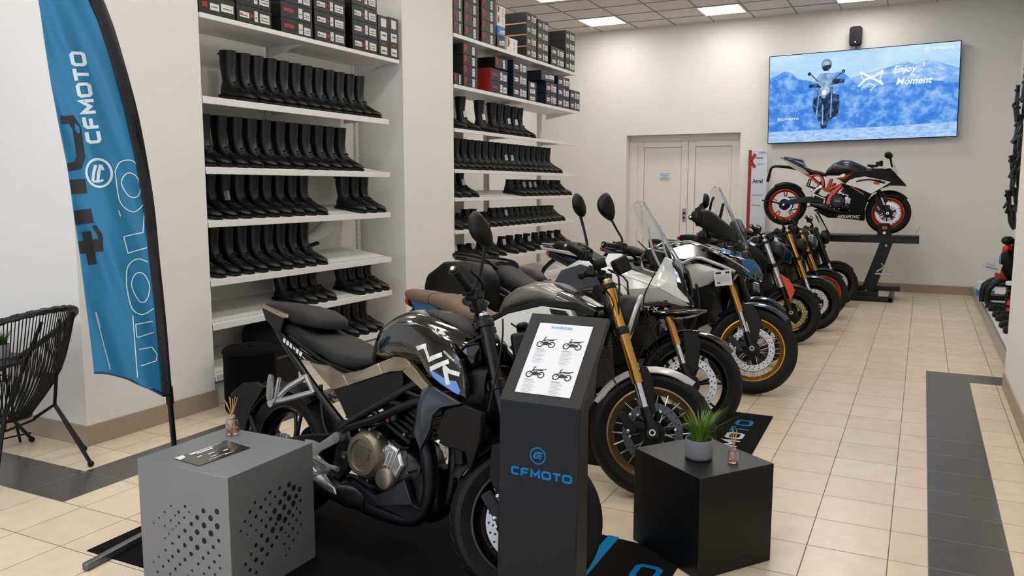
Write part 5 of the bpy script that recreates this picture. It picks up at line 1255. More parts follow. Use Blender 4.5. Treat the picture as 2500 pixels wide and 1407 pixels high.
m = MB(); m.lathe([(0, 0), (.04, 0), (.042, .004), (.034, .008), (0, .008)], (-.5, 0, 1.041), 'z', 28); b.part('filler_cap', m, SATIN, parent=tank)
m = MB(); m.body([(-.56, 1.03, 1.050, .05), (-.5, 1.02, 1.053, .08), (-.4, 1.0, 1.032, .09), (-.3, .96, 1.005, .085), (-.24, .94, .985, .06), (-.21, .93, .965, .03)], e=2.2); b.part('tank_top_cover', m, SEATM, parent=tank)
sp = b.panel('tank_side_panel', [(-.70, .94, .155), (-.62, .985, .165), (-.50, 1.0, .168), (-.40, .985, .172), (-.30, .945, .180), (-.23, .885, .188), (-.195, .81, .19), (-.19, .742, .185), (-.31, .768, .182), (-.40, .812, .178), (-.48, .89, .172), (-.60, .915, .165)], .18, .03, GLOSS, ctr=(-.37, .90, .200), thick=.03, bevel=.006)
side = [o for o in bpy.data.objects if o.parent == b.t and o.name.startswith('tank_side_panel')]
rt_ = [o for o in side if sum(v.co.y for v in o.data.vertices) < 0]
# lettering on the tank
def stroke(m, pts, wd, cl=False): vs, fs = ribbon(pts, wd, cl, .006); m.add([xz(v.x, v.y) for v in vs], fs)
m = MB(); stroke(m, [(-.458, .901), (-.407, .918), (-.380, .867), (-.314, .896)], .0175); stroke(m, [(-.377, .830), (-.278, .874)], .0175)
stroke(m, [(-.302, .853), (-.272, .836), (-.222, .831)], .017); stroke(m, [(-.295, .846), (-.277, .784)], .023)
b.part('tank_lettering', decal(m, rt_, off=.002), PWHITE, parent=tank, ang=0)
m = MB(); text_mesh(m, 'MOTORSPORT +', .0105, lambda u, v: xz(-.312 + u*.87 + v*.48, .906 - u*.48 + v*.87), bold=.0004)
b.part('small_lettering', decal(m, rt_, off=.002), PWHITE, parent=tank, ang=0)
m = MB()
for q in ([(-.386, .830), (-.346, .821), (-.305, .808), (-.315, .782), (-.36, .800)], [(-.305, .808), (-.267, .802), (-.26, .762), (-.315, .782)], [(-.267, .802), (-.236, .804), (-.215, .769), (-.225, .753), (-.26, .762)]):
    c_ = (sum(a[0] for a in q)/len(q), sum(a[1] for a in q)/len(q)); n_ = len(q); m.add([xz(*a) for a in q] + [xz(*c_)], [(i, (i+1) % n_, n_) for i in range(n_)])
b.part('blue_graphic', decal(m, rt_, off=.0012), mat('light_blue_print', '5f92cf', .3, coat=.5), parent=tank, ang=0)
m = MB(); q = [(-.45, 1.0), (-.403, .992), (-.376, .975), (-.417, .988)]; m.add([xz(*a) for a in q], [(0, 1, 2, 3)]); q = [(-.389, .989), (-.37, .979), (-.350, .966), (-.362, .968)]; m.add([xz(*a) for a in q], [(0, 1, 2, 3)]); b.part('white_triangle_mark', decal(m, rt_ + [tank], off=.003), PWHITE, parent=tank, ang=0)
# champagne side panel and black cover
b.panel('side_fairing', [(-1.195, .752, .10), (-1.04, .757, .115), (-.925, .735, .135), (-.875, .692, .143), (-.993, .652, .125), (-1.1, .70, .11)], .14, .0, CHAMP, ctr=(-1.0, .71, .127), thick=.03)
b.panel('side_fairing', [(-.925, .735, .135), (-.80, .768, .145), (-.70, .812, .15), (-.66, .772, .158), (-.82, .712, .152), (-.875, .692, .143)], .14, .0, CHAMP, ctr=(-.80, .745, .152), thick=.03)
b.panel('side_fairing', [(-.70, .812, .15), (-.572, .866, .15), (-.50, .835, .168), (-.535, .802, .178), (-.60, .79, .17), (-.66, .772, .158)], .14, .0, CHAMP, ctr=(-.585, .818, .166), thick=.03)
b.panel('side_fairing', [(-.50, .835, .168), (-.375, .765, .19), (-.405, .742, .19), (-.535, .802, .178)], .14, .0, CHAMP, ctr=(-.45, .785, .183), thick=.03)
b.panel('side_cover', [(-.993, .652, .12), (-.82, .712, .14), (-.66, .772, .15), (-.56, .80, .15), (-.55, .74, .15), (-.62, .68, .15), (-.76, .60, .145), (-.86, .53, .13), (-.90, .56, .125), (-.95, .61, .12)], .14, .006, BLK, thick=.02)
b.panel('radiator_shroud', [(-.412, .757, .18), (-.345, .768, .20), (-.186, .727, .215), (-.275, .70, .222), (-.315, .665, .222), (-.335, .60, .21), (-.385, .512, .20), (-.435, .57, .185), (-.44, .70, .175)], .2, .012, GREYM, ctr=(-.372, .70, .226), thick=.02, bevel=.003)
b.panel('radiator_side_guard', [(-.28, .69, .19), (-.186, .722, .20), (-.12, .70, .17), (-.13, .60, .15), (-.185, .455, .13), (-.20, .535, .15), (-.30, .545, .17), (-.32, .60, .19)], .17, .0, BLK, thick=.03, ctr=(-.22, .63, .165))
b.radiator(-.25, .48, .74, .15)
m = MB(); m.body([(-.35, .60, .80, .13), (-.22, .62, .86, .13), (-.17, .72, .86, .10)], e=4); b.part('air_duct', m, BLK)
b.engine(-.72, .425, cl=.083, second=(.115, -.078, .042))
b.frame([([(-.896, .14, .50), (-.80, .145, .565), (-.63, .15, .665), (-.51, .14, .745), (-.33, .10, .84), (-.2, .04, .93)], 3, .019), ([(-.896, .14, .50), (-.70, .15, .575), (-.504, .15, .672), (-.35, .13, .73), (-.2, .05, .80)], 3, .018), ([(-.72, .15, .62), (-.66, .15, .59)], 0, .012), ([(-.63, .15, .665), (-.52, .15, .66)], 0, .012), ([(-.55, .145, .72), (-.42, .14, .70)], 0, .012)])
b.frame([([(-.905, .11, .50), (-1.0, .115, .565), (-1.185, .115, .69), (-1.40, .09, .83), (-1.5, .06, .89)], 3, .017), ([(-.86, .10, .74), (-1.1, .1, .77), (-1.35, .09, .85)], 0, .014)], name='subframe')
m = MB(); 
for sd in (-1, 1): m.prism([(-.94, .53), (-.87, .54), (-.83, .45), (-.85, .33), (-.90, .27), (-.94, .30), (-.93, .42)], sd*.10, sd*.14, .006)
b.part('pivot_plate', m, SATIN, bevel=.004)
m = MB()
for sd in (-1, 1):
    for q in ((-.89, .465, .017), (-.865, .395, .014)): m.lathe([(q[2]*.5, sd*.146), (q[2], sd*.146), (q[2], sd*.14), (q[2]*.5, sd*.14)], (q[0], 0, q[1]), 'y', 16, closed_prof=True)
b.part('pivot_bolt', m, CHROME)
b.swingarm((-.90, .43))
b.cables([[(-.3, .02, .95), (-.36, -.1, .88), (-.33, -.13, .78)], [(-.2, -.1, .98), (-.28, -.14, .9), (-.3, -.12, .7), (-.33, -.1, .6)], [(-.14, -.06, 1.05), (-.09, -.12, .95), (-.12, -.13, .7)], [(-.18, .05, 1.03), (-.05, .1, .93), (-.1, .1, .7)]])
m = MB(); m.b(-.5, -.42, -.13, -.08, .53, .6); m.cyl((-.6, -.13, .58), (-.6, -.13, .64), .02); b.part('coolant_hose', m, SATIN, bevel=.01)
m = MB(); m.tube([(-.64, -.125, .575), (-.63, -.14, .62), (-.59, -.14, .63)], .006, 6, smooth=3); b.part('red_wire', m, REDM)
# exhaust
m = MB(); m.tube([(-.52, -.05, .55), (-.46, -.09, .53), (-.42, -.1, .46), (-.41, -.09, .34), (-.44, -.08, .24), (-.52, -.08, .19), (-.7, -.09, .20), (-.88, -.1, .24)], [.026, .032, .034, .03, .03, .034, .05, .055], 14, smooth=4); ex = b.part('exhaust_pipe', m, BLKM, ang=60)
m = MB(); m.tube([(-.41, .03, .55), (-.37, .0, .45), (-.38, 0, .3), (-.45, .0, .22)], .026, 12, smooth=4); b.part('header_pipe', m, BLKM, ang=60)
b.panel('silencer', [(-1.14, .345, .17), (-1.06, .33, .175), (-.985, .298, .18), (-.92, .272, .18), (-.872, .252, .178), (-.858, .222, .172), (-.91, .214, .165), (-.98, .222, .16), (-1.06, .255, .155), (-1.14, .30, .15)], .17, .0, SILV, ctr=(-.97, .265, .2), thick=.04, sides=(-1,), bevel=.004, parent=ex)
m = MB(); m.body([(-1.18, .28, .35, .03, 2.6, -.12), (-1.0, .21, .30, .05, 2.6, -.125), (-.86, .19, .27, .05, 2.6, -.12)], n=20); b.part('silencer_core', m, BLKM, parent=ex, ang=50)
b.panel('footrest_plate', [(-1.12, .415, .15), (-1.06, .42, .155), (-1.02, .415, .155), (-.925, .482, .15), (-.885, .478, .15), (-.885, .452, .15), (-1.0, .385, .16), (-1.01, .365, .165), (-.92, .325, .17), (-.93, .298, .17), (-.96, .30, .17), (-1.05, .338, .165), (-1.11, .35, .155)], .15, .0, SILV, ctr=(-1.035, .385, .178), thick=.015, bevel=.002)
m = MB(); m.tube([(-.93, -.17, .315), (-.93, -.26, .31)], .013, 8, flat=.7); m.tube([(-1.0, -.19, .36), (-.88, -.21, .35), (-.82, -.215, .35)], [.01, .009, .012], 8); m.cyl((-.895, -.14, .466), (-.895, -.172, .466), .022, n=20); b.part('brake_pedal', m, SILV)
m = MB(); m.body([(-1.1, .24, .29, .05, 2.6, -.13), (-.95, .19, .26, .06, 2.6, -.12), (-.82, .17, .28, .06, 2.6, -.11), (-.72, .17, .27, .05, 2.6, -.1)], n=20); b.part('collector_box', m, SATIN, parent=ex, ang=50)
b.panel('belly_pan', [(-.912, .235, .12), (-.83, .285, .14), (-.79, .30, .15), (-.65, .268, .155), (-.57, .31, .155), (-.499, .365, .15), (-.465, .27, .13), (-.42, .245, .10), (-.457, .19, .10), (-.533, .176, .09), (-.68, .183, .10), (-.90, .195, .11)], .15, .0, mat('slate_belly_plastic', '121419', .42, noise=.05), ctr=(-.62, .235, .16), thick=.03)
m = MB(); m.body([(-.50, .18, .40, .10), (-.44, .18, .42, .10), (-.38, .24, .42, .08)], e=3); b.part('belly_nose', m, BLK, ang=50)
# seat and tail
m = MB(); m.body([(-1.27, .845, .885, .09), (-1.22, .83, .893, .12), (-1.12, .80, .878, .145), (-1.02, .77, .852, .155), (-.95, .752, .838, .15), (-.88, .752, .83, .125), (-.80, .775, .825, .10), (-.76, .80, .825, .07)], e=3.0, n=28)
b.part('rider_seat', m, SEATM, ang=50)
m = MB(); m.body([(-1.62, .955, .985, .05), (-1.58, .94, 1.0, .07), (-1.45, .925, 1.003, .09), (-1.34, .905, 1.0, .105), (-1.26, .905, .99, .115), (-1.18, .90, .965, .105), (-1.145, .905, .935, .08)], e=3.2, n=28)
b.part('pillion_seat', m, SEATM, ang=50)
m = MB(); m.body([(-1.57, .90, .965, .06), (-1.48, .86, .94, .085), (-1.35, .82, .92, .10), (-1.2, .78, .90, .11), (-1.08, .76, .86, .10)], e=3.5, n=20); tl = b.part('tail_cowl', m, BLK, ang=50)
b.panel('tail_side_panel', [(-1.50, .895, .10), (-1.40, .868, .115), (-1.27, .81, .12), (-1.13, .768, .125), (-1.055, .757, .12), (-1.10, .752, .12), (-1.25, .765, .12), (-1.38, .82, .11)], .115, .006, BLK, thick=.02)
tp = [o for o in bpy.data.objects if o.parent == b.t and o.name.startswith('tail_side_panel') and sum(v.co.y for v in o.data.vertices) < 0]
m = MB()
for k in range(6): stroke(m, [(-1.37+.026*k, .835-.0095*k), (-1.352+.026*k, .828-.0095*k)], .022 if k != 3 else .012)
stroke(m, [(-1.215, .785), (-1.19, .776)], .028); o = b.part('tail_lettering', decal(m, tp + [tl]), PWHITE, parent=tl, ang=0)
b.panel('tail_side_panel', [(-1.595, .985, .08), (-1.36, .955, .115), (-1.345, .94, .12), (-1.37, .935, .125), (-1.58, .965, .09)], .1, .004, CHAMP, thick=.015)
b.panel('tail_light_cover', [(-1.59, .963, .085), (-1.375, .935, .12), (-1.40, .86, .115), (-1.50, .895, .10), (-1.555, .91, .085)], .1, .002, BLK, thick=.015)
m = MB(); m.body([(-1.60, .90, .965, .05), (-1.565, .895, .97, .07)], e=3); b.part('tail_light', m, REDM)
m = MB()
for sd in (-1, 1):
    P_ = [(-1.165, .685), (-1.10, .635), (-1.20, .595), (-1.325, .545)]
    m.tube([(-1.165, sd*.135, .69), (-1.25, sd*.16, .63), (-1.325, sd*.175, .555)], .011, 8, flat=1.2); m.tube([(-1.10, sd*.135, .63), (-1.22, sd*.16, .585), (-1.325, sd*.175, .55)], .011, 8, flat=1.2); m.tube([(-1.165, sd*.135, .695), (-1.10, sd*.135, .625)], .012, 8)
    m.cyl((-1.32, sd*.155, .55), (-1.32, sd*.20, .55), .02, n=14)
    m.body([(-1.345, .56, .68, .012, 3, sd*.195), (-1.31, .56, .68, .012, 3, sd*.205)], n=10); m.tube([(-1.31, sd*.18, .56), (-1.28, sd*.19, .67)], .01, 8)
b.part('pillion_footpeg', m, SILV, ang=45)
m = MB(); m.tube([(-1.10, -.10, .66), (-1.05, -.11, .50), (-.98, -.11, .42)], .009, 6, smooth=3); b.part('brake_hose', m, BLK)
b.fender(BLK, 58, 168, .03, .085, front=False, point=False)
b.panel('rear_mudguard', [(-1.60, .60, .085), (-1.52, .585, .09), (-1.60, .47, .09), (-1.66, .33, .085), (-1.72, .36, .08), (-1.80, .51, .08), (-1.70, .58, .08)], .08, .01, BLK, thick=.03)
m = MB(); m.tube([(-1.36, -.14, .30), (-1.5, -.12, .36), (-1.64, -.07, .44)], .012, 8, smooth=2); b.part('mudguard_arm', m, BLK)
m = MB(); m.T = b.S; c = b.fp(.62, 0, .12); m.box(c, (.08, .16, .17), (0, -.3, 0)); m.box(c + Vector((-.02, 0, .11)), (.05, .13, .03), (0, -.4, 0)); b.part('headlight', m, BLK, bevel=.025)
m = MB(); m.T = b.S; m.box(b.fp(.62, 0, .165), (.012, .12, .11), (0, -.3, 0)); b.part('headlight_lens', m, SCREEN, bevel=.01)
b.stand()

# ------------------------------------------------------------ 2. silver tank bike with gold fork
b = Bike('silver grey motorcycle with brown seat, gold fork and bronze rims behind the info stand', (-1.17, 3.85), -10, steer=27, rake=24, rf=.316, wf=.115, rr=.32, wr=.17, xr=-1.43)
b.calm = BLK
b.wheel(1, 'hero', BRRIM, dual=True, dr=.15, dm=DISCD); b.wheel(0, 'hero', BRRIM, dr=.12)
b.fork(top=.80, clamp=.53, gend=.265, foot=.13, r=.0275, y=.105)
b.bars([(.86, .04, -.02), (.88, .12, -.03), (.93, .2, -.06), (.95, .235, -.09), (.975, .36, -.14)], mirror=(-.0, .19, .09, .25, -25, -.07), mirror_sides=(-1,))
b.fender(PSILV, 58, 160, .024, .075)
m = MB(); m.T = b.S
for sd in (-1, 1): m.prism([(-.03, .36), (.0, .42), (-.03, .58), (-.07, .64), (-.13, .64), (-.11, .5)], sd*.085, sd*.077, .0)
b.part('fork_guard', m, BLK, bevel=.004)
m = MB(); m.body([(-.98, .83, .87, .07), (-.93, .84, .95, .11), (-.85, .86, 1.0, .14), (-.75, .885, 1.035, .15), (-.65, .90, 1.035, .155), (-.555, .905, 1.0, .15)], e=2.5, n=28); tk = b.part('fuel_tank', m, GREYT, ang=50)
m = MB(); m.body([(-.56, .90, 1.0, .148), (-.48, .90, .975, .14), (-.41, .90, .945, .12), (-.36, .895, .93, .08)], e=2.5, n=28); b.part('tank_nose', m, mat('dark_grey_lacquer', '4a4a48', .15, coat=1, metal=.4), parent=tk, ang=50)
m = MB(); m.body([(-.72, 1.02, 1.045, .05), (-.6, 1.0, 1.035, .06), (-.5, .96, 1.0, .055)], e=2.2); b.part('filler_panel', m, SATIN, parent=tk)
b.panel('tank_trim', [(-.99, .82, .13), (-.84, .875, .16), (-.64, .935, .165), (-.42, .945, .155), (-.31, .905, .14), (-.32, .875, .14), (-.43, .91, .155), (-.64, .905, .165), (-.86, .845, .16), (-.99, .79, .13)], .16, .004, BLK, thick=.04)
b.panel('side_panel', [(-1.02, .60, .13), (-1.0, .77, .14), (-.85, .845, .16), (-.63, .905, .165), (-.45, .90, .16), (-.41, .83, .16), (-.47, .70, .165), (-.62, .60, .16), (-.85, .55, .15)], .16, .012, PWHITE, thick=.05)
b.panel('side_vent', [(-.57, .897, .182), (-.47, .893, .180), (-.445, .868, .180), (-.55, .868, .184)], .18, .0, BLK, thick=.012)
m = MB(); m.body([(-1.75, .865, .915, .05), (-1.70, .85, .925, .09), (-1.6, .835, .925, .115), (-1.48, .83, .915, .13)], e=3, n=26); b.part('pillion_seat', m, BROWN, ang=50)
m = MB(); m.body([(-1.475, .83, .913, .13), (-1.42, .815, .918, .135), (-1.32, .79, .905, .14), (-1.22, .765, .865, .14), (-1.12, .755, .835, .12), (-1.0, .77, .835, .09), (-.95, .79, .83, .06)], e=2.8, n=26); b.part('rider_seat', m, BROWN, ang=50)
m = MB(); m.body([(-1.72, .81, .86, .04), (-1.6, .78, .845, .075), (-1.45, .76, .83, .10), (-1.2, .72, .80, .10), (-1.0, .70, .78, .10)], e=3); b.part('tail_unit', m, BLK, ang=50)
b.panel('tail_panel', [(-1.69, .862, .07), (-1.55, .855, .10), (-1.42, .83, .115), (-1.36, .79, .12), (-1.5, .785, .11), (-1.62, .80, .09)], .1, .006, PBLUE, thick=.02)
m = MB(); m.body([(-1.745, .82, .875, .05), (-1.70, .81, .87, .07)], e=3); b.part('tail_light', m, REDM)
b.engine(-.78, .44, cover=SATIN, cl=.09); b.swingarm((-.98, .44)); b.radiator(-.36, .5, .8, .15)
b.frame([([(-.98, .14, .5), (-.8, .15, .66), (-.5, .14, .8), (-.3, .06, .9)], 3, .02), ([(-.98, .12, .5), (-1.15, .12, .72), (-1.5, .1, .8)], 3, .016), ([(-.55, .14, .35), (-.42, .13, .6), (-.33, .05, .8)], 3, .018)])
b.pegs(-1.0, .4, SATIN)
m = MB(); m.tube([(-.58, -.06, .58), (-.47, -.1, .5), (-.45, -.1, .34), (-.52, -.1, .22), (-.8, -.12, .2), (-1.05, -.15, .28)], [.03, .03, .03, .035, .05, .055], 12, smooth=4); b.part('exhaust_pipe', m, BLKM, ang=60)
# round headlight with silver side arc
m = MB(); m.T = b.S; hc = b.fp(.62, 0, .03)
hf = Vector((cos(.18), 0, -sin(.18)))
rs = []
for d, r_ in ((-.09, .03), (-.07, .07), (-.03, .095), (.03, .105), (.05, .10)):
    rs.append([hc + hf*d + Vector((0, cos(2*pi*i/24), 0))*r_*.95 + Vector((sin(.18), 0, cos(.18)))*sin(2*pi*i/24)*r_*1.15 for i in range(24)])
m.rings(rs); b.part('headlight', m, BLK, ang=50)
m = MB(); m.T = b.S
for a0, a1 in ((-75, 255),):
    pts = [hc + hf*.055 + Vector((0, cos(radians(a)), 0))*.105 + Vector((sin(.18), 0, cos(.18)))*sin(radians(a))*.125 for a in range(0, 360, 12)]
    m.tube(pts, .011, 8, closed=True)
b.part('headlight_bezel', m, PSILV)
m = MB(); m.T = b.S; rs = [[hc + hf*d + Vector((0, cos(2*pi*i/24), 0))*r_ + Vector((sin(.18), 0, cos(.18)))*sin(2*pi*i/24)*r_*1.15 for i in range(24)] for d, r_ in ((.05, .097), (.068, .07), (.075, .02))]; m.rings(rs); b.part('headlight_lens', m, SCREEN, ang=60)
m = MB(); m.T = b.S; m.box(b.fp(.87, -.06, .09), (.075, .11, .085), (.1, -.6, .2)); b.part('instrument_display', m, BLK, bevel=.01)
m = MB(); m.T = b.S; m.cyl(b.fp(.9, -.12, -.05), b.fp(.9, -.12, .02), .028); m.box(b.fp(.86, .1, 0), (.05, .05, .05)); m.tube([b.fp(.86, -.1, .02), b.fp(.8, -.14, .06), b.fp(.66, -.13, .02), b.fp(.5, -.12, -.03)], .006, 6, smooth=3); m.tube([b.fp(.9, .14, .03), b.fp(.8, .05, .1), b.fp(.6, .02, .03)], .006, 6, smooth=3); b.part('master_cylinder', m, BLK, bevel=.004)
m = MB(); m.T = b.S; m.box(b.fp(.245+.09, -.105, .029), (.002, .02, .035), (0, -b.rake, 0)); b.part('fork_sticker', m, PAPER)
b.plate(-1.68, .80, -1.80, .62); b.hugger(60, 150); b.stand()
b.cables([[(-.35, -.08, 1.05), (-.2, -.15, .95), (-.25, -.14, .7), (-.12, -.12, .5)], [(-.3, .1, 1.0), (-.15, .16, .9), (-.2, .14, .6)]])

# ------------------------------------------------------------ touring bikes: shared windscreen helper
def windscreen(b, cx, zb, zt, xb, xt, wb, wt, curve=.07, mtl=SCREEN, n=14):
    m = MB(); rows = []
    for off in (0, .004):
        for i in range(13):
            f = i/12; x0 = xb + (xt-xb)*f; z0 = zb + (zt-zb)*f + .0; w_ = wb + (wt-wb)*f
            if f > .8: w_ *= sqrt(max(.05, 1 - ((f-.8)/.2)**2*.85))
            rows.append([Vector((x0 - curve*(j/n*2-1)**2*(w_/wb) + off, w_*(j/n*2-1), z0 + .0)) for j in range(n+1)])
    k = n+1; A = rows[:13]; B_ = rows[13:]; vs = [p for r in A for p in r] + [p for r in B_ for p in r]; o = 13*k; fs = []
    for i in range(12):
        for j in range(n): fs.append((i*k+j, i*k+j+1, (i+1)*k+j+1, (i+1)*k+j)); fs.append((o+i*k+j, o+(i+1)*k+j, o+(i+1)*k+j+1, o+i*k+j+1))
    per = [j for j in range(k)] + [i*k+n for i in range(1, 13)] + [12*k+j for j in range(n-1, -1, -1)] + [i*k for i in range(11, 0, -1)]
    for a, c in zip(per, per[1:]+per[:1]): fs.append((a, c, o+c, o+a))
    m.add(vs, fs); return b.part('windscreen', m, mtl, ang=50)

# ------------------------------------------------------------ 3. white touring bike
b = Bike('white and silver touring motorcycle with clear windscreen, black side case and silver brake discs', (-1.256, 4.93), -8, steer=22, rake=24, rf=.32, wf=.12, rr=.325, wr=.17, xr=-1.48)
b.wheel(1, 'cast2', SATIN, n=6, dr=.165); b.wheel(0, 'cast2', SATIN, n=6, dr=.13)
b.fork(gold=GOLD, top=.70, clamp=.52, gend=.265, foot=.13, r=.027, y=.105)
b.bars([(.86, .05, -.08), (.90, .14, -.10), (.93, .2, -.14), (.94, .24, -.17), (.94, .40, -.235)], mirror=(.03, .16, .135, .55, -50, -.10), mirror_sides=(-1,))
b.fender(GLOSS, 45, 150, .03, .078)
m = MB(); m.T = b.S
for sd in (-1, 1): m.prism([(-.02, .34), (.04, .42), (.04, .60), (-.02, .66), (-.08, .64), (-.05, .5)], sd*.075, sd*.068)
b.part('fork_guard', m, BLK, bevel=.004)
# upper fairing, left and right halves faceted
b.panel('side_fairing', [(-.57, 1.0, .20), (-.46, .985, .212), (-.30, .945, .195), (-.20, .915, .15), (-.02, .812, .02), (-.19, .806, .11), (-.325, .768, .205), (-.42, .835, .235), (-.52, .90, .24), (-.60, .95, .225)], .2, .0, PSILV, ctr=(-.36, .89, .248), thick=.04, bevel=.004)
b.panel('fairing_tab', [(-.575, 1.112, .14), (-.478, 1.116, .14), (-.455, 1.03, .18), (-.59, 1.03, .18)], .16, .004, PWHITE, thick=.03, bevel=.003)
b.panel('fairing_upper_edge', [(-.60, 1.04, .18), (-.45, 1.035, .185), (-.30, .99, .172), (-.22, .965, .14), (-.20, .915, .155), (-.30, .945, .20), (-.46, .985, .215), (-.60, .995, .20)], .15, .0, PWHITE, thick=.03, bevel=.004)
b.panel('screen_spike', [(-.24, .975, .13), (-.195, 1.112, .10), (-.155, 1.098, .085), (-.115, 1.0, .085), (-.09, .93, .075), (-.015, .812, .012), (-.20, .915, .155)], .1, .0, PWHITE, ctr=(-.15, .955, .13), thick=.03, bevel=.004)
b.panel('grey_graphic', [(-.50, .915, .257), (-.42, .925, .258), (-.37, .90, .258), (-.33, .84, .250), (-.36, .815, .246), (-.43, .845, .252)], .255, .002, GREYT, thick=.012)
b.panel('white_graphic', [(-.44, .905, .266), (-.39, .908, .266), (-.345, .855, .260), (-.385, .85, .262)], .264, .002, PWHITE, thick=.01)
b.panel('headlight', [(-.150, 1.085, .09), (-.10, 1.04, .083), (-.06, .95, .065), (-.045, .87, .055), (-.10, .925, .085)], .06, .006, BLK, thick=.03)
b.panel('headlight_lens', [(-.135, 1.05, .094), (-.105, 1.02, .09), (-.075, .95, .078), (-.10, .955, .088)], .08, .003, CHROME, thick=.006)
m = MB(); m.body([(-.60, .83, 1.06, .13), (-.45, .82, 1.02, .17), (-.3, .80, .98, .15), (-.18, .80, .98, .10), (-.08, .80, .92, .06), (-.02, .80, .84, .02)], e=3); b.part('fairing_core', m, BLK, ang=40)
b.panel('lower_trim', [(-.38, .75, .18), (-.27, .815, .18), (-.19, .835, .14), (-.02, .80, .03), (-.10, .745, .06), (-.2, .715, .11), (-.31, .735, .16)], .13, .0, GLOSS, ctr=(-.2, .775, .14), thick=.03)
bp = [o for o in bpy.data.objects if o.parent == b.t and o.name.startswith('lower_trim') and sum(v.co.y for v in o.data.vertices) < 0]
m = MB(); text_mesh(m, 'MT-X', .045, lambda u, v: xz(-.30+u, .765+v*.8+.02*u), bold=.001); b.part('lettering', decal(m, bp), PWHITE, parent=bp[0], ang=0)
m = MB(); m.body([(-.36, .735, .785, .12), (-.2, .715, .79, .15), (-.05, .735, .80, .13), (.03, .765, .80, .07), (.07, .785, .80, .02)], e=2.2); b.part('beak', m, GLOSS, ang=50)
windscreen(b, 0, 1.02, 1.47, -.09, -.42, .20, .13, curve=.10)
m = MB(); 
for sd in (-1, 1): m.tube([(-.17, sd*.07, .97), (-.28, sd*.1, 1.15), (-.33, sd*.09, 1.33)], .007, 8, smooth=3)
m.tube([(-.28, -.1, 1.15), (-.28, .1, 1.15)], .005, 6); b.part('screen_bracket', m, PSILV)
m = MB(); m.box((-.30, 0, 1.10), (.05, .17, .12), (0, -.5, 0)); b.part('instrument_display', m, BLK, bevel=.01)
m = MB(); m.body([(-1.02, .84, .88, .08), (-.95, .85, 1.0, .13), (-.82, .86, 1.07, .17), (-.7, .87, 1.075, .18), (-.58, .88, 1.05, .17)], e=2.5, n=24); b.part('fuel_tank', m, PSILV, ang=50)
b.panel('tank_trim', [(-.98, .85, .17), (-.9, .98, .18), (-.75, 1.03, .19), (-.6, 1.0, .20), (-.58, .9, .215), (-.75, .86, .21)], .19, .01, GREYM, thick=.03)
m = MB(); m.body([(-1.82, .99, 1.02, .06), (-1.77, .97, 1.035, .12), (-1.6, .94, 1.03, .15), (-1.47, .92, 1.02, .16)], e=3, n=24); b.part('pillion_seat', m, SEATM, ang=50)
m = MB(); m.body([(-1.48, .87, 1.0, .15), (-1.43, .83, .985, .165), (-1.33, .79, .93, .165), (-1.22, .79, .885, .15), (-1.1, .81, .88, .12), (-1.0, .83, .90, .09)], e=2.8, n=26); b.part('rider_seat', m, SEATM, ang=50)
m = MB(); m.body([(-1.86, .88, .97, .06), (-1.7, .83, .96, .10), (-1.5, .78, .93, .12), (-1.2, .72, .82, .12), (-1.0, .70, .82, .12)], e=3); b.part('tail_unit', m, PWHITE, ang=50)
m = MB(); m.body([(-1.89, .90, .96, .05), (-1.85, .89, .965, .07)], e=3); b.part('tail_light', m, REDM)
m = MB()
for sd in (-1, 1): m.tube([(-1.45, sd*.14, .96), (-1.55, sd*.2, 1.03), (-1.8, sd*.19, 1.05), (-1.9, sd*.08, 1.03)], .012, 8, smooth=3)
m.tube([(-1.9, -.08, 1.03), (-1.9, .08, 1.03)], .012, 8); b.part('grab_rail', m, BLKM)
for sd in (-1, 1):
    m = MB(); m.body([(-1.90, .66, .80, .06, 3.2, sd*.33), (-1.87, .60, .90, .10, 3.2, sd*.33), (-1.74, .57, .985, .125, 3.4, sd*.33), (-1.55, .57, 1.0, .13, 3.4, sd*.33), (-1.42, .59, .985, .125, 3.4, sd*.33), (-1.35, .64, .92, .10, 3.2, sd*.33), (-1.335, .70, .85, .06, 3.2, sd*.33)], n=26)
    c_ = b.part('side_case', m, BLK, ang=45)
    m = MB(); m.tube([(-1.88, sd*.435, .66), (-1.6, sd*.462, .665), (-1.37, sd*.435, .70)], .006, 6); m.box((-1.52, sd*.462, .76), (.05, .008, .02)); m.mi = 1; m.box((-1.52, sd*.466, .76), (.035, .006, .008)); b.part('case_latch', m, [SATIN, CHROME], parent=c_, bevel=.003)
b.engine(-.80, .45, cover=SATIN, cl=.088); b.swingarm((-1.0, .44)); b.radiator(-.33, .45, .78, .17); b.pegs(-1.0, .42, SATIN)
b.frame([([(-1.0, .14, .5), (-.8, .15, .7), (-.5, .14, .85), (-.28, .06, .92)], 3, .02), ([(-1.0, .12, .5), (-1.25, .13, .74), (-1.7, .1, .88)], 3, .016)])
b.panel('lower_fairing', [(-.62, .93, .21), (-.45, .87, .22), (-.33, .77, .2), (-.30, .60, .18), (-.36, .42, .17), (-.5, .36, .17), (-.62, .5, .18), (-.66, .75, .2)], .2, .01, BLK, thick=.03)
m = MB(); m.body([(-.72, .24, .34, .15), (-.5, .22, .42, .16), (-.38, .28, .5, .14), (-.34, .36, .5, .10)], e=3.5); b.part('skid_plate', m, SATIN, ang=40)
m = MB(); m.tube([(-.5, -.1, .5), (-.45, -.1, .34), (-.6, -.12, .22), (-1.0, -.14, .24), (-1.3, -.2, .38), (-1.72, -.22, .52)], [.03, .03, .035, .035, .05, .055], 12, smooth=4); b.part('exhaust_pipe', m, BLKM, ang=60)
b.plate(-1.8, .86, -1.95, .68); b.hugger(60, 150); b.stand()
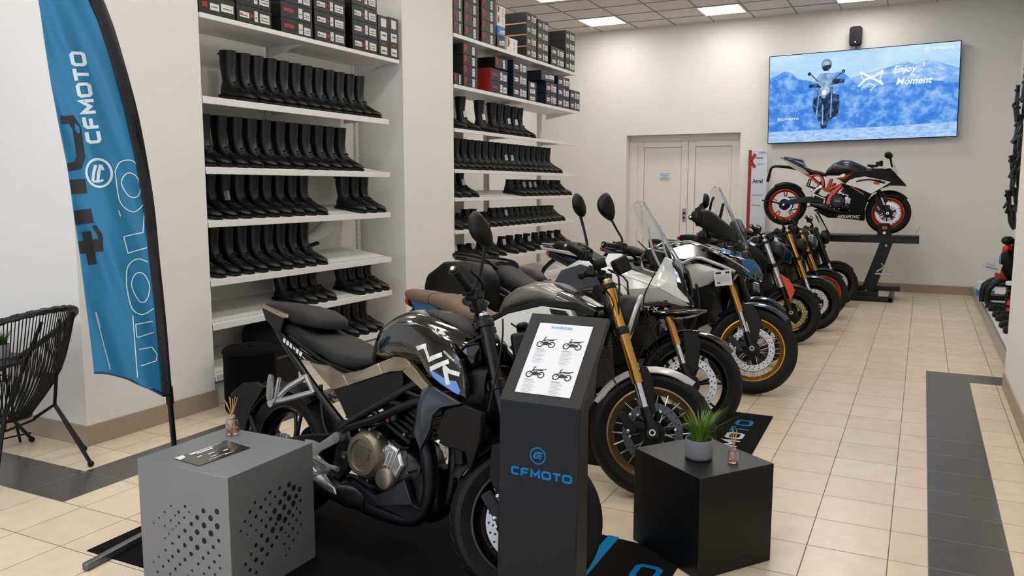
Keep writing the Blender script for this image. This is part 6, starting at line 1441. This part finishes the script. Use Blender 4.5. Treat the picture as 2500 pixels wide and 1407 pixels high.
b.cables([[(-.35, -.18, 1.2), (-.2, -.2, 1.05), (-.28, -.18, .8), (-.15, -.13, .5)], [(-.18, -.13, .72), (-.2, -.19, .6), (-.12, -.15, .42)], [(-.16, -.14, .7), (-.25, -.2, .58), (-.1, -.14, .4)]])

# ------------------------------------------------------------ 4. adventure bike with gold wheel
b = Bike('black and blue adventure motorcycle with gold spoked wheel and white price tag', (-1.107, 6.17), -10, steer=22, rake=24, rf=.333, wf=.105, rr=.33, wr=.16, xr=-1.52)
b.calm = GOLD
b.wheel(1, 'wire', GOLDR, dr=.165); b.calm = SATIN; b.wheel(0, 'wire', GOLDR, dr=.13)
b.fork(gold=GOLD, top=.72, clamp=.55, gend=.30, foot=.13, r=.0265, y=.105)
b.bars([(.93, .05, -.04), (.98, .15, -.05), (1.01, .21, -.07), (1.02, .25, -.09), (1.03, .40, -.13)], mirror=(.02, .10, .085, .6), guard=True, mirror_sides=(-1,))
b.fender(DBLUE, 48, 140, .032, .078)
m = MB(); m.T = b.S
for sd in (-1, 1): m.prism([(-.01, .36), (.035, .40), (.05, .55), (-.02, .67), (-.12, .67), (-.10, .6), (-.05, .5)], sd*.082, sd*.074)
b.part('fork_guard', m, BLK, bevel=.004)
m = MB(); m.T = b.S; m.box(b.fp(.16, -.112, .02), (.004, .022, .09), (0, -b.rake, .3)); b.part('reflector', m, PAPER)
m = MB(); m.body([(-.62, 1.0, 1.12, .13), (-.5, .97, 1.13, .17), (-.38, .94, 1.10, .18), (-.25, .91, 1.07, .15), (-.14, .89, 1.03, .11), (-.05, .87, .99, .07), (.02, .86, .92, .03)], e=2.8, n=24); core = b.part('front_fairing', m, GLOSS, ang=50)
b.panel('side_fairing', [(-.66, 1.06, .16), (-.50, 1.115, .15), (-.36, 1.075, .17), (-.25, 1.03, .16), (-.14, .975, .13), (-.03, .90, .07), (-.12, .90, .12), (-.16, .95, .17), (-.30, .975, .2), (-.41, 1.01, .215), (-.50, .98, .215), (-.62, .98, .19)], .18, .0, GLOSS, ctr=(-.38, 1.035, .225), thick=.03)
m = MB()
for sd in (-1, 1): m.tube([(-.66, sd*.17, 1.09), (-.5, sd*.165, 1.125), (-.3, sd*.175, 1.065), (-.12, sd*.125, .975), (-.04, sd*.08, .92)], .005, 6, smooth=4)
b.part('edge_highlight_strip', m, PSILV)
m = MB()
for sd in (-1, 1): m.tube([(-.55, sd*.225, .93), (-.42, sd*.235, .995), (-.36, sd*.235, .995), (-.20, sd*.21, .945), (-.12, sd*.16, .91)], .013, 8)
b.part('crash_bar', m, PSILV)
b.panel('tank_side_panel', [(-.55, .91, .19), (-.47, .945, .21), (-.39, .955, .215), (-.22, .917, .2), (-.25, .86, .2), (-.31, .798, .2), (-.41, .755, .2), (-.50, .80, .2)], .2, .0, PSILV, ctr=(-.38, .88, .235), thick=.04)
b.panel('nose_panel', [(-.10, 1.0, .10), (-.06, 1.02, .05), (.0, .96, .035), (.03, .905, .012), (.005, .855, .02), (-.045, .885, .08), (-.08, .93, .11)], .05, .006, PBLUE, thick=.03)
b.panel('blue_panel', [(-.255, 1.088, .12), (-.19, 1.072, .11), (-.185, 1.04, .13), (-.25, 1.045, .14)], .12, .008, mat('light_blue_gloss', '6d9fcc', .2, coat=.6), thick=.03)
b.panel('headlight', [(.035, .90, .02), (.0, .95, .055), (.0, .87, .07), (.02, .85, .03)], .05, .002, SCREEN, thick=.02)
m = MB(); text_mesh(m, 'MT', .06, lambda u, v: xz(-.21+u, 1.0+v*.6-.3*u), bold=.001); b.part('badge_lettering', decal(m, [core] + [o for o in bpy.data.objects if o.parent == b.t and o.name.startswith('side_fairing')]), GOLD, parent=core, ang=0)
windscreen(b, 0, 1.10, 1.565, -.10, -.365, .19, .12, curve=.09)
for sd in (-1, 1):
    m = MB(); m.body([(-.40, 1.27, 1.33, .02, 2.6, sd*.38), (-.36, 1.23, 1.36, .04, 2.8, sd*.35), (-.29, 1.19, 1.35, .07, 2.8, sd*.29), (-.22, 1.16, 1.28, .07, 2.8, sd*.20), (-.18, 1.15, 1.24, .05, 2.8, sd*.14)], n=18); b.part('wind_deflector', m, BLK, ang=40)
m = MB(); m.box((-.24, 0, 1.2), (.04, .17, .12), (0, -.4, 0)); m.tube([(-.22, -.08, 1.05), (-.3, -.08, 1.28)], .008, 6); m.tube([(-.22, .08, 1.05), (-.3, .08, 1.28)], .008, 6); m.tube([(-.37, -.15, 1.25), (-.35, -.17, 1.42), (-.34, -.15, 1.47)], .010, 8, smooth=2); m.tube([(-.30, -.1, 1.3), (-.28, -.1, 1.43)], .012, 8); b.part('instrument_display', m, BLK, bevel=.006)
m = MB(); m.body([(-1.0, .9, .94, .08), (-.9, .91, 1.07, .14), (-.75, .92, 1.13, .16), (-.6, .94, 1.13, .15)], e=2.5); b.part('fuel_tank', m, GLOSS, ang=50)
m = MB(); m.body([(-1.85, 1.03, 1.06, .05), (-1.78, 1.0, 1.085, .12), (-1.6, .98, 1.085, .14), (-1.5, .92, 1.02, .16), (-1.35, .87, .96, .165), (-1.15, .87, .95, .14), (-.98, .9, .97, .09)], e=2.8, n=24); b.part('seat', m, SEATM, ang=50)
m = MB(); m.body([(-1.88, .93, 1.0, .06), (-1.6, .84, .96, .12), (-1.2, .76, .88, .12), (-1.0, .74, .86, .12)], e=3); b.part('tail_unit', m, DBLUE, ang=50)
m = MB(); m.body([(-1.91, .95, 1.0, .05), (-1.87, .94, 1.0, .07)], e=3); b.part('tail_light', m, REDM)
m = MB()
for sd in (-1, 1): m.tube([(-1.35, sd*.15, .93), (-1.42, sd*.22, .97), (-1.8, sd*.22, 1.0), (-1.93, sd*.1, 1.03)], .012, 8, smooth=3)
m.tube([(-1.93, -.1, 1.03), (-1.93, .1, 1.03)], .012, 8); m.b(-1.93, -1.7, -.1, .1, 1.05, 1.06); b.part('luggage_rack', m, PSILV)
b.engine(-.82, .47, cover=SATIN, cl=.088); b.swingarm((-1.02, .46)); b.radiator(-.33, .5, .85, .16); b.pegs(-1.02, .43, SATIN)
b.frame([([(-1.02, .14, .52), (-.8, .15, .75), (-.5, .14, .92), (-.28, .06, 1.0)], 3, .02), ([(-1.0, .12, .5), (-1.25, .13, .78), (-1.75, .1, .95)], 3, .016), ([(-.66, .2, .30), (-.45, .22, .38), (-.36, .2, .6), (-.4, .2, .8)], 3, .014)])
b.panel('lower_fairing', [(-.5, .80, .19), (-.40, .76, .2), (-.31, .80, .19), (-.26, .72, .17), (-.30, .5, .16), (-.45, .42, .16), (-.55, .6, .18)], .18, .01, BLK, thick=.03)
m = MB(); m.body([(-.75, .28, .36, .15), (-.5, .26, .44, .16), (-.38, .33, .52, .14)], e=3.5); b.part('skid_plate', m, SILV, ang=40)
m = MB(); m.tube([(-.5, -.1, .5), (-.45, -.1, .36), (-.6, -.12, .24), (-1.0, -.14, .26), (-1.3, -.2, .42), (-1.72, -.22, .58)], [.03, .03, .035, .035, .05, .055], 12, smooth=4); b.part('exhaust_pipe', m, BLKM, ang=60)
b.plate(-1.85, .92, -2.0, .72); b.hugger(60, 150); b.stand()
tagb = b
_M = Matrix.Translation((-1.107, 6.17, 0)) @ Euler((radians(-LEAN), 0, radians(-10))).to_matrix().to_4x4()
pq = _M @ Vector((-.165, -.265, .855))
t = thing('price_tag', 'white price tag with small print hanging on the adventure motorcycle', 'price tag', pq, (radians(4), radians(-8), radians(8)))
m = MB(); m.box((0, 0, 0), (.125, .003, .115)); obj('tag_card', m, PAPER, t)
m = MB(); m.box((-.03, -.002, .04), (.04, .001, .014)); m.box((.035, -.002, .04), (.03, .001, .014)); m.box((-.035, -.002, -.035), (.025, .001, .01)); obj('tag_print', m, INK, t)
m = MB()
for k in range(6): m.box((.0, -.002, .02-.009*k), (.1, .001, .0025))
obj('tag_small_print', m, INKG, t)

# ------------------------------------------------------------ 5-9. rear row of naked bikes
def naked(label, F, phi, rimm, guard, fend, fork, low, body, seatc, tail, screen=0, rf=.293, wf=.115, light=True, kind='cast2', mir=True, barz=0, n=6, discm=None, topd=.78, fg=None, white=None, bronly=False):
    b = Bike(label, F, phi, steer=24, rake=24.5, rf=rf, wf=wf)
    b.wheel(1, kind, rimm, n=n, dm=discm, dr=.15, spm=SATIN); b.wheel(0, kind, rimm, n=n, dr=.11, spm=SATIN)
    b.fork(gold=fork, low=low, top=topd, clamp=.5, gend=.28, foot=.12)
    b.bars([(topd+.04, .04, -.02), (topd+.05, .12, -.02), (topd+.08, .2, -.05), (topd+.10, .24, -.07), (topd+.12, .36, -.11)], mirror=(.05, .16, .07, .3) if mir else None)
    b.fender(fend, 45, 165, .022, .072)
    if fg:
        m = MB(); m.T = b.S
        for sd in (-1, 1): m.prism([(-.015, .40), (.015, .52), (-.05, .62), (-.14, .67), (-.075, .53)], sd*.105, sd*.135, .004)
        b.part('fork_guard', m, fg, bevel=.004)
    m = MB(); m.body([(-.86, .79, .83, .06), (-.8, .79, .93, .11), (-.7, .80, 1.0, .15), (-.58, .81, 1.03, .165), (-.45, .81, 1.01, .165), (-.35, .83, .96, .13), (-.28, .86, .91, .07)], e=2.6, n=24); b.part('fuel_tank', m, body, ang=50)
    b.panel('tank_side_panel', [(-.68, .97, .15), (-.45, .99, .16), (-.3, .92, .18), (-.2, .80, .19), (-.22, .70, .18), (-.4, .76, .17), (-.6, .86, .15)], .17, .02, guard, thick=.03)
    m = MB(); m.body([(-1.27, .86, .90, .09), (-1.15, .82, .89, .13), (-1.0, .78, .85, .15), (-.88, .78, .84, .12), (-.78, .80, .84, .07)], e=3, n=24); b.part('rider_seat', m, seatc, ang=50)
    m = MB(); m.body([(-1.6, .96, .99, .05), (-1.5, .93, 1.0, .09), (-1.3, .90, .99, .12), (-1.12, .89, .94, .10)], e=3, n=24); b.part('pillion_seat', m, seatc, ang=50)
    m = MB(); m.body([(-1.62, .92, .98, .04), (-1.5, .87, .95, .08), (-1.3, .81, .91, .11), (-1.05, .76, .84, .11)], e=3); b.part('tail_unit', m, tail, ang=50)
    m = MB(); m.body([(-1.645, .925, .97, .04), (-1.61, .92, .975, .05)], e=3); b.part('tail_light', m, REDM)
    b.engine(-.72, .42, cover=SATIN); b.swingarm((-.90, .43)); b.radiator(-.27, .45, .74, .15); b.pegs(-.93, .4, SATIN)
    b.frame([([(-.896, .14, .50), (-.63, .15, .665), (-.33, .10, .84)], 3, .019), ([(-.896, .14, .50), (-.504, .15, .672), (-.2, .05, .80)], 3, .018), ([(-.905, .11, .50), (-1.185, .115, .69), (-1.45, .09, .86)], 3, .016)])
    m = MB(); m.tube([(-.52, -.05, .5), (-.43, -.1, .42), (-.44, -.08, .24), (-.6, -.09, .20), (-.9, -.12, .26), (-1.2, -.16, .4)], [.026, .03, .03, .04, .05, .05], 12, smooth=4); b.part('exhaust_pipe', m, BLKM, ang=60)
    m = MB(); m.T = b.S; c = b.fp(.64, 0, .11); m.body([(c.x-.06, c.z-.05, c.z+.07, .06), (c.x, c.z-.10, c.z+.09, .09), (c.x+.04, c.z-.09, c.z+.05, .075)], e=2.6); hl = b.part('headlight', m, white or BLK, ang=50)
    m = MB(); m.T = b.S; m.body([(c.x+.035, c.z-.075, c.z+.035, .06), (c.x+.055, c.z-.05, c.z+.02, .04)], e=2.4); b.part('headlight_lens', m, SCREEN if not white else SILV, parent=hl, ang=50)
    if screen:
        m = MB(); m.T = b.S; rows = []
        for i in range(7):
            f = i/6; w_ = .11*(1-.35*f*f); rows.append([c + Vector((.04-.17*f*screen - .04*(j/3-1)**2, w_*(j/3-1), .05+.28*f*screen)) for j in range(7)])
        m.add([p for r in rows for p in r], [(i*7+j, i*7+j+1, (i+1)*7+j+1, (i+1)*7+j) for i in range(6) for j in range(6)]); o = b.part('windscreen', m, SCREEN, ang=50); md = o.modifiers.new('s', 'SOLIDIFY'); md.thickness = .004
    else:
        m = MB(); m.T = b.S; m.box(b.fp(topd+.03, 0, .07), (.06, .13, .08), (0, -.6, 0)); b.part('instrument_display', m, BLK, bevel=.01)
    b.plate(-1.58, .9, -1.7, .68); b.hugger(60, 150); b.stand(); return b
naked('black motorcycle with a blue front fender, mostly hidden behind the gold wheeled adventure bike', (-1.25, 7.25), -10, SATIN, GLOSS, DBLUE, SATIN, SATIN, GLOSS, SEATM, DBLUE, mir=False)
naked('black motorcycle with orange fork guard and brass coloured front brake disc', (-1.136, 8.38), -10, SATIN, BLK, BLK, SILV, SATIN, GLOSS, SEATM, REDM, discm=BRASS, fg=ORANGE, mir=False)
naked('black motorcycle with gold fork and blue fender, right behind the orange guard bike', (-1.03, 9.3), -10, SATIN, DBLUE, DBLUE, GOLD, CHROME, GLOSS, SEATM, BLK, topd=.84, mir=False)
naked('black motorcycle with thin orange rims and grey headlight cowl, second from the back wall', (-1.03, 10.25), -10, ORANGE, BLK, BLK, GOLD, SATIN, GREYM, SEATM, BLK, screen=.4, mir=False, white=GREYM)
naked('black motorcycle with narrow tall windscreen, last in the floor row before the back wall', (-.99, 11.35), -10, SATIN, BLK, BLK, SATIN, CHROME, GLOSS, SEATM, BLK, screen=1.0, mir=False)

# ------------------------------------------------------------ 10. sport bike on the lift by the wall
b = Bike('black, white and orange sport motorcycle raised on a black lift by the back wall', (-.44+.016, 12.35), 0, steer=0, rake=24, rf=.29, wf=.11, rr=.30, wr=.15, xr=-1.36, lean=0, zoff=.912, zr=.395)
b.wheel(1, 'cast2', ORANGE, n=5, dr=.15); b.wheel(0, 'cast2', ORANGE, n=5, dr=.11)
b.fork(gold=BLKM, low=CHROME, top=.60, clamp=.42, gend=.24, foot=.12)
b.fender(BLK, 40, 150, .022, .075); b.fender_stay(.105)
m = MB(); m.body([(-.83, .80, .84, .07), (-.80, .80, .90, .11), (-.73, .80, .97, .15), (-.62, .80, 1.02, .165), (-.52, .80, 1.015, .165), (-.40, .80, .965, .15), (-.28, .80, .90, .10)], e=2.5, n=28); tk = b.part('fuel_tank', m, mat('satin_black_paint', '161616', .32, coat=.3), ang=50)
b.panel('tank_highlight_panel', [(-.58, 1.0, .10), (-.5, 1.008, .09), (-.30, .915, .08), (-.33, .895, .10), (-.46, .90, .155), (-.53, .95, .15)], .12, .004, DBLUE, thick=.02)
b.panel('upper_fairing', [(-.66, .80, .165), (-.45, .86, .18), (-.2, .865, .19), (.0, .90, .10), (.06, .84, .09), (.14, .73, .06), (.215, .655, .015), (.14, .66, .08), (.0, .665, .14), (-.08, .63, .17), (-.3, .76, .205), (-.43, .74, .20), (-.54, .68, .18), (-.60, .72, .17)], .18, .0, BLK, ctr=(-.1, .79, .205), thick=.03)
b.panel('white_side_panel', [(-.55, .685, .195), (-.50, .735, .2), (-.42, .77, .21), (-.30, .785, .215), (-.13, .75, .21), (.02, .712, .18), (-.08, .64, .19), (-.215, .55, .20), (-.36, .62, .20)], .2, .008, PWHITE, thick=.012)
wp = [o for o in bpy.data.objects if o.parent == b.t and o.name.startswith('white_side_panel') and sum(v.co.y for v in o.data.vertices) < 0]
m = MB(); stroke(m, [(-.41, .715), (-.35, .735), (-.25, .745), (-.10, .725)], .022); stroke(m, [(-.18, .735), (-.05, .70)], .03); b.part('black_graphic', decal(m, wp), INK, parent=wp[0], ang=0)
m = MB(); stroke(m, [(-.19, .70), (-.12, .69)], .03); stroke(m, [(-.49, .66), (-.25, .51)], .012); b.part('orange_graphic', decal(m, wp, off=.003), ORANGE, parent=wp[0], ang=0)
b.panel('lower_fairing', [(-.62, .70, .16), (-.54, .68, .175), (-.36, .61, .185), (-.22, .55, .185), (-.26, .49, .18), (-.305, .34, .165), (-.295, .18, .12), (-.42, .195, .12), (-.60, .21, .12), (-.76, .215, .12), (-.96, .32, .12), (-.92, .335, .13), (-.72, .285, .14), (-.50, .32, .15), (-.47, .48, .16), (-.55, .60, .16)], .15, .0, BLK, ctr=(-.38, .42, .19), thick=.03)
lp = [o for o in bpy.data.objects if o.parent == b.t and o.name.startswith('lower_fairing') and sum(v.co.y for v in o.data.vertices) < 0]
m = MB(); text_mesh(m, 'AKRAPOVIC', .062, lambda u, v: xz(-.64+u*.85, .215+v), shear=.3, bold=.002); b.part('white_lettering', decal(m, lp), PWHITE, parent=lp[0], ang=0)
b.panel('side_trim', [(-.70, .785, .16), (-.57, .83, .17), (-.46, .835, .17), (-.57, .775, .175), (-.64, .77, .17)], .17, .005, PWHITE, thick=.02)
b.panel('side_trim_edge', [(-.69, .77, .168), (-.57, .755, .178), (-.46, .835, .178), (-.57, .77, .182), (-.60, .73, .178)], .17, .003, ORANGE, thick=.015)
m = MB(); m.body([(-.30, .76, .90, .13), (-.1, .72, .90, .14), (.03, .70, .86, .10), (.13, .67, .76, .06), (.2, .65, .68, .02)], e=2.6); b.part('nose_core', m, BLK, ang=50)
windscreen(b, 0, .81, 1.0, .11, .02, .11, .07, curve=.06)
m = MB(); m.body([(-1.08, .84, .92, .07), (-1.0, .81, .885, .12), (-.9, .80, .865, .13), (-.82, .79, .83, .10)], e=3); b.part('rider_seat', m, SEATM, ang=50)
m = MB(); m.body([(-1.445, 1.06, 1.085, .02), (-1.38, 1.01, 1.08, .06), (-1.25, .95, 1.055, .09), (-1.13, .90, 1.03, .11), (-1.085, .88, .93, .11)], e=3); b.part('tail_cowl', m, DBLUE, ang=40)
b.panel('tail_side_panel', [(-1.43, 1.07, .04), (-1.30, 1.0, .10), (-1.12, .90, .125), (-1.04, .84, .125), (-1.05, .79, .12), (-1.15, .85, .11), (-1.32, .95, .08)], .1, .006, PSILV, thick=.02)
b.panel('tail_orange_end', [(-1.10, .85, .13), (-1.04, .845, .132), (-1.03, .785, .13), (-1.07, .80, .13)], .13, .004, ORANGE, thick=.015)
m = MB(); m.tube([(-1.15, 0, .90), (-1.4, 0, .935), (-1.56, 0, .93), (-1.60, 0, .80), (-1.62, 0, .72)], [.03, .02, .018, .022, .02], 8, smooth=3); m.tube([(-1.36, -.12, .395), (-1.55, -.1, .44), (-1.68, 0, .45)], .012, 8, smooth=3); b.part('plate_holder', m, BLK)
b.frame([([(-1.035, .12, .80), (-.90, .13, .68), (-.80, .14, .585)], 0, .013), ([(-1.03, .12, .79), (-.93, .125, .81), (-.87, .13, .77), (-.85, .14, .65)], 3, .011), ([(-.80, .14, .59), (-.745, .145, .76)], 0, .012), ([(-.78, .14, .57), (-.70, .145, .70)], 0, .012), ([(-.76, .145, .60), (-.70, .15, .64), (-.60, .15, .68)], 2, .014)], mtl=ORANGE, name='trellis_frame')
m = MB()
for sd in (-1, 1): m.prism([(-.72, .60), (-.68, .62), (-.62, .68), (-.585, .665), (-.66, .58), (-.71, .50), (-.735, .40), (-.785, .39), (-.79, .44), (-.76, .53)], sd*.13, sd*.16, .006)
b.part('frame_side_plate', m, ORANGE, bevel=.004)
b.engine(-.64, .45, cover=SATIN, cl=.085); b.swingarm((-.86, .46), h=.045); b.pegs(-.9, .55, SILV); b.hugger(45, 120)
b.frame([([(-1.03, .11, .76), (-1.06, .12, .66), (-.95, .13, .62)], 0, .01)])
m = MB(); m.body([(-1.0, .38, .44, .05, 2.5, -.13), (-.8, .30, .42, .06, 2.5, -.13), (-.62, .26, .34, .05, 2.5, -.1)]); b.part('silencer', m, SATIN, ang=50)
m = MB()
for sd in (-1, 1): m.tube([(-.17, sd*.08, .93), (-.22, sd*.2, .93), (-.26, sd*.32, .93)], [.014, .016, .018], 10); m.box((-.15, sd*.13, .96), (.06, .05, .05)); m.cyl((-.12, sd*.1, .93), (-.12, sd*.1, 1.0), .02)
b.part('clip_on_bar', m, BLK)
m = MB(); m.cyl((-.22, -.09, .90), (-.22, -.09, .92), .02); b.part('red_reservoir_cap', m, REDM)
for sd in (-1, 1):
    m = MB(); m.tube([(.02, sd*.10, .92), (.0, sd*.16, 1.0), (-.01, sd*.2, 1.05)], [.012, .009, .01], 8); m.body([(-.07, 1.04, 1.10, .05, 2.2, sd*.23), (-.03, 1.03, 1.12, .075, 2.2, sd*.23), (.01, 1.05, 1.10, .06, 2.2, sd*.23)], n=14); b.part('mirror', m, BLK, ang=60)
# lift
t = thing('motorcycle_lift', 'black steel platform lift with slanted column carrying the orange rimmed sport bike', 'lift', (-.44, 12.35, 0))
def XZ(x, z): return (x+.44, z)
m = MB(); m.b(-1.62+.0, .42, -.20, .20, .80, .875); m.b(-1.62, -.31, -.24, .24, .872, .897); m.b(-.31, .42, -.15, .15, .872, .900); pf = obj('lift_platform', m, SATIN, t, bevel=.004)
m = MB(); m.rings([[Vector((x, y, z)) for x, z in XZq] for y, XZq in ((-.10, [(-.30, .04), (-.12, .04), (.10, .80), (-.06, .80)]), (.10, [(-.30, .04), (-.12, .04), (.10, .80), (-.06, .80)]))]); obj('lift_column', m, SATIN, t, bevel=.006)
m = MB(); m.tube([(-.03, -.13, .52), (.0, -.13, .48), (-.02, -.13, .44), (-.08, -.13, .40)], .012, 8); m.b(-.1, .1, -.13, -.10, .36, .38); m.cyl((.02, -.1, .76), (.02, -.125, .76), .016); m.cyl((-.2, -.1, .12), (-.2, -.125, .12), .02); m.mi = 0; obj('lift_fitting', m, ALU, t)
m = MB(); m.b(-.62, .22, -.06, .10, .13, .19); m.b(-.50, .14, -.30, -.22, .0, .07); m.b(-.50, -.42, -.30, .5, .0, .06); m.b(.08, .14, -.3, .5, .0, .06); m.b(-.42, -.05, -.26, .10, .03, .13); obj('lift_base', m, SATIN, t, bevel=.006)
m = MB(); m.tube([(.36, -.1, .90), (.38, -.1, .95), (.42, -.1, 1.02)], .006, 6); obj('lift_rod', m, ALU, t)
t = thing('wheel_chock', 'black wheel clamp with orange badge holding the raised front wheel', 'wheel clamp', (-.45, 12.2, .90))
m = MB(); m.rings([[Vector((x, y, z)) for x, z in ((-.09, .0), (.09, .0), (.075, .14), (.05, .165), (-.05, .165), (-.075, .14))] for y in (0, .05)]); m.b(-.05, .05, .05, .25, 0, .02); obj('clamp_body', m, BLK, t, bevel=.004)
m = MB(); m.b(-.03, .03, -.003, .0, .085, .125); obj('badge', m, ORANGE, t)
m = MB(); m.cyl((0, 0, .035), (0, -.012, .035), .02); obj('bolt', m, CHROME, t)
